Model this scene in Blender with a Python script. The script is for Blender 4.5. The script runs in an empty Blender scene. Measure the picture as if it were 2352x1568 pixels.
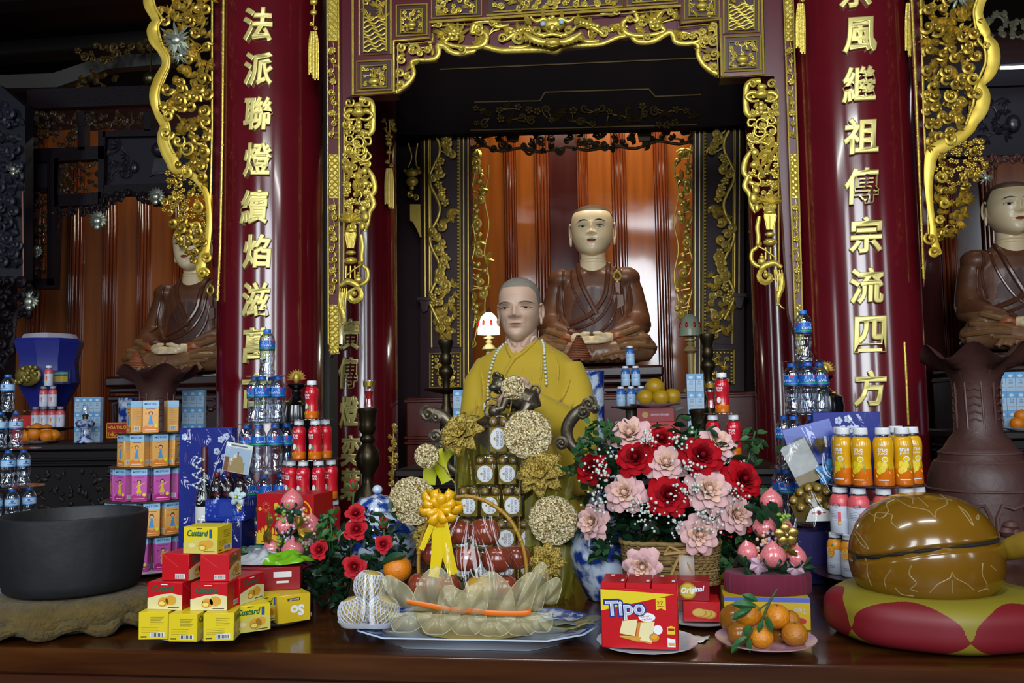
import bpy, bmesh, math, random
from mathutils import Vector as V, Matrix
from math import sin, cos, pi, radians as R, sqrt, atan2, hypot
S = bpy.context.scene
COL = S.collection
# ---------------------------------------------------------------- camera
FPX = 2000.0
YAW, PITCH, ROLL = R(7.4), R(4.15), R(-0.95)
CZ = 1.5
cd = bpy.data.cameras.new('camera'); cam = bpy.data.objects.new('camera', cd); COL.objects.link(cam)
CR = Matrix.Rotation(YAW, 3, 'Z') @ Matrix.Rotation(pi/2 + PITCH, 3, 'X') @ Matrix.Rotation(ROLL, 3, 'Z')
cam.matrix_world = Matrix.Translation((0, 0, CZ)) @ CR.to_4x4()
cd.sensor_width = 36.0; cd.lens = 36.0*FPX/2352; cd.clip_start = 0.05; cd.clip_end = 60
S.camera = cam
# ---------------------------------------------------------------- exposure, sky, windows
S.view_settings.view_transform = 'Standard'; S.view_settings.look = 'None'
S.view_settings.gamma = 1.0; S.view_settings.use_curve_mapping = False
S.view_settings.exposure = 0.22
S.cycles.max_bounces = 6; S.cycles.diffuse_bounces = 2; S.cycles.glossy_bounces = 3
S.cycles.transmission_bounces = 6; S.cycles.transparent_max_bounces = 24
S.cycles.caustics_reflective = False; S.cycles.caustics_refractive = False
S.cycles.sample_clamp_indirect = 4.0
w = bpy.data.worlds.new('world'); S.world = w; w.use_nodes = True
w.node_tree.nodes['Background'].inputs[0].default_value = (0.55, 0.68, 1.0, 1)
w.node_tree.nodes['Background'].inputs[1].default_value = 0.028

def area(name, loc, sx, sy, power, rot, col=(1, 1, 1), spread=180):
    l = bpy.data.lights.new(name, 'AREA'); l.shape = 'RECTANGLE'; l.size = sx; l.size_y = sy
    l.energy = power; l.color = col; l.spread = R(spread)
    o = bpy.data.objects.new(name, l); COL.objects.link(o); o.location = loc; o.rotation_euler = rot
    return o
DAY = (0.86, 0.93, 1.0)
# daylight through the tall door openings behind the camera
for i, (x, wd, p) in enumerate([(-10.5, 1.6, 120), (-2.75, 1.15, 160), (0.75, 2.3, 330), (3.6, 0.6, 90), (8.8, 1.4, 95)]):
    area('door_daylight', (x, -4.0, 4.05), wd, 3.5, p, (R(90), 0, 0), DAY)
# ceiling tube lamps in the hall, in front of the altar
for i, (x, y) in enumerate([(-1.1, 0.95), (0.75, 0.95)]):
    area('ceiling_tube', (x, y, 4.4), 1.2, 0.06, 20, (R(14), 0, 0), (0.95, 1.0, 0.97))

# warm lamps behind the lintels of the three niches
for (x, y, z, p) in [(-.1, 7.08, 4.62, 40), (-3.75, 7.3, 4.6, 19), (3.3, 7.3, 4.62, 5)]:
    area('niche_lamp', (x, y, z), 1.7, .12, p, (R(35), 0, 0), (1.0, .88, .68))

# ---------------------------------------------------------------- pixel rays on the 2352 x 1568 photograph
def ray(px, py): return CR @ V(((px-1176)/FPX, -(py-784)/FPX, -1.0))
def at(px, py, Y):
    d = ray(px, py); t = Y/d.y
    return V((d.x*t, Y, CZ + d.z*t))
def onz(px, py, z):
    d = ray(px, py); t = (z-CZ)/d.z
    return V((d.x*t, d.y*t, z))
def sc(p):
    q = CR.transposed() @ (V(p)-V((0, 0, CZ)))
    return -q.z/FPX
def XY(px, Y, z):
    """point of the column of pixels px at depth Y and height z"""
    lo, hi = -4000, 6000
    for _ in range(40):
        m = (lo+hi)/2
        if at(px, m, Y).z > z: lo = m
        else: hi = m
    p = at(px, (lo+hi)/2, Y); p.z = z
    return p

# ---------------------------------------------------------------- materials
def lin(h):
    if not isinstance(h, str): return tuple(h)[:3]
    c = [int(h[i:i+2], 16)/255 for i in (0, 2, 4)]
    return tuple(x/12.92 if x <= .04045 else ((x+.055)/1.055)**2.4 for x in c)
_M = {}
def mat(name, col='808080', rough=.5, metal=0.0, coat=0.0, var=None, bump=None, emit=None, sheen=0.0, spec=.5, wave=None, sss=0):
    """var=(scale,hex2,contrast); bump=(scale,strength); wave=(scale,hex2,distortion,direction)"""
    if name in _M: return _M[name]
    m = bpy.data.materials.new(name); m.use_nodes = True; _M[name] = m
    nt = m.node_tree; b = nt.nodes['Principled BSDF']; L = nt.links.new
    c = lin(col); b.inputs['Base Color'].default_value = (*c, 1)
    b.inputs['Roughness'].default_value = rough; b.inputs['Metallic'].default_value = metal
    b.inputs['Coat Weight'].default_value = coat; b.inputs['Coat Roughness'].default_value = .08
    b.inputs['Sheen Weight'].default_value = sheen; b.inputs['Specular IOR Level'].default_value = spec
    if sss: b.inputs['Subsurface Weight'].default_value = sss; b.inputs['Subsurface Radius'].default_value = (.01, .004, .003)
    if emit: b.inputs['Emission Color'].default_value = (*lin(emit[0]), 1); b.inputs['Emission Strength'].default_value = emit[1]
    if var or bump or wave:
        tc = nt.nodes.new('ShaderNodeTexCoord')
    src = None
    if wave:
        mp = nt.nodes.new('ShaderNodeMapping'); mp.inputs['Scale'].default_value = wave[3]
        L(tc.outputs['Object'], mp.inputs['Vector'])
        n = nt.nodes.new('ShaderNodeTexNoise'); n.inputs['Scale'].default_value = wave[0]; n.inputs['Detail'].default_value = 6
        n.inputs['Distortion'].default_value = wave[2]
        L(mp.outputs[0], n.inputs['Vector']); src = n.outputs[0]; c2 = wave[1]; k = .22
    elif var:
        n = nt.nodes.new('ShaderNodeTexNoise'); n.inputs['Scale'].default_value = var[0]; n.inputs['Detail'].default_value = 5
        L(tc.outputs['Object'], n.inputs['Vector']); src = n.outputs[0]; c2 = var[1]; k = var[2]
    if src:
        r = nt.nodes.new('ShaderNodeValToRGB'); r.color_ramp.elements[0].position = .5-k; r.color_ramp.elements[1].position = .5+k
        r.color_ramp.elements[0].color = (*c, 1); r.color_ramp.elements[1].color = (*lin(c2), 1)
        L(src, r.inputs[0]); L(r.outputs[0], b.inputs['Base Color'])
    if bump:
        n2 = nt.nodes.new('ShaderNodeTexNoise'); n2.inputs['Scale'].default_value = bump[0]; n2.inputs['Detail'].default_value = 4
        L(tc.outputs['Object'], n2.inputs['Vector'])
        bp = nt.nodes.new('ShaderNodeBump'); bp.inputs['Strength'].default_value = bump[1]; bp.inputs['Distance'].default_value = .01
        L(n2.outputs[0], bp.inputs['Height']); L(bp.outputs[0], b.inputs['Normal'])
    return m
def clear(name, tint=(.9, .95, 1), gloss=.25, rough=.05, milk=0.0, milkcol=(1, 1, 1), face=.35):
    """thin clear plastic, cellophane or netting: see-through sheet with a mirror skin and some milkiness"""
    if name in _M: return _M[name]
    m = bpy.data.materials.new(name); m.use_nodes = True; _M[name] = m
    nt = m.node_tree; nt.nodes.clear(); N = nt.nodes.new; L = nt.links.new
    o = N('ShaderNodeOutputMaterial'); t = N('ShaderNodeBsdfTransparent'); t.inputs[0].default_value = (*tint, 1)
    g = N('ShaderNodeBsdfGlossy'); g.inputs['Roughness'].default_value = rough; g.inputs[0].default_value = (1, 1, 1, 1)
    lw = N('ShaderNodeLayerWeight'); lw.inputs[0].default_value = face
    mu = N('ShaderNodeMath'); mu.operation = 'MULTIPLY_ADD'; mu.inputs[1].default_value = gloss; mu.inputs[2].default_value = gloss*.22
    L(lw.outputs['Facing'], mu.inputs[0])
    mx = N('ShaderNodeMixShader'); L(mu.outputs[0], mx.inputs[0])
    if milk:
        d = N('ShaderNodeBsdfDiffuse'); d.inputs[0].default_value = (*milkcol, 1)
        m2 = N('ShaderNodeMixShader'); m2.inputs[0].default_value = milk
        L(t.outputs[0], m2.inputs[1]); L(d.outputs[0], m2.inputs[2]); L(m2.outputs[0], mx.inputs[1])
    else: L(t.outputs[0], mx.inputs[1])
    L(g.outputs[0], mx.inputs[2]); L(mx.outputs[0], o.inputs[0])
    return m

# ---------------------------------------------------------------- mesh builder
def frame(o, r, u):
    r = V(r); u = V(u); n = r.cross(u)
    return Matrix(((r.x, u.x, n.x, o[0]), (r.y, u.y, n.y, o[1]), (r.z, u.z, n.z, o[2]), (0, 0, 0, 1)))
FRONT = lambda x, y, z: frame((x, y, z), (1, 0, 0), (0, 0, 1))     # sheet facing the viewer (-Y)
def T(x, y, z): return Matrix.Translation((x, y, z))
def RZ(a): return Matrix.Rotation(a, 4, 'Z')
def RX(a): return Matrix.Rotation(a, 4, 'X')
def RY(a): return Matrix.Rotation(a, 4, 'Y')
def wl(o):
    p = V((0, 0, 0))
    while o: p += o.location; o = o.parent
    return p
_TX = {}
def textmesh(s, shear=0, offset=0, ext=0, bev=0):
    k = (s, shear, offset, ext, bev)
    if k in _TX: return _TX[k]
    cu = bpy.data.curves.new('t', 'FONT'); cu.body = s; cu.align_x = 'CENTER'; cu.shear = shear; cu.offset = offset
    cu.extrude = ext; cu.bevel_depth = bev; cu.bevel_resolution = 1; cu.resolution_u = 3; cu.space_line = .8
    ob = bpy.data.objects.new('t', cu); COL.objects.link(ob)
    dg = bpy.context.evaluated_depsgraph_get(); me = bpy.data.meshes.new_from_object(ob.evaluated_get(dg))
    vs = [v.co.copy() for v in me.vertices]; fs = [tuple(p.vertices) for p in me.polygons]
    bpy.data.objects.remove(ob); bpy.data.curves.remove(cu); bpy.data.meshes.remove(me)
    if vs:
        x0, x1 = min(v.x for v in vs), max(v.x for v in vs); y0, y1 = min(v.y for v in vs), max(v.y for v in vs)
        vs = [V((v.x-(x0+x1)/2, v.y-(y0+y1)/2, v.z)) for v in vs]
        _TX[k] = (vs, fs, x1-x0, y1-y0)
    else: _TX[k] = ([], [], 1, 1)
    return _TX[k]

class MB:
    def __init__(s): s.v = []; s.f = []; s.m = []; s.X = None
    def add(s, vs, fs, mi=0, fn=None):
        b = len(s.v)
        if fn: vs = [fn(V(v)) for v in vs]
        if s.X: vs = [s.X @ V(v) for v in vs]
        s.v.extend(tuple(v) for v in vs)
        for f in fs: s.f.append(tuple(i+b for i in f)); s.m.append(mi)
        return s
    def box(s, c, sz, b=0, mi=0, X=None):
        hx, hy, hz = sz[0]/2, sz[1]/2, sz[2]/2; c = V(c)
        fn = (lambda p: X @ p) if X else None
        if b <= 0:
            vs = [c+V((x*hx, y*hy, z*hz)) for x in (-1, 1) for y in (-1, 1) for z in (-1, 1)]
            return s.add(vs, [(0, 1, 3, 2), (4, 6, 7, 5), (0, 4, 5, 1), (2, 3, 7, 6), (0, 2, 6, 4), (1, 5, 7, 3)], mi, fn)
        b = min(b, hx*.9, hy*.9, hz*.9); vs = []; I = {}
        for x in (-1, 1):
            for y in (-1, 1):
                for z in (-1, 1):
                    for a in range(3):
                        p = [x*(hx-b), y*(hy-b), z*(hz-b)]; p[a] = (x*hx, y*hy, z*hz)[a]
                        I[x, y, z, a] = len(vs); vs.append(c+V(p))
        fs = []
        for a in range(3):
            u, w_ = [(1, 2), (0, 2), (0, 1)][a]
            for sg in (-1, 1):
                q = []
                for (p1, p2) in ((-1, -1), (1, -1), (1, 1), (-1, 1)):
                    k = [0, 0, 0]; k[a] = sg; k[u] = p1; k[w_] = p2; q.append(I[k[0], k[1], k[2], a])
                if (sg > 0) == (a == 1): q.reverse()
                fs.append(tuple(q))
            for p1 in (-1, 1):
                for p2 in (-1, 1):
                    k0 = [0, 0, 0]; k0[u] = p1; k0[w_] = p2; k1 = list(k0); k0[a] = -1; k1[a] = 1
                    q = [I[(*k0, u)], I[(*k1, u)], I[(*k1, w_)], I[(*k0, w_)]]
                    if (p1*p2 > 0) == (a != 1): q.reverse()
                    fs.append(tuple(q))
        for x in (-1, 1):
            for y in (-1, 1):
                for z in (-1, 1):
                    q = [I[x, y, z, 0], I[x, y, z, 1], I[x, y, z, 2]]
                    if x*y*z < 0: q.reverse()
                    fs.append(tuple(q))
        return s.add(vs, fs, mi, fn)
    def lathe(s, prof, n=24, c=(0, 0, 0), mi=0, fn=None, rad=None, X=None):
        c = V(c); vs = []; fs = []
        for (r, z) in prof:
            for k in range(n):
                a = 2*pi*k/n; rr = r*(rad(a, z) if rad else 1)
                p = V((rr*cos(a), rr*sin(a), z))
                vs.append((X @ p if X else p)+c)
        m = len(prof)
        for i in range(m-1):
            for k in range(n):
                k2 = (k+1) % n; fs.append((i*n+k, i*n+k2, (i+1)*n+k2, (i+1)*n+k))
        if prof[0][0] > 1e-5: fs.append(tuple(range(n-1, -1, -1)))
        if prof[-1][0] > 1e-5: fs.append(tuple((m-1)*n+k for k in range(n)))
        return s.add(vs, fs, mi, fn)
    def ell(s, c, r, n=12, mi=0, X=None, fn=None):
        if not hasattr(r, '__len__'): r = (r, r, r)
        m = max(4, n//2); vs = [V((0, 0, -1))]; fs = []
        for i in range(1, m):
            t = -pi/2+pi*i/m
            for k in range(n): a = 2*pi*k/n; vs.append(V((cos(t)*cos(a), cos(t)*sin(a), sin(t))))
        vs.append(V((0, 0, 1)))
        for k in range(n):
            k2 = (k+1) % n; fs.append((0, 1+k2, 1+k)); e = 1+(m-2)*n; fs.append((e+k, e+k2, len(vs)-1))
            for i in range(m-2): fs.append((1+i*n+k, 1+i*n+k2, 1+(i+1)*n+k2, 1+(i+1)*n+k))
        c = V(c); vs = [V((v.x*r[0], v.y*r[1], v.z*r[2])) for v in vs]
        if X: vs = [X.to_3x3() @ v for v in vs]
        return s.add([v+c for v in vs], fs, mi, fn)
    def tube(s, pts, rad, n=8, mi=0, closed=False, flat=1.0, up=None):
        pts = [V(p) for p in pts]; m = len(pts)
        if m < 2: return s
        rs = rad if hasattr(rad, '__len__') else [rad]*m
        vs = []; fs = []; prev = None
        for i, p in enumerate(pts):
            if closed: t = pts[(i+1) % m]-pts[i-1]
            else: t = pts[min(i+1, m-1)]-pts[max(i-1, 0)]
            if t.length < 1e-9: t = V((0, 0, 1))
            t.normalize()
            if up is not None: a = V(up)
            elif prev is None: a = V((0, 0, 1)) if abs(t.z) < .9 else V((1, 0, 0))
            else: a = prev
            a = a-t*a.dot(t)
            if a.length < 1e-6: a = t.orthogonal()
            a.normalize(); prev = a; b = t.cross(a)
            for k in range(n):
                g = 2*pi*k/n; vs.append(p+(a*cos(g)*flat+b*sin(g))*rs[i])
        for i in range(m if closed else m-1):
            j = (i+1) % m
            for k in range(n): k2 = (k+1) % n; fs.append((i*n+k, i*n+k2, j*n+k2, j*n+k))
        if not closed: fs.append(tuple(range(n-1, -1, -1))); fs.append(tuple((m-1)*n+k for k in range(n)))
        return s.add(vs, fs, mi)
    def prism(s, poly, z0, z1, X=None, mi=0, fn=None):
        n = len(poly); vs = [V((p[0], p[1], z0)) for p in poly]+[V((p[0], p[1], z1)) for p in poly]
        ar = sum(poly[i][0]*poly[(i+1) % n][1]-poly[(i+1) % n][0]*poly[i][1] for i in range(n))
        fs = [tuple(range(n-1, -1, -1)), tuple(range(n, 2*n))]+[(i, (i+1) % n, n+(i+1) % n, n+i) for i in range(n)]
        if ar < 0: fs = [f[::-1] for f in fs]
        if X: vs = [X @ v for v in vs]
        return s.add(vs, fs, mi, fn)
    def sheet(s, poly, z, X=None, mi=0, fn=None):
        n = len(poly); vs = [V((p[0], p[1], z)) for p in poly]
        ar = sum(poly[i][0]*poly[(i+1) % n][1]-poly[(i+1) % n][0]*poly[i][1] for i in range(n))
        f = tuple(range(n)) if ar > 0 else tuple(range(n-1, -1, -1))
        if X: vs = [X @ v for v in vs]
        return s.add(vs, [f], mi, fn)
    def rect(s, x0, y0, x1, y1, z, X=None, mi=0, fn=None, nx=1):
        vs = []; fs = []
        for i in range(nx+1):
            x = x0+(x1-x0)*i/nx; vs += [V((x, y0, z)), V((x, y1, z))]
        for i in range(nx): fs.append((2*i, 2*i+2, 2*i+3, 2*i+1))
        if X: vs = [X @ v for v in vs]
        return s.add(vs, fs, mi, fn)
    def disc(s, x, y, r, z, X=None, mi=0, fn=None, n=16, ry=None):
        return s.sheet([(x+r*cos(2*pi*k/n), y+(ry or r)*sin(2*pi*k/n)) for k in range(n)], z, X, mi, fn)
    def grid(s, f, nu, nv, mi=0, cu=False, cv=False):
        vs = [V(f(i/(nu if cu else nu-1), j/(nv if cv else nv-1))) for i in range(nu) for j in range(nv)]; fs = []
        for i in range(nu if cu else nu-1):
            for j in range(nv if cv else nv-1):
                i2 = (i+1) % nu; j2 = (j+1) % nv
                fs.append((i*nv+j, i2*nv+j, i2*nv+j2, i*nv+j2))
        return s.add(vs, fs, mi)
    def text(s, st, x, y, w, h, z, X=None, mi=0, fn=None, shear=0, offset=0, ext=0, bev=0, keep=False, rot=0):
        vs, fs, tw, th = textmesh(st, shear, offset, ext, bev)
        if not vs: return s
        kx, ky = w/tw, h/th
        if keep: kx = ky = min(kx, ky)
        kz = min(kx, ky); c, sn = cos(rot), sin(rot)
        q = []
        for v in vs:
            a, b = v.x*kx, v.y*ky
            p = V((x+a*c-b*sn, y+a*sn+b*c, z+v.z*kz)); q.append(X @ p if X else p)
        return s.add(q, fs, mi, fn)
    def build(s, name, mats, parent=None, ang=42, solid=0):
        me = bpy.data.meshes.new(name); o = bpy.data.objects.new(name, me)
        if not isinstance(mats, (list, tuple)): mats = [mats]
        if parent is not None: base = wl(parent)
        elif s.v:
            xs = [v[0] for v in s.v]; ys = [v[1] for v in s.v]; zs = [v[2] for v in s.v]
            base = V(((min(xs)+max(xs))/2, (min(ys)+max(ys))/2, min(zs)))
        else: base = V((0, 0, 0))
        me.from_pydata([(v[0]-base.x, v[1]-base.y, v[2]-base.z) for v in s.v], [], s.f)
        for m in mats: me.materials.append(m)
        if s.m: me.polygons.foreach_set('material_index', s.m)
        me.polygons.foreach_set('use_smooth', [True]*len(me.polygons))
        me.update()
        me.set_sharp_from_angle(angle=R(ang))
        if parent is not None: o.parent = parent
        else: o.location = base
        COL.objects.link(o)
        if solid:
            md = o.modifiers.new('thickness', 'SOLIDIFY'); md.thickness = solid; md.offset = 0
        return o
def subsurf(o, lv=1):
    m = o.modifiers.new('smooth', 'SUBSURF'); m.levels = lv; m.render_levels = lv
    return o
def thing(name, label, cat, loc=(0, 0, 0), rz=0, group=None):
    o = bpy.data.objects.new(name, None); COL.objects.link(o); o.location = loc; o.rotation_euler = (0, 0, rz)
    o.empty_display_size = .05
    return tag(o, label, cat, group)
def tag(o, label, cat, group=None, kind=None):
    o['label'] = label; o['category'] = cat
    if group: o['group'] = group
    if kind: o['kind'] = kind
    return o
def struct(o, kind='structure'):
    o['kind'] = kind; return o
def dup(root, loc, rz=0, label=None, group=None, k=None):
    def cp(o, par):
        c = o.copy(); COL.objects.link(c)
        if par: c.parent = par
        for ch in o.children: cp(ch, c)
        return c
    r = cp(root, None); r.location = loc; r.rotation_euler = (0, 0, rz)
    if label: r['label'] = label
    if group: r['group'] = group
    if k: r.scale = (k, k, k) if not hasattr(k, '__len__') else k
    return r
_used = set()
def place(root, loc, rz=0, label=None, group=None, k=None):
    """the first call moves the prototype itself, later calls copy it"""
    if root.name not in _used:
        _used.add(root.name); root.location = loc; root.rotation_euler = (0, 0, rz)
        if label: root['label'] = label
        if group: root['group'] = group
        if k: root.scale = (k, k, k) if not hasattr(k, '__len__') else k
        return root
    return dup(root, loc, rz, label, group, k)
ORD = ['first', 'second', 'third', 'fourth', 'fifth', 'sixth', 'seventh', 'eighth', 'ninth', 'tenth', 'eleventh', 'twelfth']
TIER = ['top', 'second', 'third', 'fourth', 'fifth', 'sixth']
def smooth_path(pts, n=6, closed=False):
    """Catmull-Rom through 2D or 3D points"""
    P = [V(p) if len(p) == 3 else V((p[0], p[1], 0)) for p in pts]; m = len(P); out = []
    for i in range(m if closed else m-1):
        if closed: a, b, c, d = P[i-1], P[i], P[(i+1) % m], P[(i+2) % m]
        else: a, b, c, d = P[max(i-1, 0)], P[i], P[i+1], P[min(i+2, m-1)]
        for k in range(n):
            t = k/n
            out.append(.5*((2*b)+(c-a)*t+(2*a-5*b+4*c-d)*t*t+(3*b-a-3*c+d)*t**3))
    if not closed: out.append(P[-1])
    return out
# ================================================================ materials of the hall
GOLD = mat('gold_leaf', 'c2a436', .36, .58, var=(14, 'dcc660', .3), bump=(60, .25))
GOLDD = mat('old_gold', 'b89a3a', .42, .62, var=(20, 'dcc064', .3))
GOLDP = mat('gold_paint', 'cfc074', .4, .5)
SILV = mat('silvered_leaf', 'b9bfae', .35, .8)
LACQ = mat('red_lacquer', '580b14', .17, coat=.5, var=(3, '640f1a', .2))
MAROON = mat('maroon_lacquer', '55101c', .28, coat=.2)
DARKW = mat('dark_carved_wood', '1b1118', .5, spec=.2, var=(30, '0e0a0e', .3), bump=(50, .3))
PURPW = mat('purple_brown_wood', '3a1c20', .35, coat=.2, wave=(3, '2a1416', .4, (1, 1, 8)))
PANELW = mat('orange_wood', '9c5620', .16, coat=.9, wave=(2.2, '7c4016', .3, (6, 6, .35)))
MOULDW = mat('moulding_wood', '84421c', .16, coat=.9, wave=(4, '5f2410', .3, (8, 8, .4)))
MIDW = mat('centre_wood', '48201e', .16, coat=.9, wave=(2.2, '3a1414', .3, (6, 6, .35)))
TABLEW = mat('altar_table_wood', '4e2a0c', .22, coat=.35, wave=(3, '2a0f05', .5, (.5, 6, 6)))
TABLEF = mat('altar_front_wood', '4c240e', .35, coat=.1, wave=(3, '230b05', .5, (.5, 6, 8)))
REDW = mat('red_brown_wood', '5a1c10', .3, coat=.3, wave=(3, '46140e', .4, (.5, 5, 9)))
GREY = mat('grey_post', '3a3834', .7)
BLACK = mat('near_black', '0a0708', .6)

# ---------------------------------------------------------------- room shell
mb = MB(); mb.box((0, 4, -.05), (24, 17, .1)); struct(mb.build('floor', mat('floor_tile', '3a2c26', .4, var=(2, '2e221e', .3))))
mb = MB(); mb.box((0, 8.8, 2.6), (24, .2, 5.6)); struct(mb.build('wall_back', PURPW))
mb = MB(); mb.box((0, 7.2, 5.05), (24, 5.4, .1))
for y in (5.4, 6.4, 7.4): mb.box((0, y, 4.93), (24, .22, .16), .02)
struct(mb.build('ceiling', mat('dark_ceiling', '120a0a', .6)))
mb = MB(); mb.box((-6.3, 6.6, 2.4), (.15, 4.4, 5.0)); struct(mb.build('wall_left', DARKW))
mb = MB(); mb.box((6.2, 6.6, 2.4), (.15, 4.4, 5.0)); struct(mb.build('wall_right', DARKW))
# partitions between the middle bay and the side bays
for nm, px in (('wall_bay_left', 640), ('wall_bay_right', 1985)):
    c = at(px, 800, 4.8); mb = MB(); mb.box((c.x, 7.6, 2.4), (.1, 2.2, 5.0)); struct(mb.build(nm, MAROON))

# ---------------------------------------------------------------- relief carving kit (pixels of a plane at depth Y -> metres)
class Relief:
    def __init__(s, Y, off=0): s.Y = Y; s.mb = MB(); s.off = off
    def p(s, x, y, h=0):
        q = at(x, y, s.Y); q.y -= h+s.off; return q
    def k(s, x, y): return sc(at(x, y, s.Y))
    def band(s, pts, w, h, n=6, closed=False, flat=.6, mi=0, seg=8, h0=0, smooth=True):
        P = smooth_path(pts, n, closed) if smooth else [V((a[0], a[1], 0)) for a in pts]
        k = s.k(P[0].x, P[0].y); m = len(P)
        if hasattr(w, '__len__'):
            W = [w[min(int(i*(len(w)-1)/max(m-1, 1)), len(w)-2)]*(1-(i*(len(w)-1)/max(m-1, 1)) % 1)+w[min(int(i*(len(w)-1)/max(m-1, 1))+1, len(w)-1)]*((i*(len(w)-1)/max(m-1, 1)) % 1) for i in range(m)]
        else: W = [w]*m
        s.mb.tube([s.p(q.x, q.y, h0+h) for q in P], [x*k/2 for x in W], seg, mi, closed, flat, (0, 1, 0))
    def curl(s, cx, cy, r, a0, turns=1.25, sg=1, w=6, h=.01, mi=0, tail=None):
        k = s.k(cx, cy); n = int(10*turns)+2; pts = []; rad = []
        for i in range(n+1):
            t = i/n; a = a0+sg*2*pi*turns*t; rr = r*(1-t*.8)
            pts.append(s.p(cx+rr*cos(a), cy-rr*sin(a), h*(1+.8*t))); rad.append(k*w/2*(.55+.5*sin(pi*min(1, .15+t*.8))))
        if tail:
            q0 = (cx+r*cos(a0), cy-r*sin(a0))
            P = smooth_path([tail, ((tail[0]+q0[0])/2+(q0[1]-tail[1])*.12, (tail[1]+q0[1])/2-(q0[0]-tail[0])*.12), q0], 4)[:-1]
            pts = [s.p(q.x, q.y, h*.8) for q in P]+pts; rad = [k*w/2*(.3+.3*i/len(P)) for i in range(len(P))]+rad
        s.mb.tube(pts, rad, 6, mi, flat=.8, up=(0, 1, 0))
        s.mb.ell(pts[-1], k*w*.5, 8, mi)
    def leaf(s, x, y, a, ln, w, h=.008, mi=0, bend=.3):
        k = s.k(x, y); n = 5; vs = []; fs = []
        for i in range(n+1):
            t = i/n; aa = a+bend*t; cx = x+ln*t*cos(a+bend*t/2); cy = y-ln*t*sin(a+bend*t/2)
            ww = w*sin(pi*min(.999, (t*.9+.06)))*.5; nx, ny = -sin(aa), -cos(aa)
            hh = h+ln*k*.25*t*(1-t)
            vs += [s.p(cx+nx*ww, cy+ny*ww, hh-ww*k*.5), s.p(cx, cy, hh+ww*k*.55), s.p(cx-nx*ww, cy-ny*ww, hh-ww*k*.5)]
        for i in range(n):
            b = i*3
            fs += [(b, b+1, b+4, b+3), (b+1, b+2, b+5, b+4), (b+2, b, b+3, b+5)]
        s.mb.add(vs, [f[::-1] for f in fs], mi)
    def flower(s, x, y, r, h=.012, n=5, mi=0):
        k = s.k(x, y); a0 = random.random()*6
        for i in range(n):
            a = a0+2*pi*i/n
            s.mb.ell(s.p(x+r*.6*cos(a), y+r*.6*sin(a), h), (r*.45*k, r*.28*k, r*.45*k), 7, mi)
        s.mb.ell(s.p(x, y, h+r*.2*k), r*.28*k, 7, mi)
    def ball(s, x, y, r, h=.01, mi=0, ry=None, d=.6):
        k = s.k(x, y); s.mb.ell(s.p(x, y, h), (r*k, r*k*d, (ry or r)*k), 10, mi)
    def plate(s, poly, h0, h1, mi=0):
        n = len(poly); vs = [s.p(x, y, h1) for x, y in poly]+[s.p(x, y, h0) for x, y in poly]
        ar = sum(poly[i][0]*poly[(i+1) % n][1]-poly[(i+1) % n][0]*poly[i][1] for i in range(n))
        fs = [tuple(range(n)), tuple(range(2*n-1, n-1, -1))]+[(i, n+i, n+(i+1) % n, (i+1) % n) for i in range(n)]
        if ar > 0: fs = [f[::-1] for f in fs]
        s.mb.add(vs, fs, mi)
    def fill(s, poly, step, rnd, kinds='cclf', w=6, h=.012, mi=0, r=None):
        """scrollwork: curls, leaves and blossoms strewn inside a pixel polygon, joined by stems"""
        def inside(x, y):
            c = False; n = len(poly)
            for i in range(n):
                (x1, y1), (x2, y2) = poly[i], poly[i-1]
                if (y1 > y) != (y2 > y) and x < (x2-x1)*(y-y1)/(y2-y1)+x1: c = not c
            return c
        xs = [p[0] for p in poly]; ys = [p[1] for p in poly]; pts = []
        for _ in range(int(8*(max(xs)-min(xs))*(max(ys)-min(ys))/step**2)+20):
            x, y = rnd.uniform(min(xs), max(xs)), rnd.uniform(min(ys), max(ys))
            if inside(x, y) and all((x-a)**2+(y-b)**2 > step**2*.62 for a, b in pts): pts.append((x, y))
        for i, (x, y) in enumerate(pts):
            kd = rnd.choice(kinds); rr = (r or step*.5)*rnd.uniform(.75, 1.1); hh = h*rnd.uniform(.5, 1.5)
            nb = sorted(((a-x)**2+(b-y)**2, a, b) for a, b in pts if (a, b) != (x, y))[:2]
            if kd == 'c': s.curl(x, y, rr, rnd.random()*6.3, rnd.uniform(.9, 1.5), rnd.choice((-1, 1)), w*rnd.uniform(.8, 1.2), hh, mi, (nb[0][1], nb[0][2]) if nb else None)
            elif kd == 'l':
                a = rnd.random()*6.3
                for j in range(rnd.choice((2, 3, 4))): s.leaf(x, y, a+j*.75, rr*1.5, w*1.3, hh, mi, rnd.uniform(-.6, .6))
            elif kd == 'b':
                a = rnd.random()*6.3
                for j in range(5): s.leaf(x, y, a+(j-2)*.5, rr*1.9, w*.8, hh, mi, 0)
            else: s.flower(x, y, rr*.8, hh, 5, mi)
            for (_, a, b) in nb[:1]: s.band([(x, y), ((x+a)/2+rnd.uniform(-4, 4), (y+b)/2+rnd.uniform(-4, 4)), (a, b)], w*.55, h*.6, 3, mi=mi, seg=5)
    def build(s, name, mats, parent=None, ang=50): return s.mb.build(name, mats, parent, ang)

rn = random.Random(7)
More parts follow.
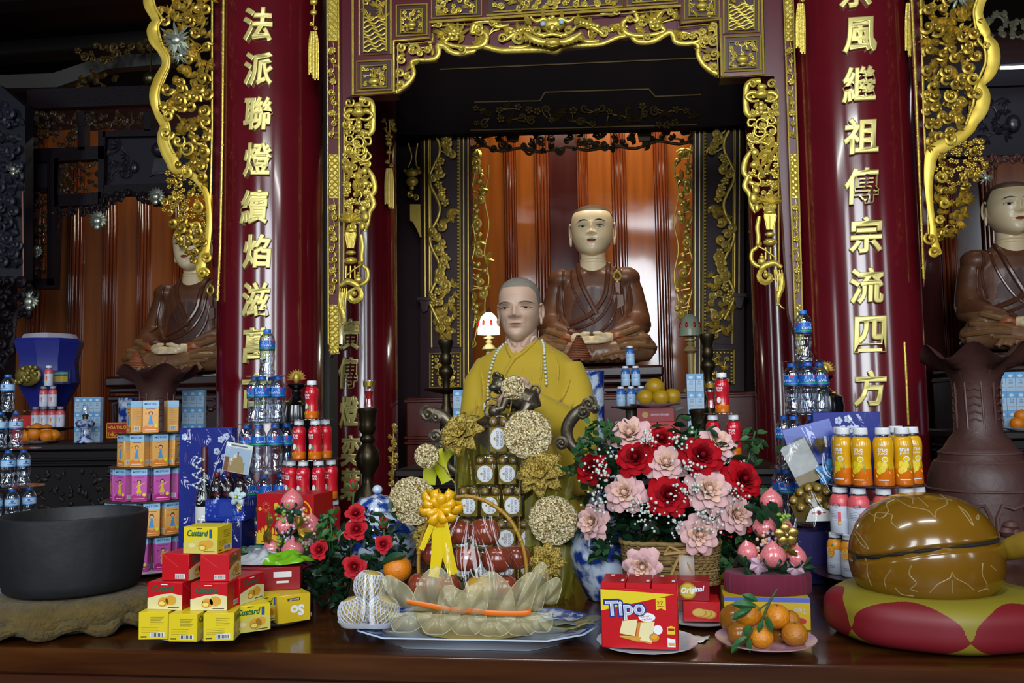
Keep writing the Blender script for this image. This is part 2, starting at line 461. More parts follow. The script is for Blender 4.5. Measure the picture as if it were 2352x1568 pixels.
# ---------------------------------------------------------------- lacquered columns with gilded characters
def gild_char(ch, root, cx, cz, axis, rad, ang, w, h):
    """one raised gilded character bent round a column"""
    mb = MB()
    def fn(p):
        a = ang+p.x/rad
        return V((axis.x+(rad+p.z)*sin(a), axis.y-(rad+p.z)*cos(a), cz+p.y))
    mb.text(ch, 0, 0, w, h, .004, fn=fn, offset=.012, ext=.07, bev=.03, shear=.08)
    return mb.build('gilded_character', GOLDP, root, 35)
def column(name, label, px, py, Y, rpx, chars, cx_list, w_px, h_px, z1=4.84, mt=LACQ, ang0=0):
    c = at(px, py, Y); c.z = 0; k = sc(at(px, py, Y)); r = rpx*k
    t = thing(name, label, 'column', c); t['kind'] = 'thing'
    mb = MB(); mb.lathe([(r*1.25, 0), (r*1.3, .06), (r*1.22, .14), (r*1.05, .18), (r, .24), (r, z1)], 64, c)
    mb.build('shaft', mt, t)
    for ch, (x, y) in zip(chars, cx_list):
        # the point of the shaft that shows at pixel (x, y)
        d = ray(x, y); o = V((0, 0, CZ)); A = d.x*d.x+d.y*d.y; B = -2*(d.x*c.x+d.y*c.y); C2 = c.x**2+c.y**2-r*r
        disc = B*B-4*A*C2
        if disc < 0: continue
        tt = (-B-sqrt(disc))/(2*A); q = o+d*tt
        a = atan2(q.x-c.x, -(q.y-c.y)); kk = sc(q)
        gild_char(ch, t, x, q.z, c, r, a, w_px*kk*1.0, h_px*kk)
    return t, c, r
LC, lc_c, lc_r = column('lacquered_column', 'thick red lacquered column behind the tall water-bottle tower, gold characters down its front', 622, 800, 4.8, 119,
    '法派聯燈續焰滋萬古', [(593, 58), (594, 160), (593, 262), (592, 368), (584, 476), (590, 578), (588, 688), (592, 793), (590, 897)], 66, 82)
RC, rc_c, rc_r = column('lacquered_column', 'thick red lacquered column beside the big brown vase, gold characters down its front', 1972, 800, 4.8, 138,
    '宗風繼祖傳宗流四方', [(1964, -22), (1973, 82), (1971, 195), (1976, 313), (1979, 428), (1987, 540), (1990, 657), (1998, 768), (1997, 892)], 74, 86)
column('rear_column', 'dark red rear column with gold characters behind the brass candle stand', 833, 800, 6.15, 80,
    '廣傳燈奕葉', [(803, 768), (800, 856), (802, 946), (805, 1035), (804, 1112)], 48, 74)
column('rear_column', 'plain dark red rear column half hidden by the gilded post on the right', 1795, 800, 6.15, 62, '', [], 1, 1)

# ---------------------------------------------------------------- gilded tassels
def tassel(label, x, y0, y1, Y, w, m=GOLD, group=None, bare=False):
    t = Relief(Y); r = random.Random(int(x)); H = y1-y0
    if not bare:
        t.band([(x, y0), (x+2, y0+H*.2), (x-1, y0+H*.5)], 3, .01)
        t.fill([(x-w*.5, y0), (x+w*.5, y0), (x+w*.5, y0+H*.16), (x-w*.5, y0+H*.16)], w*.6, r, 'cl', 4)
        t.ball(x, y0+H*.27, w*.42, .012, ry=w*.36); t.flower(x, y0+H*.2, w*.45, .014)
        t.ball(x, y0+H*.37, w*.36, .012, ry=w*.3)
        t.curl(x-4, y0+H*.48, w*.2, 1, 1, 1, 4); t.curl(x+4, y0+H*.52, w*.2, 2, 1, -1, 4)
    top = y0 if bare else y0+H*.55
    for i in range(7):
        xx = x-w*.42+w*.84*i/6
        t.band([(xx*.6+x*.4, top), (xx, top+(y1-top)*.3), (xx, y1-(3 if i % 2 else 0)-(H*.05 if i < 3 else 0))], w*.19, .012+.004*(i % 2), 3, seg=6)
    return tag(t.build('gilded_tassel', m), label, 'tassel', group)
tassel('gilded tassel carving hanging at the right edge of the left red column', 722, -60, 186, 4.52, 24)
tassel('gilded tassel hanging at the inner edge of the right red column', 1838, -130, 126, 4.52, 22)
tassel('gilded tassel at the outer edge of the right red column', 2084, -140, 132, 4.58, 14)
tassel('thin gilded tassel at the outer edge of the left red column', 512, -60, 235, 4.6, 12)
tassel('dim gold tassel hanging on the dark rear column', 895, 275, 480, 5.95, 21, GOLDD)

# ---------------------------------------------------------------- stepped lintel frame over the niche
YL = 4.62
lin_t = thing('lintel_frame', 'stepped maroon and gold lintel frame with carved panels above the statues', 'lintel', at(1282, 0, YL)); lin_t['kind'] = 'thing'
outer = [(808, -70), (808, 222), (908, 216), (908, 98), (990, 91), (990, 55), (1561, 17), (1562, 57), (1651, 48), (1655, 180), (1757, 174), (1750, -70)]
t = Relief(YL); t.plate(outer, -.1, 0); t.build('lintel_board', MAROON, lin_t)
def gold_line(tr, pts, w=5, h=.006, closed=False): tr.band(pts, w, h, 1, closed, flat=1, seg=6, smooth=False)
t = Relief(YL)
gold_line(t, [(811, -70), (811, 219), (905, 213)], 6)
gold_line(t, [(905, 213), (905, 95), (987, 88), (987, 52), (1564, 14), (1565, 54), (1654, 45), (1658, 177)], 6)
gold_line(t, [(1658, 177), (1754, 171), (1747, -70)], 6)
gold_line(t, [(913, 214), (913, 102), (995, 95), (995, 60), (1556, 22), (1557, 62), (1646, 53), (1650, 178)], 3, -.004)
t.build('gold_border', GOLD, lin_t)
def carved_panel(x0, y0, x1, y1, sl, kind, seed):
    """recess with gold edge and a smaller carved, framed panel set inside"""
    f = lambda x, y: (x, y+sl*(x-x0))
    t = Relief(YL); gold_line(t, [f(x0, y0), f(x1, y0), f(x1, y1), f(x0, y1)], 5, .004, True)
    i = (x1-x0)*.02+9; j0, j1 = 12, 6
    o = t.build('panel_border', GOLD, lin_t)
    t = Relief(YL); t.plate([f(x0+3, y0+3), f(x1-3, y0+3), f(x1-3, y1-3), f(x0+3, y1-3)], .0005, .0015); t.build('panel_recess', mat('deep_maroon', '33060e', .4), lin_t)
    t = Relief(YL); r = random.Random(seed); a, b, c, d = x0+i, y0+j0, x1-i, y1-j1
    gold_line(t, [f(a, b), f(c, b), f(c, d), f(a, d)], 4, .008, True)
    if kind == 'wave':
        for q in range(9):
            yy = d-5-q*(d-b)*.05
            t.band([f(a+(c-a)*u/6, yy+4*sin(u*1.9+q*1.3)) for u in range(7)], 5, .006+.002*(q % 2), 3)
        t.fill([f(a+4, b), f(c-4, b), f(c-4, d-60), f(a+4, d-60)], 19, r, 'clb', 4.5, .007)
    elif kind == 'vase':
        mx, my = (a+c)/2, (b+d)/2; w = c-a
        t.ball(mx, my+w*.16, w*.24, .008, ry=w*.15); t.ball(mx, my+w*.34, w*.16, .008, ry=w*.06); t.ball(mx, my-w*.02, w*.15, .008, ry=w*.05)
        t.fill([f(a+3, b+3), f(c-3, b+3), f(c-3, my-2), f(a+3, my-2)], w*.22, r, 'clf', 4, .007)
        t.fill([f(a+3, my), f(a+w*.24, my), f(a+w*.24, d-3), f(a+3, d-3)], w*.2, r, 'cl', 4, .006)
        t.fill([f(c-w*.24, my), f(c-3, my), f(c-3, d-3), f(c-w*.24, d-3)], w*.2, r, 'cl', 4, .006)
    else:
        t.fill([f(a+3, b+3), f(c-3, b+3), f(c-3, d-3), f(a+3, d-3)], 17, r, 'ccclf', 6, .008)
    t.build('carved_panel', GOLD, lin_t)
for q in [(826, -70, 898, 128, -.05, 'wave', 1), (820, 142, 900, 210, -.05, 'vase', 2), (911, 13, 981, 84, -.05, 'vase', 3), (992, -70, 1106, 43, -.05, 'scroll', 4),
          (1118, -70, 1430, 36, -.065, 'scroll', 5), (1440, -70, 1556, 14, -.06, 'scroll', 6), (1572, -40, 1652, 45, -.05, 'vase', 7), (1662, -70, 1742, 78, -.05, 'wave', 8), (1664, 86, 1747, 165, -.05, 'vase', 9)]:
    carved_panel(*q)
# apron below the frame: maroon board with a scalloped gilded edge, cloud dragons and a lion face
edge = [(910, 213), (932, 198), (949, 178), (951, 162), (946, 144), (960, 139), (978, 139), (1000, 136), (1009, 122), (1007, 106), (1022, 108), (1034, 119), (1052, 125), (1072, 122), (1090, 118), (1094, 106), (1120, 110), (1148, 117), (1180, 117), (1215, 116), (1250, 116), (1275, 120), (1295, 110), (1330, 106), (1380, 103), (1418, 88), (1447, 83), (1464, 97), (1500, 96), (1536, 76), (1547, 84), (1552, 98), (1575, 102), (1592, 100), (1604, 108), (1603, 125), (1612, 145), (1625, 158), (1648, 172)]
t = Relief(YL+.03); t.plate(edge+[(1652, 50), (1564, 58), (1562, 20), (992, 58), (990, 92), (910, 98)], -.05, 0); t.build('apron_board', MAROON, lin_t)
t = Relief(YL+.03)
t.band(edge, [13, 9, 14, 11, 15, 10, 14, 11, 13], .012, 4)
r = random.Random(3)
def dragon(x0, y0, sx):
    g = lambda pts: [(x0+sx*a, y0+b) for a, b in pts]
    t.band(g([(0, 12), (20, 2), (40, 8), (48, 30), (30, 48), (60, 58), (95, 60), (120, 52), (125, 30), (108, 22), (92, 26), (100, 4), (130, 0), (150, 12), (178, 8)]), [4, 9, 12, 9, 11, 14, 12, 10, 12, 10, 6], .018, 5)
    for (a, b, rr, a1) in [(52, 35, 15, 0), (18, 8, 8, 2), (110, 25, 9, 3), (140, 6, 8, 1), (70, 66, 9, 4)]: t.curl(x0+sx*a, y0+b, rr, a1, 1.4, sx, 6, .022)
    t.flower(x0+sx*52, y0+33, 15, .028)
    for q in range(6): t.leaf(x0+sx*52, y0+33, (.2+q*.45) if sx > 0 else pi-(.2+q*.45), 38, 9, .018, bend=.5*sx)
dragon(993, 52, 1); dragon(1556, 25, -1)
for (x, y, rr, a, sg) in [(925, 112, 11, 2, 1), (948, 118, 9, 0, -1), (925, 140, 12, 1, 1), (920, 172, 12, 4, -1), (938, 178, 9, 1, 1), (922, 196, 10, 3, 1), (965, 125, 9, 3, -1), (985, 118, 8, 1, 1),
                          (1636, 66, 11, 2, -1), (1612, 78, 9, 0, 1), (1636, 98, 12, 1, -1), (1640, 128, 12, 4, 1), (1622, 135, 9, 1, -1), (1638, 158, 10, 3, -1), (1590, 84, 9, 3, 1), (1572, 86, 8, 1, -1)]:
    t.curl(x, y, rr, a, 1.3, sg, 7, .016)
for (x, y) in [(940, 105), (930, 128), (948, 150), (1625, 60), (1630, 88), (1614, 118)]: t.leaf(x, y, r.random()*6, 22, 9, .014); t.leaf(x, y, r.random()*6, 20, 8, .014)
t.fill([(930, 106), (1000, 66), (1150, 56), (1200, 70), (1190, 108), (1100, 104), (1030, 108), (960, 132)], 30, r, 'ccl', 8, .012); t.fill([(1340, 60), (1550, 34), (1560, 62), (1640, 60), (1630, 120), (1590, 92), (1530, 70), (1440, 78), (1340, 98)], 30, r, 'ccl', 8, .012)
# scaly shoulders on both sides of the lion face
for sx, x0, y0 in ((1, 1160, 82), (-1, 1386, 68)):
    t.band([(x0, y0+14), (x0+sx*20, y0), (x0+sx*45, y0-12), (x0+sx*64, y0-6)], [6, 15, 20, 14], .016)
    for q in range(7): t.ball(x0+sx*(14+q*8), y0-4-q*1.8, 6, .024)
    t.band([(x0+sx*10, y0+28), (x0+sx*35, y0+30), (x0+sx*60, y0+24)], [5, 12, 8], .016)
    t.leaf(x0+sx*30, y0-10, pi/2, 20, 10, .015); t.leaf(x0+sx*46, y0-14, pi/2-.3*sx, 18, 9, .015)
t.build('apron_carving', GOLD, lin_t)
t = Relief(YL, .02); X0, Y0 = 1271, 80
t.ball(X0, Y0-14, 30, .02, ry=17); t.ball(X0, Y0-4, 9, .05, ry=12); t.flower(X0, Y0-22, 12, .045)
for sx in (-1, 1):
    t.band([(X0+sx*6, Y0-10), (X0+sx*18, Y0-26), (X0+sx*36, Y0-20), (X0+sx*50, Y0-30)], [9, 10, 9, 4], .04)
    t.band([(X0+sx*4, Y0+4), (X0+sx*24, Y0+10), (X0+sx*42, Y0+2), (X0+sx*54, Y0-10)], [8, 12, 11, 4], .035)
    t.band([(X0, Y0+20), (X0+sx*24, Y0+24), (X0+sx*46, Y0+16), (X0+sx*66, Y0+2)], [9, 16, 18, 5], .026)
    t.curl(X0+sx*38, Y0+1, 10, 1, 1.3, sx, 7, .035); t.leaf(X0+sx*50, Y0-16, pi/2-.5*sx, 26, 14, .02); t.leaf(X0+sx*22, Y0-30, pi/2, 22, 9, .02)
    for q in range(6): t.leaf(X0+sx*(20+q*8), Y0+18-q*2, -pi/2+sx*(.3+.12*q), 18, 8, .026)
    t.curl(X0+sx*8, Y0+1, 6, 0, 1, sx, 6, .045)
t.band([(X0-22, Y0+14), (X0, Y0+9), (X0+22, Y0+14)], 8, .042); t.ball(X0, Y0+28, 20, .03, ry=12)
for q in range(5): t.band([(X0-14+q, Y0+20+q*4), (X0, Y0+22+q*4), (X0+14-q, Y0+20+q*4)], 3, .046, 3)
face = t.build('lion_face', GOLD, lin_t)
for sx in (-1, 1):
    t = Relief(YL, .02); t.ball(X0+sx*21, Y0-14-sx*2, 6.5, .055); t.build('eye', mat('pale_blue_eye', '9fb6c8', .2), face)

# ---------------------------------------------------------------- narrow gilded posts beside the columns
def gilded_post(label, xs, flip):
    """xs(y) -> left and right pixel edge of the strip"""
    t0 = thing('gilded_post', label, 'post', at(xs(700)[0], 800, YL)); ys = [-70, 100, 300, 500, 700, 790]
    L_ = [(xs(y)[0], y) for y in ys]; R_ = [(xs(y)[1], y) for y in ys]
    a, b = xs(815)
    tip = [(a+(b-a)*(.15 if not flip else .85), 826)] if True else []
    t = Relief(YL+.02); t.plate(L_+[(a+(.1 if not flip else .5)*(b-a), 822 if not flip else 800), (a+(.5 if not flip else .9)*(b-a), 800 if not flip else 822)]+R_[::-1], -.04, 0); t.build('post_board', MAROON, t0)
    t = Relief(YL+.02)
    gold_line(t, L_, 4); gold_line(t, R_, 4)
    t.build('gold_edge', GOLD, t0)
    t = Relief(YL+.02); r = random.Random(11+flip)
    for (y0, y1, kd) in [(-70, 95, 'd'), (105, 330, 'v'), (355, 455, 'd'), (465, 690, 'v'), (700, 812, 'd')]:
        if kd == 'v':
            n = int((y1-y0)/24)
            for i in range(n):
                y = y0+12+i*24; u, v = xs(y); m = (u+v)/2; w = v-u
                t.curl(m+(w*.12 if i % 2 else -w*.12), y, w*.28, 1.6 if i % 2 else 4.7, 1.2, 1 if i % 2 else -1, 4, .008, tail=(m, y-20))
                t.leaf(m, y+8, r.random()*6.3, 14, 6, .006); t.leaf(m, y-4, r.random()*6.3, 12, 5, .006)
                if i % 3 == 0: t.flower(m, y, 8, .01)
        else:
            u, v = xs(y0); t.plate([(u+3, y0), (v-3, y0), (xs(y1)[1]-3, y1), (xs(y1)[0]+3, y1)], .001, .004)
            n = int((y1-y0)/7)
            for i in range(n):
                y = y0+i*7+3; u, v = xs(y); w = v-u
                for j in range(3):
                    x = u+w*(.22+.28*j); d = 4 if (i+j) % 2 else -4
                    t.band([(x-5, y-d), (x+5, y+d)], 3, .006, 1, seg=4)
            u, v = xs(y1); t.curl((u+v)/2, y1-4, 8, 0, 1.3, 1, 5, .01) if y1 > 800 else None
    t.build('filigree', GOLD, t0)
gilded_post('narrow gilded filigree post on the right side of the left red column', lambda y: (752+y*.004, 778+y*.004), 0)
gilded_post('narrow gilded filigree post on the left side of the right red column', lambda y: (1800+y*.036, 1821+y*.03), 1)
for nm, poly in (('wall_jamb_left', [(778, -70), (808, -70), (808, 219), (795, 226), (790, 640), (782, 700), (779, 660)]), ('wall_jamb_right', [(1752, -70), (1800, -70), (1822, 600), (1826, 770), (1812, 720), (1792, 400), (1778, 175), (1758, 175)])):
    t = Relief(YL+.05); t.plate(poly, -.06, 0); struct(t.build(nm, MAROON))
t = Relief(5.0); t.plate([(738, -70), (757, -70), (757, 1330), (738, 1330)], -.15, 0); struct(t.build('trim_1', GREY))

# ---------------------------------------------------------------- hanging gilded carvings under the lintel ends
def hanging(label, X, sy, ox, sx):
    """X mirrors the shape; design drawn for the left piece"""
    t0 = thing('hanging_carving', label, 'carving', at(X(790), 480+sy, YL)); f = lambda x, y: (X(x), y+sy)
    YH = YL+.01
    t = Relief(YH); gold_line(t, [f(792, 250), f(791, 480), f(790, 655)], 4, .01); gold_line(t, [f(792, 250), f(800, 243), f(808, 240)], 4, .01)
    t.band([f(828, 230), f(852, 236), f(858, 262), f(856, 300), f(846, 312)], [16, 15, 13, 15, 10], .012)
    t.band([f(812, 302), f(830, 304), f(846, 308)], [8, 12, 14], .012)
    t.band([f(838, 318), f(852, 318), f(852, 332), f(842, 332)], 6, .012, 2)
    t.band([f(838, 335), f(842, 355), f(836, 372)], 7, .012)
    t.band([f(842, 385), f(856, 405), f(862, 430), f(858, 446), f(845, 452)], [8, 12, 14, 12, 8], .012)
    t.band([f(852, 445), f(860, 470), f(850, 490), f(846, 515), f(838, 532)], [10, 13, 11, 10, 6], .014)
    t.band([f(815, 468), f(840, 466), f(852, 460)], [8, 12, 9], .012)
    t.band([f(822, 448), f(840, 446), f(852, 438)], [5, 8, 6], .012)
    t.band([f(830, 540), f(834, 565), f(832, 590), f(835, 610), f(845, 620), f(846, 640), f(836, 652), f(824, 655)], [9, 11, 10, 9, 9, 9, 11, 8], .012)
    t.build('carved_frame', GOLD, t0)
    t = Relief(YH, .012)
    t.fill([f(794, 262), f(846, 262), f(850, 360), f(850, 440), f(842, 525), f(796, 525)], 17, random.Random(77), 'cclf', 6, .006)
    mx = 826                                                          # bat with drooping ears, bow, coin knots
    t.ball(*f(mx, 262), 17, .012, ry=11); t.ball(*f(mx, 246), 12, .014, ry=8)
    for q in (-1, 1):
        t.curl(*f(mx+q*20, 240), 11, 1.6+q, 1.1, q*sx, 6, .016); t.band([f(mx+q*4, 262), f(mx+q*20, 258), f(mx+q*32, 268), f(mx+q*20, 278), f(mx+q*6, 276)], [8, 12, 8, 7, 5], .014)
        t.ball(*f(mx+q*5, 257), 2.5, .03)
    for y, w in ((284, 7), (294, 8), (303, 5)): t.ball(*f(mx+1, y), w, .012)
    for (x, y, rr) in [(808, 345, 11), (826, 330, 12), (830, 348, 11), (806, 322, 8)]:
        t.band([f(x+rr*cos(a*pi/6), y+rr*sin(a*pi/6)) for a in range(12)], 4.5, .014, 2, True); t.ball(*f(x, y), rr*.35, .012)
    t.curl(*f(800, 290), 10, 2, 1.4, sx, 6, .012); t.curl(*f(806, 308), 9, 0, 1.2, -sx, 5, .012)
    t.band([f(815, 352), f(830, 368), f(845, 372), f(855, 362), (X(848), 352+sy)], [4, 7, 7, 6, 4], .016)
    t.band([f(812, 378), f(826, 372), f(838, 374)], 6, .014)
    for q in range(6): t.leaf(*f(803+q*2, 412-q*9), (2.1 if q % 2 else 1.1) if sx > 0 else (1.0 if q % 2 else 2.0), 26, 11, .012, bend=.4)
    for q in range(6): t.leaf(*f(818+q*3, 452-q*8), (1.9 if q % 2 else .7) if sx > 0 else (1.2 if q % 2 else 2.4), 28, 11, .014, bend=-.3)
    for (x, y) in [(797, 425), (803, 440), (798, 448), (806, 466), (800, 472), (812, 464)]: t.flower(*f(x, y), 8, .014)
    t.ball(*f(840, 395), 9, .014); t.ball(*f(842, 424), 10, .014, ry=8); t.curl(*f(835, 430), 9, 3, 1.2, sx, 4, .016)
    t.band([f(830, 440), f(834, 452), f(828, 462), f(836, 475)], 4, .018)
    for q in range(7): t.leaf(*f(808, 512), (.35+q*.4), 30, 10, .012, bend=.25*(1 if q > 3 else -1))
    t.ball(*f(838, 482), 8, .018, ry=10); t.ball(*f(843, 500), 9, .018, ry=13); t.ball(*f(836, 522), 6, .018, ry=10)
    # tapered vase on a small stand with a lion head
    t.plate([f(797, 536), f(822, 536), f(816, 572), f(803, 572)], 0, .022); t.ball(*f(810, 532), 14, .01, ry=7)
    t.band([f(797, 540), f(803, 572)], 3, .024, 1); t.band([f(822, 540), f(816, 572)], 3, .024, 1); t.band([f(810, 540), f(810, 572)], 3, .026, 1)
    t.ball(*f(809, 582), 12, .012, ry=6); t.ball(*f(809, 600), 16, .012, ry=9); t.ball(*f(803, 598), 3, .03); t.ball(*f(815, 598), 3, .03)
    t.band([f(798, 612), f(797, 640)], 4, .012, 1); t.band([f(808, 612), f(808, 640)], 4, .012, 1); t.band([f(818, 612), f(818, 640)], 4, .012, 1)
    t.band([f(800, 634), f(820, 618), f(834, 610)], 4, .018, 2); t.leaf(*f(832, 612), 1, 14, 7, .015); t.leaf(*f(832, 612), 2, 12, 6, .015)
    t.ball(*f(826, 644), 10, .016, ry=8); t.ball(*f(826, 634), 6, .016, ry=4); t.ball(*f(826, 628), 2.5, .016)
    t.curl(*f(817, 680), 20, 1.2 if sx > 0 else 1.9, 1.0, -sx, 14, .016, tail=f(790, 690))
    t.band([f(785, 658), f(800, 648), f(816, 652), f(830, 662)], [8, 14, 15, 9], .014)
    t.band([f(790, 672), f(786, 700), f(792, 722), f(793, 745)], [18, 15, 13, 3], .014)
    for q in range(4): t.band([f(786+q*5, 664), f(784+q*5, 690), f(788+q*3, 712)], 3.5, .024, 3)
    t.band([f(795, 735), f(786, 748), f(780, 752)], [5, 4, 2], .012)
    t.build('carving', GOLD, t0)
hanging('gilded hanging carving of bat, knots and vase under the left end of the lintel', lambda x: x, 0, 0, 1)
hanging('gilded hanging carving of bat, knots and vase under the right end of the lintel', lambda x: 1748+(826-x)*1.12+ (0), -42, 0, -1)

# ---------------------------------------------------------------- large openwork brackets on the outer sides of the columns
def fretwork(label, band, posts, fills, silver, Y, seed, knob=None):
    t0 = thing('openwork_bracket', label, 'bracket', at(*posts[len(posts)//2], Y))
    t = Relief(Y); t.band(band[0], [q*1.2 for q in band[1]], .03, 6, flat=.32, seg=10)
    # rope of small beads along the inner side
    P = smooth_path(band[2], 14)
    for q in P: t.ball(q.x, q.y, 3.2, .04)
    for (x, y, rr, a, sg, w) in band[3]: t.curl(x, y, rr, a, 1.35, sg, w, .035)
    t.build('wavy_band', mat('band_gold', 'c49c20', .4, .5, var=(7, 'e4ca58', .25)), t0)
    t = Relief(Y); gold_line(t, posts, 5, .02); t.build('gold_edge', GOLD, t0)
    t = Relief(Y+.01); r = random.Random(seed)
    for (poly, step, kinds, w) in fills: t.fill(poly, step*.92, r, kinds, w*1.5, .03, r=step*.58)
    t.build('openwork', mat('carved_gold', '98781e', .38, .7, var=(12, 'd2b04c', .3)), t0)
    for (x, y, rr) in silver:
        t = Relief(Y, .03); a0 = r.random()
        for i in range(22): t.leaf(x+r.uniform(-4, 4), y+r.uniform(-4, 4), a0+i*.2856, rr*r.uniform(.6, 1.1), rr*.17, .01+.015*r.random(), 0, r.uniform(-.4, .4))
        t.ball(x, y, rr*.3, .02); t.build('silver_flower', SILV, t0)
    return t0
LB = [(352, -70), (347, -30), (347, 0), (350, 20), (362, 45), (364, 58), (356, 75), (362, 98), (378, 118), (388, 140), (386, 160), (374, 185), (362, 215), (361, 240), (368, 265), (384, 290), (384, 302), (381, 322), (390, 350), (402, 372), (408, 388)]
fretwork('tall gilded openwork bracket with wavy band on the left of the left column',
    (LB+[(428, 398), (455, 412), (476, 440), (484, 470), (486, 520), (480, 570), (470, 600), (468, 625), (478, 640)], [15, 20, 22, 16, 22, 22, 20, 18, 24, 20, 12, 20, 24, 26, 26, 18, 14, 12, 10, 16, 20, 22],
     [(360, 0), (366, 25), (380, 50), (372, 70), (382, 110), (396, 135), (396, 160), (386, 180), (374, 215), (376, 245), (388, 270), (398, 300), (396, 330), (406, 355)],
     [(440, 400, 14, 2, 1, 9), (398, 272, 14, 1, 1, 8), (392, 312, 15, 0, -1, 8), (463, 478, 13, 4, 1, 7), (458, 524, 13, 4, 1, 7), (483, 596, 12, 3, -1, 8), (476, 630, 12, 0, 1, 9), (420, 330, 14, 1, -1, 6), (440, 345, 18, 3, 1, 6), (462, 560, 10, 2, 1, 6)]),
    [(491, -70), (491, 300), (486, 520), (485, 600)],
    [([(370, -60), (488, -60), (488, 180), (400, 180), (395, 130), (372, 60)], 24, 'bblcl', 6), ([(400, 180), (486, 180), (486, 290), (385, 275), (378, 220)], 23, 'clclb', 7),
     ([(395, 300), (485, 290), (482, 440), (450, 405), (415, 385)], 20, 'ccl', 7), ([(385, 380), (425, 395), (480, 450), (480, 520), (430, 505), (375, 490), (395, 440)], 15, 'ffcf', 5), ([(402, 505), (480, 520), (482, 600), (455, 610), (425, 570)], 16, 'clc', 6)],
    [(415, 100, 42), (425, 135, 22)], 4.5, 21)
RB = [(2262, -70), (2258, -20), (2246, 10), (2240, 35), (2246, 55), (2258, 80), (2262, 92), (2275, 115), (2276, 150), (2264, 180), (2248, 200), (2254, 225), (2248, 255), (2232, 280), (2222, 300)]
fretwork('tall gilded openwork bracket with wavy band on the right of the right column',
    (RB+[(2200, 318), (2170, 334), (2140, 352), (2131, 380), (2128, 430), (2132, 480), (2138, 520), (2140, 550), (2146, 575), (2150, 588)], [20, 22, 20, 20, 18, 20, 12, 22, 24, 22, 14, 22, 26, 26, 20, 20, 24, 28, 26, 20, 14, 12, 12, 14, 16, 16],
     [(2240, 0), (2230, 30), (2232, 60), (2240, 100), (2254, 120), (2256, 150), (2244, 180), (2230, 215), (2228, 245), (2212, 290)],
     [(2258, 113, 9, 0, 1, 6), (2178, 326, 15, 1, 1, 9), (2225, 188, 15, 1, -1, 8), (2235, 222, 13, 2, -1, 8), (2155, 412, 13, 1, -1, 8), (2160, 472, 13, 2, -1, 8), (2152, 510, 11, 0, 1, 7), (2130, 552, 14, 2, 1, 8), (2138, 584, 12, 0, 1, 10), (2178, 228, 16, 2, 1, 7)]),
    [(2110, -70), (2118, 250), (2124, 400), (2130, 540)],
    [([(2116, -60), (2240, -60), (2235, 60), (2245, 110), (2225, 170), (2120, 190)], 23, 'clcbl', 7), ([(2122, 195), (2230, 180), (2225, 260), (2190, 310), (2124, 350)], 20, 'ccl', 7),
     ([(2140, 360), (2200, 325), (2250, 320), (2262, 390), (2230, 430), (2160, 440), (2140, 420)], 15, 'ffcf', 5), ([(2140, 440), (2215, 430), (2225, 490), (2185, 545), (2150, 560), (2142, 500)], 17, 'lclb', 6)],
    [(2195, 0, 34), (2255, 415, 18)], 4.5, 22)
# maroon boards with gold edges between bracket and column
for nm, poly, edges, lab in (('edge_board', [(494, -70), (515, -70), (511, 480), (504, 700), (488, 640), (490, 300)], [(515, -70), (512, 300), (507, 560), (501, 690)], 'maroon board with a thin gold edge between left bracket and left column'),
                             ('edge_board', [(2086, -70), (2112, -70), (2124, 300), (2132, 560), (2122, 660), (2108, 400)], [(2090, -70), (2103, 200), (2112, 420), (2121, 640)], 'maroon board with a thin gold edge between right column and right bracket')):
    o = thing(nm, lab, 'board', at(poly[0][0], 300, 4.55)); t = Relief(4.56); t.plate(poly, -.03, 0); t.build('board', MAROON, o)
    t = Relief(4.56); gold_line(t, edges, 6, .006)
    for q in smooth_path(edges, 18): t.ball(q.x+rn.uniform(-2, 2), q.y, 3, .008)
    t.build('gold_edge', GOLD, o)
# ---------------------------------------------------------------- the altar table
ZT = .95
YF = onz(1190, 1512, ZT).y
mb = MB(); mb.box((0, (YF+3.1)/2, ZT-.03), (5.4, 3.1-YF, .06), .006); mb2 = MB(); mb2.box((0, YF+.04, ZT-.26), (5.3, .05, .4), .004)

tb = thing('altar_table', 'long polished dark brown altar table carrying all the offerings', 'table', (0, 2.5, 0))
mb.build('tabletop', TABLEW, tb); mb2.build('front_panel', TABLEF, tb)
for x in (-2.5, 2.5):
    for y in (YF+.14, 3.03): m = MB(); m.box((x, y, .46), (.12, .12, .92), .01); m.build('leg', TABLEF, tb)
# ================================================================ middle niche
YW, YN = 8.2, 6.95
def panel_wall(name, x_list, y0, y1, Y, label=None):
    """boarded wall: flat boards alternating with fluted uprights; x_list = [(x0, x1, kind)]"""
    mbs = {}
    for (x0, x1, kd) in x_list:
        mb = mbs.setdefault(kd, MB()); a = at(x0, (y0+y1)/2, Y); b = at(x1, (y0+y1)/2, Y); z0 = min(at(x0, y1, Y).z, at(x1, y1, Y).z); z1 = max(at(x0, y0, Y).z, at(x1, y0, Y).z)
        w = b.x-a.x; cx = (a.x+b.x)/2; zc = (z0+z1)/2; h = z1-z0
        if kd == 'm':
            for u, ww, d in ((-.40, .18, .035), (-.2, .2, .05), (.02, .24, .06), (.24, .2, .05), (.42, .16, .035)): mb.box((cx+u*w, Y+.02-d/2+.03, zc), (ww*w*.96, d+.06, h), min(ww*w*.3, .012))
        else: mb.box((cx, Y+.05, zc), (w, .06, h), .004)
    return mbs
def bwall(name, xl, y0, y1, Y):
    p = panel_wall(name, xl, y0, y1, Y)
    m = {'o': PANELW, 'm': MOULDW, 'd': MIDW}
    root = None
    for i, kd in enumerate(p):
        o = p[kd].build(name if root is None else name+'_boarding', m[kd], root); struct(o)
        if root is None: root = o
    return root
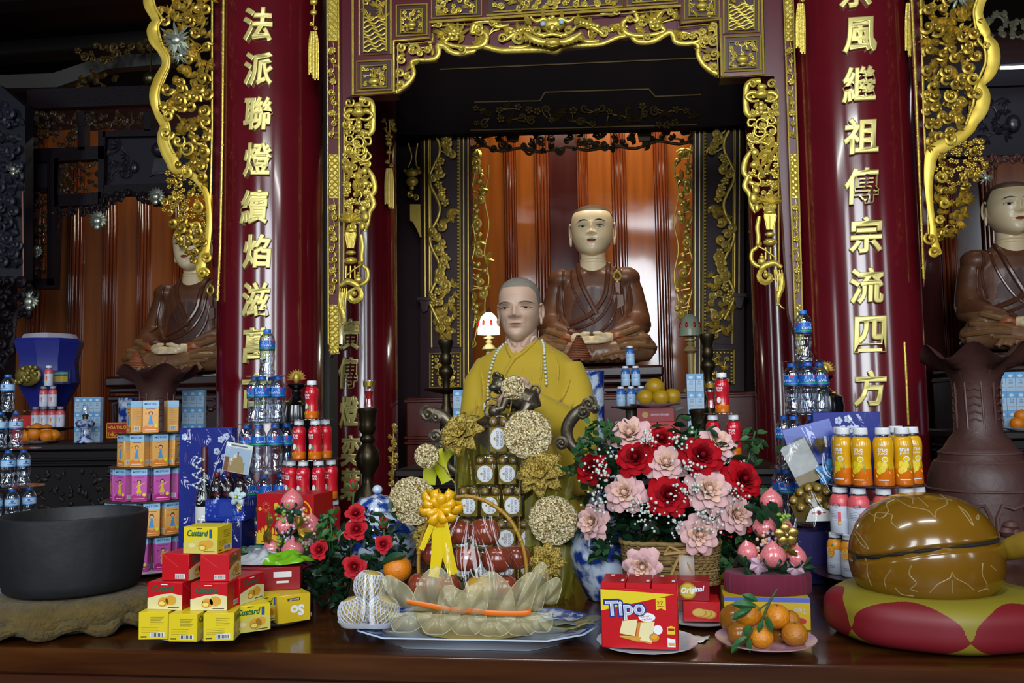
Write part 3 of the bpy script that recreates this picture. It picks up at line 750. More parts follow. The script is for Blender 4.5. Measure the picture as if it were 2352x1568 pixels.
bwall('wall_niche_middle', [(1040, 1160, 'o'), (1160, 1187, 'm'), (1187, 1230, 'o'), (1230, 1263, 'm'), (1263, 1328, 'd'), (1328, 1352, 'm'), (1352, 1408, 'o'), (1408, 1440, 'm'), (1440, 1506, 'o'), (1506, 1536, 'm'), (1536, 1680, 'o')], 60, 1010, YW)
bwall('wall_niche_left', [(-130, -40, 'o'), (-40, 10, 'm'), (10, 60, 'o'), (60, 100, 'm'), (100, 155, 'o'), (155, 187, 'm'), (187, 234, 'o'), (234, 264, 'm'), (264, 313, 'o'), (313, 342, 'm'), (342, 395, 'o'), (395, 425, 'm'), (425, 560, 'o')], 300, 1010, YW)
bwall('wall_niche_right', [(2060, 2165, 'd'), (2165, 2200, 'm'), (2200, 2262, 'd'), (2262, 2300, 'm'), (2300, 2420, 'o'), (2420, 2460, 'm'), (2460, 2560, 'o')], 200, 1010, YW)

# niche surround: two gilded pilasters with vines, openwork vine strips, dark lintel with lace
def pilaster(label, x, sx):
    """design drawn for the left side; x maps pixels"""
    t0 = thing('niche_pilaster', label, 'pilaster', at(x(1020), 600, YN))
    sy = 0 if sx > 0 else -8
    f = lambda a, b: (x(a), b+sy)
    t = Relief(YN); t.plate([f(965, 200), f(1080, 200), f(1080, 1010), f(965, 1010)], -.12, 0); t.build('pilaster_board', mat('dark_maroon_panel', '2c1219', .4, spec=.25), t0)
    t = Relief(YN)
    for a in (975, 985): t.band([f(a, 250), f(a+2, 700)], 3.5, .012, 1, seg=6)
    for a in (1065, 1075): t.band([f(a, 250), f(a+1, 900)], 3.5, .012, 1, seg=6)
    t.band([f(988, 300), f(992, 798), f(1058, 797), f(1056, 300)], 4.5, .012, 1, flat=1, seg=6, smooth=False)
    for q in range(62): t.ball(*f(1053, 300+q*8), 3, .016)
    t.band([f(988, 812), f(1058, 810), f(1058, 888), f(988, 890)], 5, .012, 1, True, 1, seg=6, smooth=False)
    for q in range(8): t.ball(*f(994+q*8, 818), 3, .016)
    for q in range(9): t.ball(*f(994, 820+q*8), 3, .016); t.ball(*f(1053, 820+q*8), 3, .016)
    t.build('gold_border', GOLDD, t0)
    t = Relief(YN, .005); r = random.Random(31)
    t.band([f(1000+12*sin(q*1.1), 310+q*24) for q in range(19)], 7, .02, 4)
    for q in range(34):
        yy = 318+q*13.5; xx = 1004+12*sin((yy-310)/24*1.1); a = r.random()*6.3
        k = r.choice('cclf')
        if k == 'c': t.curl(*f(xx+r.uniform(-4, 26), yy), r.uniform(9, 13), a, 1.2, r.choice((-1, 1)), 10, .022, tail=f(xx, yy-10))
        elif k == 'l':
            for j in range(3): t.leaf(*f(xx+r.uniform(0, 22), yy), a+j*.8, 22, 12, .016, bend=.4)
        else: t.flower(*f(xx+r.uniform(-2, 24), yy), 10, .024)
    t.fill([f(1015, 640), f(1046, 640), f(1046, 780), f(998, 780)], 16, r, 'llcb', 6, .016)
    t.build('vine_carving', GOLDD, t0)
    t = Relief(YN, .005); t.fill([f(1002, 826), f(1046, 826), f(1046, 882), f(1002, 882)], 15, r, 'lcf', 5, .012); t.build('lower_carving', GOLDD, t0)
    t = Relief(YN, 0); t.plate([f(966, 690), f(990, 690), f(984, 715), f(974, 718)], 0, .05); t.plate([f(962, 684), f(992, 684), f(992, 691), f(962, 691)], 0, .06); t.build('bracket_block', PURPW, t0)
    # openwork strip of vines at the opening
    t = Relief(YN+.1); t.band([f(1084+8*sin(q*.9), 345+q*24) for q in range(18)], 5, .01, 4)
    t.band([f(1118+5*sin(q*1.3+1), 380+q*26) for q in range(14)], 4, .01, 3)
    for q in range(30):
        yy = 350+q*13.6; a = r.random()*6.3; k = r.choice('cllff')
        xx = 1102+r.uniform(-16, 18)
        if k == 'c': t.curl(*f(xx, yy), r.uniform(8, 12), a, 1.2, r.choice((-1, 1)), 9, .015, tail=f(1086, yy-12))
        elif k == 'l':
            for j in range(3): t.leaf(*f(xx, yy), a+j*1.1, 21, 12, .012, bend=.4)
        else: t.ball(*f(xx, yy), 7, .015); t.leaf(*f(xx, yy), a, 15, 7, .012); t.band([f(1088, yy-6), f(xx, yy)], 3.5, .012, 1, seg=5)
    t.curl(*f(1085, 790), 9, 1, 1.3, -sx, 5, .01, tail=f(1082, 700))
    t.build('openwork_vine', GOLDD, t0)
pilaster('gilded vine pilaster left of the niche, behind the left tall candlestick', lambda a: a, 1)
pilaster('gilded vine pilaster right of the niche, behind the right tall candlestick', lambda a: 1694-(a-980)*1.02, -1)
t0 = thing('niche_lintel', 'dark carved lintel with a lace of leaves across the top of the niche', 'lintel', at(1340, 220, YN)); t0['kind'] = 'thing'
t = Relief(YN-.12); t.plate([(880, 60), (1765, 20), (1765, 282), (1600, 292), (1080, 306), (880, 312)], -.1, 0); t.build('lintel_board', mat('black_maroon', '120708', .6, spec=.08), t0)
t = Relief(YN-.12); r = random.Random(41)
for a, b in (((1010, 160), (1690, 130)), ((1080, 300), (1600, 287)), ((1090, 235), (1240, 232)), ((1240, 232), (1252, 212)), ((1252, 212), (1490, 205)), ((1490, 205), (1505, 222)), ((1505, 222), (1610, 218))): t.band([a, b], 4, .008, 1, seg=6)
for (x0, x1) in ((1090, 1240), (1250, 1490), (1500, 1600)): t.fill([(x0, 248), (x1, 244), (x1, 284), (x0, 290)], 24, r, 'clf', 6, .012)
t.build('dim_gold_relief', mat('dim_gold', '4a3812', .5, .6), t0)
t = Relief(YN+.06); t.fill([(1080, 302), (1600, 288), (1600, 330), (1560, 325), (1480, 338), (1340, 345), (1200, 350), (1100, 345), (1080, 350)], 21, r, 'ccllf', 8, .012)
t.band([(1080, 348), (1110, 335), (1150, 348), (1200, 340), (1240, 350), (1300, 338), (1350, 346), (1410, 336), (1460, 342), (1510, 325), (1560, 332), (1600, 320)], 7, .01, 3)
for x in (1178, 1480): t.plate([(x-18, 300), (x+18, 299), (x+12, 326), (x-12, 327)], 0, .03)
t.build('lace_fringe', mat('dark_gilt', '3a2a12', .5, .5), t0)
# dark side boards between pilasters and rear columns, with small gilded hangings
for nm, poly in (('wall_side_left', [(896, 60), (968, 60), (970, 1120), (896, 1120)]), ('wall_side_right', [(1704, 40), (1860, 40), (1860, 1120), (1708, 1120)])):
    t = Relief(YN+.1); t.plate(poly, -.1, 0); struct(t.build(nm, mat('dark_side_board', '25141a', .5, spec=.15)))
def side_hang(label, x, sy):
    t = Relief(YN-.05); f = lambda a, b: (x(a), b+sy); r = random.Random(5)
    t.band([f(938, 330), f(946, 360), f(938, 385)], 4, .01); t.band([f(960, 330), f(955, 365), f(960, 390)], 4, .01)
    t.ball(*f(947, 398), 17, .014, ry=10); t.ball(*f(947, 418), 15, .014, ry=12); t.ball(*f(947, 432), 6, .012)
    t.fill([f(930, 385), f(966, 385), f(966, 402), f(930, 402)], 11, r, 'cf', 4, .012)
    t.curl(*f(944, 448), 8, 1, 1.2, 1, 4, .01); t.curl(*f(956, 455), 8, 3, 1.2, -1, 4, .01)
    t.plate([f(943, 470), f(966, 470), f(968, 545), f(960, 530), f(950, 512), f(943, 505)], 0, .02); t.band([f(943, 505), f(955, 515), f(967, 545)], 5, .012)
    tag(t.build('niche_hanging', GOLDD), label, 'carving')
side_hang('small gilded hanging lantern carving left of the left vine pilaster', lambda a: a, 0)
side_hang('small gilded hanging lantern carving right of the right vine pilaster', lambda a: 1722+(966-a)*1.0, -10)
# plinth under the niche and pedestal of the middle statue
def plinth(name, label, x0, x1, ytop, Y, depth, m, cat='plinth', yb=1180):
    a = at(x0, ytop, Y); b = at(x1, ytop, Y); z1 = at((x0+x1)/2, ytop, Y).z
    mb = MB(); mb.box(((a.x+b.x)/2, Y+depth/2, z1/2), (b.x-a.x, depth, z1), .01)
    for zz in (z1-.03, z1-.3, z1-.34): mb.box(((a.x+b.x)/2, Y+depth/2, zz), (b.x-a.x+.03, depth+.03, .025), .006)
    return tag(mb.build(name, m), label, cat), z1
_, ZPL = plinth('niche_plinth', 'red brown wooden plinth below the middle niche', 932, 1738, 905, 6.35, .5, REDW)

# ================================================================ heads and seated figures
def interp(tab, z):
    for i in range(len(tab)-1):
        if z <= tab[i+1][0]:
            a, b = tab[i], tab[i+1]; t = 0 if b[0] == a[0] else max(0, (z-a[0])/(b[0]-a[0])); p0 = tab[max(i-1, 0)]; p3 = tab[min(i+2, len(tab)-1)]
            out = []
            for k in range(1, len(a)):
                m0 = (b[k]-p0[k])/max(b[0]-p0[0], 1e-6)*(b[0]-a[0]); m1 = (p3[k]-a[k])/max(p3[0]-a[0], 1e-6)*(b[0]-a[0])
                out.append((2*t**3-3*t*t+1)*a[k]+(t**3-2*t*t+t)*m0+(-2*t**3+3*t*t)*b[k]+(t**3-t*t)*m1)
            return out
    return list(tab[-1][1:])
HEADTAB = [(-.03, .03, .24, -.12), (0, .12, .335, -.02), (.04, .185, .375, .06), (.12, .255, .40, .18), (.22, .305, .412, .28), (.35, .338, .42, .36), (.5, .356, .43, .41), (.62, .362, .438, .435), (.75, .352, .42, .44), (.86, .305, .355, .385), (.94, .22, .25, .28), (.985, .11, .125, .14), (1.0, .01, .012, .012)]
class Head:
    def __init__(s, H, tab, feats): s.H = H; s.tab = tab; s.feats = feats
    def disp(s, x, z):
        d = 0
        for (x0, z0, sx, sz, a) in s.feats:
            for sg in ((1, -1) if x0 else (1,)):
                d += a*math.exp(-((x-sg*x0)/sx)**2-((z-z0)/sz)**2)
        return d
    def pt(s, a, z, grow=1.0):
        w, f, b = interp(s.tab, z); e = .92
        cx = sin(a); cy = cos(a)
        x = w*abs(cx)**e*(1 if cx > 0 else -1)
        y = -(f if cy > 0 else b)*abs(cy)**e*(1 if cy > 0 else -1)
        if cy > 0: y -= s.disp(x, z)*min(1, cy*2.2)
        return V((x*s.H*grow, y*s.H*grow, (z if grow == 1 else .5+(z-.5)*grow)*s.H))
    def front(s, x, z, off=.0):
        w = interp(s.tab, z)[0]; q = min(.999, abs(x)/max(w, 1e-4)); a = math.asin(q**(1/.92))*(1 if x > 0 else -1)
        p = s.pt(a, z); p.y -= off*s.H; return p
    def skin(s, nu=96, nv=90):
        mb = MB(); A = [(-1 if u < 0 else 1)*pi*abs(u)**1.35 for u in [2*i/nu-1 for i in range(nu)]]
        mb.grid(lambda i, j: s.pt(A[int(round(i*nu)) % nu], -.03+1.03*j), nu, nv, 0, cu=True)
        return mb
    def decal(s, poly, off, mi=0, mb=None, rings=3):
        """a thin painted patch lying on the face; poly in face units"""
        mb = mb or MB(); n = len(poly); cx = sum(p[0] for p in poly)/n; cz = sum(p[1] for p in poly)/n
        vs = [s.front(cx, cz, off)]; fs = []
        for r in range(1, rings+1):
            for (x, z) in poly: vs.append(s.front(cx+(x-cx)*r/rings, cz+(z-cz)*r/rings, off))
        for i in range(n):
            j = (i+1) % n; fs.append((0, 1+i, 1+j))
            for r in range(rings-1): fs.append((1+r*n+i, 1+(r+1)*n+i, 1+(r+1)*n+j, 1+r*n+j))
        return mb.add(vs, fs, mi)
    def cap(s, hair, grow=1.012, nu=64, nv=16):
        """hair(a) -> lower limit of the hair at angle a"""
        mb = MB()
        def f(i, j):
            a = 2*pi*i; a = a-2*pi if a > pi else a; z0 = hair(abs(a)); return s.pt(a, z0+(1-z0)*j, grow)
        return mb.grid(f, nu, nv, 0, cu=True)
def almond(cx, cz, w, h, n=16, tilt=0, top=1, bot=1):
    return [(cx+w*cos(2*pi*k/n), cz+(h*(top if sin(2*pi*k/n) > 0 else bot))*sin(2*pi*k/n)*(abs(sin(2*pi*k/n))**.25)+tilt*w*cos(2*pi*k/n)) for k in range(n)]
def ear(mb, H, sx, z0, z1, x, lobe):
    """outer rim, inner bowl and lobe of one ear"""
    pts = []
    for k in range(13):
        t = k/12; a = -2.2+t*4.2
        pts.append(V((sx*(x+.035*sin(t*pi)+.02)*H, (.02+.075*cos(a+.5))*H, (z0+(z1-z0)*(.62+.38*sin(a+.3)))*H)))
    mb.tube(pts, [.022*H]*13, 8)
    mb.ell((sx*(x+.012)*H, .02*H, (z0*.45+z1*.55)*H), (.02*H, .055*H, (z1-z0)*.38*H), 12)
    mb.ell((sx*(x+.03)*H, .0*H, (z0+lobe*.5)*H), (.028*H, .035*H, lobe*.75*H), 12)
def fuse(mb, voxel, it=4, fac=.5):
    """merge overlapping shapes into one continuous skin"""
    me = bpy.data.meshes.new('f'); me.from_pydata(mb.v, [], mb.f); o = bpy.data.objects.new('f', me); COL.objects.link(o)
    m = o.modifiers.new('r', 'REMESH'); m.mode = 'VOXEL'; m.voxel_size = voxel
    sm = o.modifiers.new('s', 'SMOOTH'); sm.factor = fac; sm.iterations = it
    dg = bpy.context.evaluated_depsgraph_get(); dg.update(); ev = o.evaluated_get(dg); em = ev.to_mesh()
    r = MB(); r.v = [tuple(v.co) for v in em.vertices]; r.f = [tuple(p.vertices) for p in em.polygons]; r.m = [0]*len(r.f)
    ev.to_mesh_clear(); bpy.data.objects.remove(o); bpy.data.meshes.remove(me)
    return r
from mathutils.bvhtree import BVHTree
class Surf:
    def __init__(s, mb): s.t = BVHTree.FromPolygons([V(v) for v in mb.v], mb.f)
    def hit(s, x, z, y0=-3, off=.0):
        h = s.t.ray_cast(V((x, y0, z)), V((0, 1, 0)))
        return V((x, h[0].y-off, z)) if h[0] is not None else None
    def path(s, pts, n=8, off=.0):
        out = []
        for p in smooth_path(pts, n):
            q = s.hit(p.x, p.y, off=off)
            if q: out.append(q)
        return out
# ---------------------------------------------------------------- seated wooden patriarch statue (facing the hall, origin under the lap)
SKINP = mat('painted_skin', 'f2dcb0', .38, coat=.2, var=(6, 'ecd2a6', .3)); ROBEB = mat('brown_lacquer_robe', '5a3220', .45, coat=.1, var=(9, '74482c', .32), bump=(40, .1))
ROBET = mat('tan_lacquer_robe', '926c4c', .4, coat=.15, var=(7, '70482e', .3)); ROBER = mat('orange_lining', 'a0522a', .4)
ROBED = mat('dark_plum_robe', '42241e', .5, coat=.05, var=(9, '54301f', .3)); LIPS = mat('painted_lips', '8f3a28', .4); INK = mat('painted_black', '15110f', .35); EYEW = mat('painted_white', 'd8d0bc', .3)
def statue():
    t0 = thing('seated_statue', 'x', 'statue'); W = .53
    b = MB()
    b.lathe([(.02, .12), (.30, .14), (.335, .25), (.315, .4), (.29, .55), (.285, .66), (.25, .76), (.17, .83), (.10, .88), (.02, .9)], 40, fn=lambda p: V((p.x*1.08, p.y*.62+.02, p.z)))
    for s in (-1, 1):
        b.ell((s*.27, .0, .735), (.13, .12, .10), 16)
        b.tube([(s*.28, .0, .74), (s*.325, -.0, .62), (s*.35, -.02, .48), (s*.365, -.06, .36), (s*.38, -.1, .28)], [.09, .095, .1, .11, .085], 16)
        b.tube([(s*.37, -.06, .34), (s*.3, -.26, .26), (s*.18, -.34, .22), (s*.12, -.36, .2)], [.12, .10, .075, .05], 14)
        b.tube([(s*.12, -.05, .12), (s*.3, -.2, .14), (s*.43, -.28, .12), (s*.46, -.22, .11)], [.14, .15, .115, .07], 16)       # thigh and knee
        b.tube([(s*.45, -.25, .1), (s*.25, -.38, .09), (s*.0, -.42, .08)], [.09, .10, .09], 14)                           # shin
        for q in range(5): b.tube([(s*(.47-.015*q), -.30+.02*q, .10), (s*(.36-.07*q), -.42, .12), (s*(.22-.075*q), -.46, .02+.01*q)], [.012, .022, .016], 8)
    b.ell((0, -.1, .07), (.46, .36, .09), 24); b.ell((0, -.36, .05), (.34, .14, .06), 20)
    for q in range(9):
        x = -.32+q*.08; b.tube([(x*.75, -.42, .13), (x*.92, -.485, .06), (x*1.05, -.5, .01)], [.014, .022, .026], 8)
    F = fuse(b, .014, 4); F2 = Surf(F)
    # colour regions: lap tan, chest dark plum, sleeves brown
    cent = []
    for i, f in enumerate(F.f):
        x = sum(F.v[k][0] for k in f)/len(f); y = sum(F.v[k][1] for k in f)/len(f); z = sum(F.v[k][2] for k in f)/len(f)
        mi = 0
        if z < .25+.05*abs(x) or (abs(x) > .3 and z < .3): mi = 1
        elif y < .1 and (x*x/.036+(z-.40)**2/.06) < 1: mi = 2
        F.m[i] = mi
    F.build('robe', [ROBEB, ROBET, ROBED], t0)
    mb = MB()
    for pts, w in [([(-.13, .86), (-.10, .7), (-.02, .52), (.03, .42)], .022), ([(-.19, .84), (-.17, .66), (-.08, .46), (.0, .37)], .012), ([(.13, .86), (.12, .7), (.09, .56), (-.02, .42), (-.2, .34)], .022), ([(.18, .84), (.17, .66), (.13, .5), (.02, .36), (-.2, .28)], .014), ([(.2, .6), (.17, .42), (.08, .29), (-.05, .235), (-.2, .25)], .014),
                   ([(.24, .8), (.22, .62), (.24, .42)], .012), ([(-.25, .8), (-.26, .6), (-.24, .42)], .012), ([(-.29, .68), (-.31, .5), (-.28, .36)], .012), ([(.3, .68), (.32, .52), (.29, .38)], .012)]:
        P = F2.path(pts, 8, .0)
        if len(P) > 2: mb.tube(P, w, 8)
    mb.build('robe_folds', mat('fold_brown', '5a3322', .3, coat=.3), t0)
    for s in (-1, 1):
        mb = MB()
        for pts, w in [([(s*.16, .2), (s*.27, .24), (s*.37, .28)], .026), ([(s*.2, .16), (s*.32, .19), (s*.45, .2)], .022), ([(s*.22, .12), (s*.36, .13), (s*.5, .12)], .022), ([(s*.08, .05), (s*.2, .08), (s*.34, .09)], .016)]:
            P = F2.path(pts, 6, .002)
            if len(P) > 2: mb.tube(P, w, 8)
        mb.build('sleeve_hem', mat('hem_tan', '86603c', .33, coat=.3), t0)
    for s in (-1, 1):
        mb = MB(); P = F2.path([(s*.15, .18), (s*.2, .215), (s*.27, .2)], 6, .008)
        if len(P) > 2: mb.tube(P, [.012+.016*sin(pi*i/(len(P)-1)) for i in range(len(P))], 8)
        mb.build('orange_lining', ROBER, t0)
    # hands laid one on the other in the lap
    mb = MB()
    for s in (-1, 1):
        mb.ell((s*.075, -.44, .19), (.085, .055, .04), 16)
        for q in range(4): mb.tube([(s*.03, -.46-.012*q, .20-.012*q), (-s*.05, -.485-.008*q, .196-.012*q), (-s*.11, -.47, .2-.012*q)], [.017, .016, .011], 8)
        mb.tube([(s*.11, -.47, .21), (s*.06, -.5, .232), (s*.008, -.5, .236)], [.02, .018, .012], 8)
        mb.tube([(s*.15, -.4, .2), (s*.1, -.43, .2)], [.045, .045], 12)
    fuse(mb, .008, 2).build('hands', SKINP, t0)
    # neck and head
    mb = MB(); mb.lathe([(.125, .78), (.118, .85), (.108, .92), (.112, .99), (.10, 1.03)], 28, fn=lambda p: V((p.x, p.y*.9, p.z)))
    for z in (.875, .9): mb.lathe([(.112, z-.008), (.119, z), (.112, z+.008)], 28, fn=lambda p: V((p.x, p.y*.9, p.z)))
    mb.build('neck', SKINP, t0)
    ft = [(0, .40, .052, .045, .075), (0, .50, .034, .09, .05), (.06, .385, .03, .026, .03), (.16, .52, .08, .035, -.024), (.16, .505, .06, .024, .022), (.15, .60, .1, .025, .016), (0, .265, .075, .016, .03), (0, .225, .06, .018, .028), (0, .246, .09, .006, -.016), (0, .07, .1, .06, .02), (.2, .3, .12, .12, .022), (0, .32, .02, .03, -.006)]
    tab = [(z, w*1.16, f, b) for (z, w, f, b) in HEADTAB]
    h = Head(.435, tab, ft); G = h.skin(); off = V((0, -.02, .935)); mv = lambda m: (setattr(m, 'v', [tuple(V(v)+off) for v in m.v]), m)[1]
    hd = mv(G).build('head', SKINP, t0)
    mv(h.cap(lambda a: .84 if a < 1.15 else (.84-(a-1.15)*.9 if a < 1.5 else .52 if a < 1.75 else .3))).build('hair', mat('painted_brown_hair', '4a3a2c', .5), hd)
    for s in (-1, 1):
        m = MB(); ear(m, .435, s, .22, .64, .40, .12); mv(m).build('ear', SKINP, hd)
        mv(h.decal(almond(s*.17, .515, .075, .020), .004)).build('eye', EYEW, hd)
        mv(h.decal(almond(s*.165, .515, .03, .021), .009)).build('iris', INK, hd)
        m = MB(); m.tube([h.front(s*.17+.08*cos(a), .515+.024*sin(a)+.004, .008) for a in [pi*k/8 for k in range(9)]], .0022, 6); mv(m).build('eyelid', INK, hd)
        m = MB(); m.tube([h.front(s*(.06+.21*k/9), .60+.045*sin(pi*(.15+.8*k/9)), .006) for k in range(10)], [.0015+.004*sin(pi*k/9) for k in range(10)], 6); mv(m).build('eyebrow', INK, hd)
    m = h.decal([(.085*cos(a)*1, .246+.022*sin(a)*(1 if sin(a) > 0 else 1.3)) for a in [2*pi*k/18 for k in range(18)]], .004); mv(m).build('lips', LIPS, hd)
    # gilded ring clasp on the shoulder
    q = F2.hit(.205, .74, off=.012); m = MB(); m.tube([q+V((.03*cos(a), 0, .036*sin(a))) for a in [2*pi*k/16 for k in range(16)]], .011, 8, closed=True)
    m.ell(q+V((0, 0, .045)), .013, 8); m.ell(q+V((0, 0, -.045)), .014, 8); m.build('ring_clasp', GOLD, t0)
    m = MB(); m.prism([(-.016, 0), (.016, 0), (.02, -.09), (0, -.11), (-.02, -.09)], 0, .012, FRONT(q.x, q.y+.005, q.z-.05)); m.build('clasp_ribbon', mat('rust_ribbon', '7a3a26', .4), t0)
    m = MB(); q2 = F2.hit(.2, .56, off=.0); m.prism([(-.05, .02), (.05, .02), (.055, -.07), (.0, -.1), (-.055, -.07)], 0, .014, FRONT(q2.x, q2.y, q2.z)); m.build('robe_flap', ROBEB, t0)
    return t0
ST = statue(); SGRP = None
zs = []
for (px, py, lab, rz) in [(1368, 838, 'brown robed wooden statue seated in the middle niche behind the standing monk figure', -.02), (447, 858, 'brown robed wooden statue half hidden by the left openwork bracket', -.02), (2336, 806, 'brown robed wooden statue on the right, above the big wavy vase', -.02)]:
    p = at(px, py, 7.45); s = place(ST, p, rz, lab, None, 1.0); zs.append((px, p))
def pedestal(label, px, p, w):
    mb = MB(); mb.box((p.x, p.y-.05, p.z-.077), (w, .95, .09), .02)
    for q in range(2): mb.box((p.x, p.y-.05, p.z-.15-.07*q), (w-.06+.03*q, .9, .05), .015)
    mb.box((p.x, p.y-.03, (p.z-.22)/2), (w-.05, .86, p.z-.22), .015)
    t0 = thing('statue_pedestal', label, 'pedestal', (p.x, p.y, 0)); mb.build('pedestal_block', mat('plum_wood', '2c1618', .35, coat=.2, var=(12, '3c1e1c', .3)), t0)
    t = MB(); r = random.Random(px)
    for i in range(3):
        x = p.x+(i-1)*w*.31
        t.tube([(x-.13, p.y-.485, p.z-.42), (x-.14, p.y-.49, p.z-.28), (x-.08, p.y-.49, p.z-.24), (x+.08, p.y-.49, p.z-.24), (x+.14, p.y-.49, p.z-.28), (x+.13, p.y-.485, p.z-.42)], .012, 6)
        for q in range(7): t.ell((x+r.uniform(-.1, .1), p.y-.47, p.z-.35+r.uniform(-.06, .07)), (.03, .012, .02), 8)
    t.build('carved_relief', mat('plum_relief', '3a2020', .3, coat=.3), t0)
for (px, p), lab in zip(zs, ('dark plum carved pedestal under the middle statue', 'dark plum carved pedestal under the left statue', 'dark plum carved pedestal under the right statue')): pedestal(lab, px, p, 1.1)
# ================================================================ left bay: dark carved screen, lintel panels, brackets
YS = 6.6
scr = thing('carved_screen', 'dark carved wooden screen with panels across the top of the left bay', 'screen', at(240, 400, YS))
t = Relief(YS)
for poly in ([(62, 205), (520, 190), (520, 232), (62, 250)], [(62, 245), (75, 245), (78, 660), (62, 660)], [(62, 640), (124, 640), (124, 662), (62, 662)], [(108, 370), (134, 370), (124, 655), (108, 655)], [(62, 342), (240, 335), (240, 365), (62, 372)], [(225, 300), (242, 300), (236, 480), (225, 470)], [(124, 362), (134, 362), (134, 470), (124, 470)], [(124, 448), (232, 440), (232, 468), (124, 474)], [(180, 255), (194, 255), (194, 345), (180, 345)], [(236, 300), (520, 292), (520, 308), (236, 314)], [(236, 425), (520, 415), (520, 440), (236, 448)], [(330, 258), (345, 257), (345, 300), (330, 300)], [(75, 430), (110, 430), (110, 440), (75, 440)]): t.plate(poly, -.08, 0)
t.build('screen_frame', DARKW, scr)
t = Relief(YS+.05); t.plate([(240, 312), (520, 304), (520, 420), (240, 428)], -.03, 0); t.plate([(62, 372), (110, 372), (110, 432), (62, 432)], -.03, 0)
t.build('flat_panel', mat('slate_panel', '241f28', .5, spec=.2), scr)
t = Relief(YS+.05); r = random.Random(51)
t.ball(372, 345, 24, .02, ry=18); t.ball(372, 320, 12, .02, ry=5); t.plate([(358, 366), (388, 366), (396, 400), (350, 402)], 0, .02); t.band([(345, 405), (360, 398), (385, 398), (400, 404)], 6, .015)
t.fill([(250, 320), (300, 318), (300, 415), (250, 418)], 26, r, 'bl', 5, .01); t.ball(310, 385, 10, .015, ry=14); t.build('vase_relief', mat('slate_relief', '211d26', .35, coat=.3), scr)
for poly in ([(80, 262), (178, 258), (178, 338), (80, 340)], [(198, 266), (328, 260), (328, 290), (198, 294)], [(136, 375), (222, 372), (222, 440), (136, 445)], [(80, 445), (108, 445), (108, 636), (80, 636)], [(124, 470), (150, 470), (130, 560), (128, 620), (122, 640)]):
    t = Relief(YS+.04); t.fill(poly, 15, r, 'cllf', 7, .015); t.build('pierced_carving', mat('umber_gilt', '4a3416', .45, .35, var=(9, '231a14', .25)), scr)
t = Relief(YS); t.fill([(232, 452), (262, 446), (290, 440), (330, 444), (360, 462), (400, 450), (400, 462), (360, 474), (325, 460), (290, 452), (262, 470), (240, 492), (228, 490)], 12, r, 'cc', 7, .012); t.fill([(135, 478), (225, 470), (220, 490), (150, 495)], 13, r, 'cc', 6, .012); t.build('lace_fringe', DARKW, scr)
def silver_boss(label, x, y, rr, Y=6.585):
    t = Relief(Y)
    for i in range(14): t.leaf(x, y, i*.45+.2, rr*1.1, rr*.4, .02)
    t.ball(x, y+rr*.2, rr*.55, .03); t.ball(x, y+rr*.9, rr*.4, .03)
    tag(t.build('silvered_boss', SILV), label, 'carving')
silver_boss('small silvered lotus boss hanging from the dark screen', 228, 505, 20)
silver_boss('silvered lion mask boss under the dark screen beside the left bracket', 362, 450, 18)
silver_boss('small silvered bird boss at the far left carved wall', 36, 388, 14, 6.18)
silver_boss('silvered flower boss on the dark bracket low at the far left', 72, 690, 20, 5.98)
silver_boss('silvered bird boss on the dark screen above the left niche', 88, 578, 13)
# far left carved wall face and dark bracket
t = Relief(6.2); t.plate([(-200, 120), (0, 195), (58, 245), (56, 640), (40, 655), (0, 640), (-200, 640)], -.1, 0); struct(t.build('wall_carved_left', mat('blue_black_wood', '15151e', .45, spec=.3)))
t = Relief(6.2); r = random.Random(53); t.fill([(-40, 220), (46, 262), (46, 620), (-40, 620)], 24, r, 'ccl', 12, .02); tag(t.build('wall_carving', mat('slate_blue_wood', '23252f', .42, spec=.3)), 'blue black scroll carving covering the far left wall', 'carving')
t = Relief(6.2); t.band([(53, 440), (55, 640)], 5, .01, 1); tag(t.build('copper_strip', mat('copper_edge', '6a3c28', .4, .3)), 'thin copper edge strip on the far left carved wall', 'strip')
t = Relief(6.0); t.fill([(-20, 640), (60, 650), (92, 668), (80, 720), (40, 740), (30, 800), (0, 860), (-20, 860)], 20, r, 'ccl', 13, .03); t.band([(80, 665), (60, 700), (38, 730), (30, 790), (5, 850)], 16, .02); tag(t.build('dark_bracket', DARKW), 'dark carved bracket curling down at the far left edge', 'bracket')
# ceiling timbers of the left bay
for (nm, poly, Y, m, lab) in [('ceiling_beam', [(-100, 175), (120, 168), (240, 128), (400, 120), (400, 145), (250, 158), (130, 200), (-100, 205)], 6.9, mat('grey_beam', '3a3834', .7), 'x')]:
    t = Relief(Y); t.plate(poly, -.1, 0); struct(t.build(nm, m))
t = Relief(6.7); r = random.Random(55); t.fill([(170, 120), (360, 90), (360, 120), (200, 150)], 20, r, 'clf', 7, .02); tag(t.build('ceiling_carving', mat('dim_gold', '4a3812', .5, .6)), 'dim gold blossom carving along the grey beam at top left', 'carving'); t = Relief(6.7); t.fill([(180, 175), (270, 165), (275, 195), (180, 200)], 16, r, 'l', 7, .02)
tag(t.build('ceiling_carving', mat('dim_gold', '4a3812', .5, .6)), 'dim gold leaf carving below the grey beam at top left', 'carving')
m = MB(); q = at(346, 182, 6.0); m.ell(q, .055, 20); m.tube([q, V((q.x, q.y, 4.9))], .006, 6); o = tag(m.build('brass_ball', mat('dull_brass', '5a5236', .3, .9)), 'dull brass ball hanging beside the left openwork bracket', 'ball')
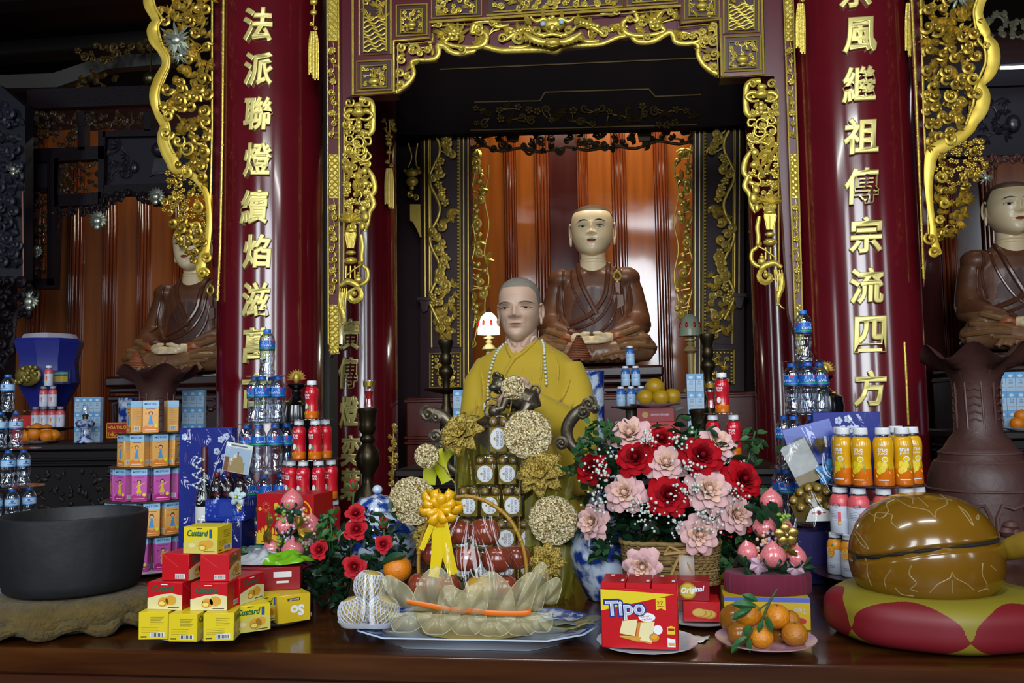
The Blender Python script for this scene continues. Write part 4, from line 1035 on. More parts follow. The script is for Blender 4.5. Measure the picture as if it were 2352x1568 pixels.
# ---------------------------------------------------------------- right bay: slate panel, lace and a ceiling tube
scr = thing('carved_screen', 'dark slate coloured carved panel across the top of the right bay', 'screen', at(2300, 250, YS))
t = Relief(YS); t.plate([(2090, 155), (2480, 130), (2480, 190), (2090, 205)], -.08, 0); t.plate([(2090, 340), (2480, 325), (2480, 350), (2090, 362)], -.08, 0); t.plate([(2225, 190), (2243, 190), (2243, 345), (2225, 345)], -.08, 0); t.build('screen_frame', mat('slate_frame', '201e26', .5, spec=.2), scr)
t = Relief(YS+.04); t.plate([(2090, 190), (2480, 180), (2480, 335), (2090, 350)], -.03, 0); t.build('flat_panel', mat('slate_panel', '241f28', .5, spec=.2), scr)
t = Relief(YS+.04); r = random.Random(57); t.fill([(2256, 225), (2310, 222), (2310, 320), (2256, 325)], 24, r, 'bl', 6, .012); t.ball(2326, 285, 16, .015, ry=22); t.build('vase_relief', mat('slate_relief', '211d26', .35, coat=.3), scr)
t = Relief(YS); t.fill([(2235, 362), (2480, 352), (2480, 372), (2300, 372), (2275, 395), (2235, 400)], 15, r, 'cc', 8, .012); t.build('lace_fringe', mat('brown_lace', '4a2416', .4), scr)
t = Relief(6.3); t.fill([(2255, 40), (2400, 30), (2400, 90), (2262, 95)], 20, r, 'l', 9, .02); tag(t.build('ceiling_carving', mat('pale_gilt', '6a6a52', .5, .4)), 'pale gilt carving under the dark ceiling at top right', 'carving')
tl = thing('tube_lamp', 'glowing white tube lamp under the ceiling at the right edge', 'lamp', at(2390, 152, 6.2))
m = MB(); a, b = at(2298, 156, 6.2), at(2520, 150, 6.2); m.tube([a, b], .011, 10); m.build('tube', mat('lit_tube', 'ffffff', .5, emit=('fdf2ff', 6)), tl)
m = MB(); m.box(((a.x+b.x)/2, 6.25, a.z+.028), (b.x-a.x, .03, .03), .006); m.build('fitting', mat('dark_fitting', '2a2a30', .6), tl)
# ================================================================ product kit
WHITE = mat('white_plastic', 'd8dade', .35); PAPER = mat('white_paper', 'd6d6d2', .5); CARDR = mat('red_card', 'b80d18', .35); CARDY = mat('yellow_card', 'd8c018', .4)
PRINTK = mat('black_print', '1a1a20', .5); PRINTW = mat('white_print', 'dfe2e6', .45); PRINTB = mat('blue_print', '1c4f9c', .4); PRINTG = mat('green_print', '1f9a55', .4)
LIME = mat('lime_print', 'c6d21a', .4); PLASTIC = clear('bottle_plastic', (.80, .89, .98), .75, .06, face=.45); SHEETP = clear('sheet_plastic', (.82, .86, .88), .5, .1)
CELLO = clear('cellophane', (.97, .97, .97), .12, .07, face=.25); PORC = mat('white_porcelain', 'cfd2d8', .18, coat=.4)
def radius_of(prof):
    def f(z):
        for (r0, z0), (r1, z1) in zip(prof, prof[1:]):
            if z <= z1: return r0+(r1-r0)*(0 if z1 == z0 else max(0, (z-z0)/(z1-z0)))
        return prof[-1][0]
    return f
def wrap(prof, a0=0, off=.0004):
    rf = radius_of(prof); rm = max(p[0] for p in prof)
    return lambda p: V(((rf(p.y)+off+p.z)*sin(a0+p.x/rm), -(rf(p.y)+off+p.z)*cos(a0+p.x/rm), p.y))
def cap_part(t, r, z0, z1, m, nm='cap'):
    mb = MB(); mb.lathe([(r, z0), (r*1.02, z0+.002), (r, z1-.002), (r*.93, z1)], 28, rad=lambda a, z: 1+.025*(1 if int(a*28/pi+.5) % 2 else 0)); return mb.build(nm, m, t, 30)
def water_bottle(nm, lab, H=.162, R_=.027, style='blue'):
    t = thing(nm, lab, 'bottle'); pr = [(R_*.8, 0), (R_*.98, .006), (R_, .02), (R_*.86, H*.22), (R_*.84, H*.27), (R_*.98, H*.36), (R_*.95, H*.52), (R_, H*.54), (R_, H*.76), (R_*.93, H*.82), (R_*.62, H*.9), (R_*.45, H*.925), (R_*.45, H*.94)]
    mb = MB(); pf = []
    for (a, b), (c, d) in zip(pr, pr[1:]): pf += [(a, b), ((a+c)/2, (b+d)/2)]
    pf.append(pr[-1])
    mb.lathe(pf, 30, rad=lambda a, z: 1+(.045*sin(a*5+z*260)*(1 if z < H*.5 and z > .008 else 0))); mb.build('body', PLASTIC, t, 60)
    cap_part(t, R_*.5, H*.925, H, mat('blue_cap', '1f63c0', .35))
    L = MB(); fn = wrap(pr, 0, .0004); fn2 = wrap(pr, 0, .0008)
    if style == 'blue':
        for z0, z1, mi in ((.545, .575, 2), (.575, .60, 1), (.60, .755, 0)): L.rect(-pi*R_, H*z0, pi*R_, H*z1, 0, None, mi, fn, 24)
        for q in range(3):
            x = (q-1)*R_*2.05; L.disc(x, H*.70, R_*.55, 0, None, 4, fn2, 12, R_*.42); L.text('LaVie', x, H*.648, R_*1.25, H*.05, .0002, None, 3, fn2); L.disc(x+R_*.7, H*.73, R_*.2, 0, None, 5, fn2, 8)
        L.build('label', [mat('label_blue', '1659b4', .35), PRINTG, mat('label_navy', '123a86', .35), PRINTW, mat('label_sky', '6fa8e0', .35), mat('label_red', 'b02a48', .4)], t)
    else:
        for z0, z1, mi in ((.55, .575, 1), (.575, .72, 0), (.72, .745, 1)): L.rect(-pi*R_, H*z0, pi*R_, H*z1, 0, None, mi, fn, 24)
        for q in range(3):
            x = (q-1)*R_*2.05; L.disc(x, H*.675, R_*.2, 0, None, 2, fn2, 8); L.text('water', x, H*.625, R_*.8, H*.03, .0002, None, 2, fn2) if False else L.rect(x-R_*.45, H*.61, x+R_*.45, H*.625, .0002, None, 2, fn2, 4)
        L.build('label', [mat('label_pale', '9fbcd6', .4), mat('label_edge', '3f86c4', .4), mat('label_ink', '28509a', .4)], t)
    return t
def drink_bottle(nm, lab, H, R_, kind):
    """sleeved plastic bottle with white cap"""
    t = thing(nm, lab, 'bottle'); k = {'tea': 0, 'juice': 1, 'pink': 2, 'orange': 3, 'blue': 4}[kind]
    pr = [(R_*.9, 0), (R_, .004), (R_, H*.18), (R_*.93, H*.34), (R_*.9, H*.42), (R_*.97, H*.56), (R_, H*.66), (R_*.98, H*.74), (R_*.85, H*.81), (R_*.66, H*.845)] if k < 2 else [(R_*.92, 0), (R_, .004), (R_, H*.3), (R_*.97, H*.34), (R_, H*.38), (R_, H*.66), (R_*.93, H*.76), (R_*.74, H*.83), (R_*.66, H*.85)]
    base = [mat('sleeve_red', 'b81222', .22, coat=.4), mat('sleeve_amber', 'd09a10', .22, coat=.4), mat('sleeve_white', 'c4c9d6', .3), mat('sleeve_white', 'c4c9d6', .3), mat('sleeve_sky', 'a8c6e2', .3)][k]
    low = [mat('sleeve_orange', 'd06a10', .22, coat=.4), mat('sleeve_orange', 'd06a10', .22, coat=.4), mat('sleeve_white', 'c4c9d6', .3), mat('sleeve_white', 'c4c9d6', .3), mat('sleeve_sky', 'a8c6e2', .3)][k]
    top = [base, base, mat('sleeve_coral', 'd0555c', .3), mat('sleeve_peach', 'd98a20', .3), mat('sleeve_blue', '2e62b4', .3)][k]
    n = 28; zc = .2 if k == 0 else .3
    mb = MB(); mb.lathe([p for p in pr if p[1] <= H*.001]+[(R_, .004), (radius_of(pr)(H*zc), H*zc)], n, mi=1); mb.lathe([(radius_of(pr)(H*zc), H*zc)]+[p for p in pr if H*zc < p[1] < H*.6]+[(radius_of(pr)(H*.6), H*.6)], n, mi=0); mb.lathe([(radius_of(pr)(H*.6), H*.6)]+[p for p in pr if p[1] > H*.6], n, mi=2)
    mb.build('body', [base, low, top], t, 60)
    mb = MB(); mb.lathe([(R_*.66, H*.845), (R_*.6, H*.865), (R_*.6, H*.885)], n); mb.lathe([(R_*.8, H*.872), (R_*.82, H*.88), (R_*.8, H*.888)], n); mb.build('neck', SHEETP, t)
    cap_part(t, R_*.7, H*.888, H, WHITE)
    L = MB(); fn = wrap(pr, 0, .0004); f2 = wrap(pr, 0, .0007); o = R_*.0
    if k < 2:
        for q in (-.25, 2.0):
            x = q*R_*1.4
            L.text('TH', x, H*.70, R_*.5, H*.035, 0, None, 0, fn); L.text('true', x, H*.625, R_*.95, H*.065, 0, None, 0, fn, offset=.02); L.text('TEA' if k == 0 else 'JUICE', x, H*.555, R_*.95, H*.045, 0, None, 0, fn, offset=.015)
            if k == 0:
                L.disc(x-R_*.15, H*.33, R_*.32, 0, None, 0, fn, 14, H*.075); L.sheet([(x-R_*.8, H*.17), (x+R_*.1, H*.22), (x+R_*.8, H*.27), (x+R_*.7, H*.2), (x, H*.13), (x-R_*.8, H*.11)], 0, None, 1, fn); L.sheet([(x+R_*.15, H*.24), (x+R_*.3, H*.34), (x+R_*.45, H*.36), (x+R_*.4, H*.26)], .0002, None, 2, fn)
            else:
                L.disc(x+R_*.2, H*.46, R_*.34, 0, None, 0, fn, 14, H*.05); L.disc(x+R_*.2, H*.46, R_*.26, .0002, None, 1, fn, 14, H*.036)
                for (a, b) in ((-.35, .37), (.1, .36), (-.1, .29), (-.4, .26)): L.disc(x+R_*a, H*b, R_*.3, .0003, None, 1, fn, 12, H*.055)
                L.sheet([(x-R_*.8, H*.2), (x+R_*.6, H*.26), (x+R_*.7, H*.22), (x-R_*.7, H*.15)], 0, None, 3, fn); L.sheet([(x+R_*.4, H*.3), (x+R_*.65, H*.36), (x+R_*.6, H*.27)], .0003, None, 2, fn); L.rect(x-R_*.5, H*.1, x+R_*.5, H*.115, 0, None, 0, fn, 4)
        L.build('label', [PRINTW, mat('print_lemon', 'd8c020', .35), mat('print_leaf', '3f8a2a', .4), mat('print_yellow', 'e0b81c', .35)], t)
    else:
        cols = {2: [mat('print_coral', 'd85a60', .35), mat('print_wine', 'a83040', .35)], 3: [mat('print_orange', 'e08a18', .35), mat('print_flesh', 'f0b648', .35)], 4: [PRINTB, mat('print_mint', 'bcd8d0', .4)]}[k]
        for q in (-.25, 1.9):
            x = q*R_*1.45
            if k == 4: L.disc(x, H*.62, R_*.4, 0, None, 1, fn, 12); L.text('TH', x, H*.38, R_*.6, H*.08, 0, None, 0, fn)
            elif k == 3:
                L.disc(x, H*.55, R_*.55, .0, None, 0, fn, 14, H*.15); L.disc(x, H*.55, R_*.44, .0002, None, 1, fn, 14, H*.12); L.disc(x, H*.55, R_*.1, .0004, None, 0, fn, 8)
                for g in range(6): a = g*pi/3+.3; L.sheet([(x+R_*.12*cos(a-.3), H*.55+R_*.12*sin(a-.3)), (x+R_*.36*cos(a-.25), H*.55+R_*.36*sin(a-.25)), (x+R_*.36*cos(a+.25), H*.55+R_*.36*sin(a+.25))], .0004, None, 0, fn)
                L.rect(x-R_*.3, H*.2, x+R_*.5, H*.215, 0, None, 2, fn, 3); L.rect(x-R_*.3, H*.16, x+R_*.5, H*.175, 0, None, 2, fn, 3); L.sheet([(x+R_*.1, H*.7), (x+R_*.4, H*.76), (x+R_*.5, H*.7)], .0003, None, 3, fn)
            else:
                L.disc(x+R_*.2, H*.62, R_*.4, 0, None, 1, fn, 12, H*.05); L.disc(x+R_*.2, H*.63, R_*.2, .0002, None, 2, fn, 10, H*.03)
                for g in range(7): L.rect(x-R_*.6, H*(.50-g*.035), x+R_*.25, H*(.507-g*.035), 0, None, 2, fn, 4)
                L.rect(x+R_*.35, H*.2, x+R_*.65, H*.48, 0, None, 0, fn, 3); L.disc(x+R_*.55, H*.24, R_*.16, .0003, None, 4, fn, 8)
        L.build('label', cols+[mat('print_grey', '7c828e', .5), PRINTG, LIME], t)
    return t
def disc_sheet(label, c, r, m=SHEETP, cat='tier sheet', th=.003):
    mb = MB(); mb.lathe([(r*.995, c[2]), (r, c[2]+th*.5), (r*.995, c[2]+th)], 40, (c[0], c[1], 0)); return tag(mb.build('tier_sheet', m), label, cat)
def tower(proto, c, tiers, H, base, tower_nm, group, rz_out=False, first_z=None, sheet=None, sheet_lab=None, k=1.0, rz0=0, gap=.004, jit=0):
    """tiers top to bottom: (ring radius, [angles, 0 = towards the viewer, + = right]); c = (x, y, z of the lowest tier's foot)"""
    n = len(tiers); r_ = random.Random(len(base)+n)
    for i, (rad, angs) in enumerate(tiers):
        z = c[2]+(n-1-i)*(H*k+gap); P = []
        for a in angs:
            rr = rad*(1 if not isinstance(a, tuple) else a[1]); aa = R(a[0] if isinstance(a, tuple) else a)
            P.append((c[0]+rr*sin(aa), c[1]-rr*cos(aa), aa))
        P.sort()
        for j, (x, y, aa) in enumerate(P):
            pos = f', {ORD[j]} from left' if len(P) > 1 else ''
            tn = 'top' if i == 0 else TIER[i] if i < n-1 else 'bottom'
            place(proto, (x, y, z), (aa if rz_out else rz0)+r_.uniform(-jit, jit), f'{base}, {tn} tier of {tower_nm}{pos}', group, k)
        if i and sheet: disc_sheet(f'{sheet_lab} under the {TIER[i-1]} tier of {tower_nm}', (c[0], c[1], z+H*k+.0005), rad+(sheet if not hasattr(sheet, '__len__') else sheet[0]), SHEETP if not hasattr(sheet, '__len__') else sheet[1])
# ---------------------------------------------------------------- water-bottle towers
c = XY(612, 2.93, ZT); WB = water_bottle('water_bottle', 'x')
W_T = [(0, [0]), (.043, [-80, 0, 80, 180]), (.0715, [-90, -45, 0, 45, 90]), (.089, [-90, -54, -18, 18, 54, 90]), (.092, [-80, -40, 0, 40, 80])]
tower(WB, (c.x, c.y, ZT+.001), W_T, .162, 'blue capped water bottle', 'tower before left column', 'water bottles in the tower before the left column', sheet=.03, sheet_lab='clear plastic sheet', gap=.0045, jit=3)
c = XY(1868, 2.9, ZT)
tower(WB, (c.x, c.y, ZT+.001), [(0, [0]), (.043, [-80, 0, 80, 180]), (.0715, [-90, -45, 0, 45, 90]), (.09, [-95, -58, -21, 16, 60]), (.095, [-85, -50, 0, 50])], .164, 'blue capped water bottle', 'tower beside right column', 'water bottles in the tower beside the right column', sheet=.03, sheet_lab='clear plastic sheet', gap=.0045, jit=3)
WB2 = water_bottle('water_bottle', 'x', .135, .024, 'pale')
c = XY(8, 3.0, ZT)
tower(WB2, (c.x, c.y, ZT+.001), [(0, [5]), (.055, [-40, 15, 70]), (.09, [-22, 10, 42, 76]), (.105, [-10, 20, 50, 85]), (.11, [0, 30, 60])], .135, 'pale labelled water bottle', 'far left stack', 'pale labelled water bottles at the far left', sheet=.028, sheet_lab='clear sheet', gap=.0045, jit=2)
# ---------------------------------------------------------------- red tea towers
TEA = drink_bottle('tea_bottle', 'x', .132, .0235, 'tea')
c = XY(716, 2.9, ZT); zt = at(716, 962, 2.9).z
tower(TEA, (c.x, c.y, zt-3*.1355), [(0, [10]), (.046, [-45, 35, 100]), (.079, [-75, -38, 0, 37, 74]), (.083, [-20, 14, 48, 82])], .132, 'red tea bottle', 'tea tower before left column', 'red tea bottles in the tower before the left column', sheet=.026, sheet_lab='clear plastic sheet', gap=.0035, jit=.2)
mb = MB(); zz = zt-3*.1355; mb.lathe([(.1, ZT), (.108, ZT+.004), (.108, zz-.004), (.1, zz-.0005)], 40, (c.x, c.y, 0)); tag(mb.build('tier_stand', mat('dark_stand', '2a0c10', .5)), 'dark round stand hidden under the left tea tower', 'stand')
c = XY(1672, 2.95, ZT); zt = at(1672, 948, 2.95).z
tower(TEA, (c.x, c.y, zt-3*.1385), [(0, [5]), (.036, [-70, 62]), (.055, [-60, 0, 60]), (.07, [-70, -30, 10, 50])], .135, 'red tea bottle', 'tea tower behind rose basket', 'red tea bottles behind the rose basket', sheet=.026, sheet_lab='clear plastic sheet', gap=.0035, jit=.2)
mb = MB(); zz = zt-3*.1385; mb.lathe([(.09, ZT), (.096, ZT+.004), (.096, zz-.004), (.09, zz-.0005)], 40, (c.x, c.y, 0)); tag(mb.build('tier_stand', mat('dark_stand', '2a0c10', .5)), 'dark round stand under the tea tower behind the rose basket', 'stand')
# ---------------------------------------------------------------- drink cartons in a ring tower
def carton(nm, lab, body, acc, dress):
    t = thing(nm, lab, 'carton'); w, d, h = .052, .038, .111
    mb = MB(); mb.box((0, 0, h/2), (w, d, h), .0015); mb.build('box', body, t)
    L = MB(); F = FRONT(0, -d/2-.0003, 0); B = FRONT(0, -d/2-.0006, 0)
    Ls = frame((-w/2-.0003, 0, 0), (0, -1, 0), (0, 0, 1)); Rs = frame((w/2+.0003, 0, 0), (0, 1, 0), (0, 0, 1))
    L.rect(-w*.5, h*.80, w*.5, h*.995, 0, F, 0); L.text('MISTORI', 0, h*.895, w*.78, h*.06, .0002, F, 1, offset=.02)
    L.rect(-w*.3, h*.735, w*.3, h*.75, 0, F, 1); L.rect(-w*.5, h*.04, w*.5, h*.16, 0, F, 2); L.sheet([(-w*.5, h*.16), (w*.5, h*.16), (w*.3, h*.24), (0, h*.19), (-w*.3, h*.23)], 0, F, 2); L.rect(-w*.35, h*.085, w*.35, h*.1, .0002, F, 7)
    L.disc(0, h*.60, w*.14, .0002, F, 3, n=12); L.disc(0, h*.585, w*.1, .0004, F, 4, n=12); L.disc(-w*.3, h*.6, w*.06, .0002, F, 2, n=8)
    L.sheet([(-w*.1, h*.53), (w*.1, h*.53), (w*.08, h*.42), (w*.17, h*.26), (-w*.17, h*.26), (-w*.08, h*.42)], .0003, F, 5); L.sheet([(w*.06, h*.52), (w*.36, h*.58), (w*.37, h*.565), (w*.08, h*.48)], .0004, F, 4); L.sheet([(-w*.06, h*.52), (-w*.22, h*.42), (-w*.2, h*.4), (-w*.05, h*.47)], .0004, F, 4)
    L.rect(-w*.1, h*.18, -w*.03, h*.27, .0002, F, 4); L.rect(w*.03, h*.18, w*.1, h*.27, .0002, F, 4); L.disc(w*.33, h*.21, w*.11, .0003, F, 6, n=12)
    for X in (Ls, Rs):
        L.rect(-d*.5, h*.80, d*.5, h*.995, 0, X, 0)
        for q in range(9): L.rect(-d*.35, h*(.72-q*.055), d*(.35 if q % 3 else .1), h*(.73-q*.055), 0, X, 8)
        L.rect(-d*.3, h*.08, d*.3, h*.2, 0, X, 7)
        for q in range(6): L.rect(-d*.26+q*d*.09, h*.09, -d*.22+q*d*.09, h*.19, .0002, X, 3)
    L.build('print', [mat('carton_sky', '8fbad8', .4), mat('print_navy', '1e4a80', .4), acc, mat('print_hair', '3a2014', .5), mat('print_skin', 'd8a070', .5), dress, LIME, PRINTW, mat('print_faint', '9a8a70', .5)], t)
    return t
CO = carton('drink_carton', 'x', mat('carton_orange', 'd9a052', .4), mat('carton_deep_orange', 'd07828', .4), mat('dress_blue', '3f8cc0', .45))
CM = carton('drink_carton', 'x', mat('carton_magenta', 'b8509c', .4), mat('carton_deep_magenta', 'a81c70', .4), mat('dress_yellow', 'c8b020', .45))
c = XY(347, 2.9, ZT)
rings = [(.062, [-48, 24, 132]), (.093, [-74, -36, 4, 42, 80]), (.113, [-84, -52, -20, 12, 44, 78]), (.13, [-56, -28, 2, 30, 56, 80]), (.13, [-40, -12, 16, 44, 72])]
z = ZT+.012+.004
mb = MB(); mb.lathe([(.09, ZT+.0005), (.1, ZT+.003), (.19, ZT+.012), (.195, ZT+.0155), (.18, ZT+.0155), (.0, ZT+.0155)], 48, (c.x, c.y, 0)); tag(mb.build('plate', PORC), 'white plate under the orange and pink carton tower', 'plate')
ZC = z
for i in range(5):
    rad, angs = rings[i]; P = []
    zz = z+(4-i)*(.1145); pr = CM if i in (2, 4) else CO
    for a in angs: P.append((c.x+rad*sin(R(a)), c.y-rad*cos(R(a)), R(a)))
    P.sort()
    for j, (x, y, a) in enumerate(P):
        place(pr, (x, y, zz), a+rn.uniform(-.08, .08), f"{'magenta' if i in (2, 4) else 'orange'} printed drink carton, {TIER[i] if i < 4 else 'bottom'} tier of carton tower, {ORD[j]} from left", 'cartons in the ring tower')
    if i: disc_sheet(f'thin dark card disc under the {TIER[i-1]} tier of the carton tower', (c.x, c.y, zz+.1113), rings[i][0]+.03, mat('dark_card', '3a2a20', .6), 'card disc', .0025)
# ---------------------------------------------------------------- black pot on a yellow fur cushion
c = onz(163, 1440, ZT+.03)
def lump(f): return f
cx, cy = onz(160, 1432, ZT).x, YF+.225
mb = MB()
def cush(i, j):
    a = 2*pi*i; t = -pi/2+pi*j; wob = 1+.05*sin(3*a+1)+.035*sin(7*a)+.02*sin(13*a+2)
    r = .225*abs(cos(t))**.45*wob*(1 if abs(j-.5) < .499 else 0); z = .045+.045*(abs(sin(t))**.7)*(1 if t > 0 else -1)
    if t < 0 and sin(5*a+2) > .6: r *= 1+.10*(sin(5*a+2)-.6)
    return (cx+r*cos(a), cy+r*sin(a)*.85, ZT+max(.001, z))
mb.grid(cush, 96, 26, cu=True)
FUR = mat('yellow_fur', '5e4c1c', .95, sheen=.08, var=(26, '3e3012', .3), bump=(90, .9))
cu = thing('fur_cushion', 'yellow brown furry cushion with gathered hem under the black pot', 'cushion', (cx, cy, ZT)); o = mb.build('pad', FUR, cu)
mb = MB(); pts = []
for k in range(120):
    a = 2*pi*k/120; r = .222*(1+.05*sin(3*a+1)+.035*sin(7*a)+.06*sin(17*a)); pts.append((cx+r*cos(a), cy+r*sin(a)*.85, ZT+.026+.010*sin(11*a)))
mb.tube(pts, .014, 8, closed=True); mb.build('hem', FUR, cu)
px0, px1 = 5, 322; p = XY(163, cy, ZT+.09); k = sc(p); rr = (px1-px0)/2*k
zb = ZT+.093; zt = at(163, 1178, cy).z
mb = MB(); H = zt-zb
mb.lathe([(rr*.86, zb), (rr*.9, zb+.006), (rr*.93, zb+H*.15), (rr*.97, zb+H*.5), (rr, zb+H*.93), (rr, zb+H*.985), (rr*.985, zb+H), (rr*.93, zb+H), (rr*.915, zb+H*.98), (rr*.89, zb+H*.5), (rr*.84, zb+.03), (0, zb+.025)], 72, (p.x, cy+.01, 0), rad=lambda a, z: 1+.004*sin(9*a+z*40)+.003*sin(23*a))
tag(mb.build('black_pot', mat('black_pot', '0e0e11', .6, var=(5, '191b1f', .28), bump=(12, .35))), 'big plain black bowl gong pot standing on the furry cushion', 'pot')
# ---------------------------------------------------------------- small cake boxes on a plate
def cake_box(nm, lab, red):
    t = thing(nm, lab, 'cake box'); w, d, h = .088, .068, .062
    main = CARDR if red else CARDY
    mb = MB(); mb.box((0, 0, h/2), (w, d, h), .001); mb.build('box', main, t)
    L = MB(); F = FRONT(0, -d/2-.0003, h/2)
    pale = 3 if red else 2
    L.sheet([(-w*.5, -h*.5), (w*.5, -h*.5), (w*.5, h*.02), (w*.2, h*.1), (-w*.1, h*.05), (-w*.5, -h*.1)], 0, F, pale)
    L.text('Custard', -w*.08 if not red else -w*.05, h*.26, w*.62, h*.24, .0002, F, 0, shear=.25, offset=.03)
    if red: L.text('ORION', -w*.05, h*.42, w*.2, h*.05, .0002, F, 1) if False else L.rect(-w*.12, h*.4, w*.08, h*.43, .0002, F, 1)
    else: L.rect(w*.26, h*.08, w*.34, h*.4, .0002, F, 5); L.rect(-w*.12, h*.42, w*.05, h*.45, .0002, F, 6)
    for (x, y, r) in ((w*.1, -h*.2, w*.17), (w*.24, -h*.14, w*.14)) if not red else ((-w*.03, -h*.22, w*.15), (w*.18, -h*.16, w*.16)): L.disc(x, y, r, .0003, F, 4, n=16, ry=r*.8)
    x0 = w*.06 if not red else -w*.08
    L.disc(x0, -h*.28, w*.11, .0005, F, 7, n=14, ry=w*.08); L.disc(x0, -h*.28, w*.085, .0006, F, 8, n=14, ry=w*.055)
    L.disc(-w*.25, -h*.2, w*.1, .0003, F, 9, n=12, ry=w*.06); L.rect(w*.1, -h*.44, w*.42, -h*.41, .0003, F, 6)
    for sx in (-1, 1):
        E = frame((sx*(w/2+.0003), 0, h/2), (0, sx, 0), (0, 0, 1))
        L.rect(-d*.1 if not red else 0, -h*.42, d*.38, -h*.24, 0, E, 10)
        for q in range(9): L.rect(-d*.06+q*d*.045 if not red else d*.02+q*d*.038, -h*.4, -d*.035+q*d*.045 if not red else d*.035+q*d*.038, -h*.27, .0002, E, 6)
        if not red:
            for q in range(5): L.rect(-d*.1, h*(.3-q*.06), d*(.36-.05*(q % 3)), h*(.32-q*.06), 0, E, 11)
            for q in range(4): L.rect(-d*.4, -h*(.05+q*.06), d*(.2-.06*(q % 2)), -h*(.065+q*.06), 0, E, 11)
            L.rect(-d*.42, -h*.42, -d*.22, -h*.37, 0, E, 6)
        else: L.sheet([(-d*.45, h*.45), (d*.1, h*.0), (d*.12, h*.03), (-d*.43, h*.48)], 0, E, 12)
    L.build('print', [mat('print_forest', '0f5a3c', .4), PRINTW, mat('print_cream_green', 'c8bc5a', .45), mat('print_cream', 'd6cd96', .45), mat('print_cake', 'cf9a2e', .45), PRINTB, PRINTK, mat('print_crumb', 'b07a20', .45), mat('print_custard', 'e6cf60', .45), mat('print_butter', 'ddc98a', .45), PAPER, mat('print_olive', '8a7a14', .5), mat('print_fold', 'cc3038', .3)], t)
    return t
BY = cake_box('cake_box', 'x', False); BR = cake_box('cake_box', 'x', True)
c = onz(468, 1452, ZT); c.y = YF+.128; c.x = XY(468, c.y, ZT+.02).x
mb = MB(); mb.lathe([(.055, ZT+.0005), (.06, ZT+.004), (.108, ZT+.016), (.122, ZT+.021), (.123, ZT+.024), (.11, ZT+.0205), (.06, ZT+.011), (0, ZT+.011)], 56, (c.x, c.y, 0)); tag(mb.build('plate', PORC), 'white plate under the pyramid of small cake boxes', 'plate')
z0 = ZT+.0255
def put(pr, px, dy, z, rz, lab): q = XY(px, c.y+dy, z); place(pr, q, rz, lab, 'small cake boxes on the white plate')
for i, (px, dy, rz) in enumerate([(369, -.085, R(-82)), (440, -.098, R(-88)), (513, -.088, R(-78))]): put(BY, px, dy, z0, rz+pi, f"yellow cake box with its plain end forward, bottom row, {ORD[i]} from left")
put(BY, 570, -.02, z0, R(38), 'yellow cake box at the right corner of the bottom row'); put(BY, 590, .06, z0, R(65), 'yellow cake box behind the right corner box of the bottom row')
z1 = z0+.0626
put(BR, 397, -.07, z1, R(-3), 'red and cream cake box in the second row, left one of two facing front'); put(BR, 494, -.075, z1, R(2), 'red and cream cake box in the second row, right one of two facing front'); put(BR, 553, .0, z1, R(75), 'red cake box turned sideways at the right end of the second row')
z2 = z1+.0626
put(BR, 425, -.045, z2, R(88), 'red cake box end forward in the third row, left one'); put(BR, 507, -.05, z2, R(97), 'red cake box end forward in the third row, right one')
put(BY, 478, -.05, z2+.0626, R(-4), 'yellow cake box with a cake picture on top of the box pyramid')
# ---------------------------------------------------------------- wafer box, chocolate pie box, snack bag behind
def plain_box(nm, lab, cat, c, w, d, h, rz, m, deco):
    t = thing(nm, lab, cat); mb = MB(); mb.box((0, 0, h/2), (w, d, h), .0015); mb.build('box', m, t)
    L = MB(); F = FRONT(0, -d/2-.0003, h/2); Rr = frame((w/2+.0003, 0, h/2), (0, 1, 0), (0, 0, 1)); Tp = frame((0, 0, h+.0003), (1, 0, 0), (0, 1, 0)); Lf = frame((-w/2-.0003, 0, h/2), (0, -1, 0), (0, 0, 1))
    mats = deco(L, F, Rr, Tp, w, d, h, Lf)
    L.build('print', mats, t); t.location = c; t.rotation_euler = (0, 0, rz); return t
def d_so(L, F, Rr, Tp, w, d, h, Lf):
    L.text('So', w*.1, -h*.08, w*.42, h*.4, 0, F, 0, offset=.05, rot=pi); L.rect(-w*.2, h*.28, w*.18, h*.38, 0, F, 1); L.text('BISUFI', -w*.01, h*.33, w*.3, h*.06, .0002, F, 0, rot=pi)
    L.text('So', -d*.1, 0, d*.2, h*.4, 0, Rr, 0, offset=.04, rot=pi); L.rect(-d*.05, -h*.35, d*.12, -h*.25, 0, Rr, 1); return [PRINTW, mat('print_brown', '4a2a14', .5)]
p = XY(588, 2.14, ZT); mb = MB(); mb.lathe([(.05, ZT+.0005), (.08, ZT+.012), (.088, ZT+.016), (.08, ZT+.0135), (0, ZT+.0075)], 44, (p.x+.035, p.y+.05, 0)); tag(mb.build('plate', PORC), 'white plate half hidden under the yellow wafer box', 'plate')
plain_box('wafer_box', 'yellow wafer box lying behind the small cake box pyramid', 'box', (p.x+.055, p.y+.05, ZT+.0165), .085, .15, .068, R(40), mat('wafer_yellow', 'cfae1c', .4), d_so)
def d_pie(L, F, Rr, Tp, w, d, h, Lf):
    L.disc(-w*.2, -h*.1, w*.07, 0, F, 1, ry=h*.18); L.disc(-w*.2, h*.08, w*.07, .0002, F, 2, ry=h*.12); L.rect(w*.05, h*.05, w*.35, h*.3, 0, F, 0); L.rect(w*.1, -h*.2, w*.3, -h*.1, 0, F, 0); L.disc(-w*.42, 0, w*.06, 0, F, 3, ry=h*.3); return [PAPER, mat('print_choc', '4a1c10', .5), mat('print_biscuit', 'c89a50', .5), mat('print_navyblue', '16204e', .5)]
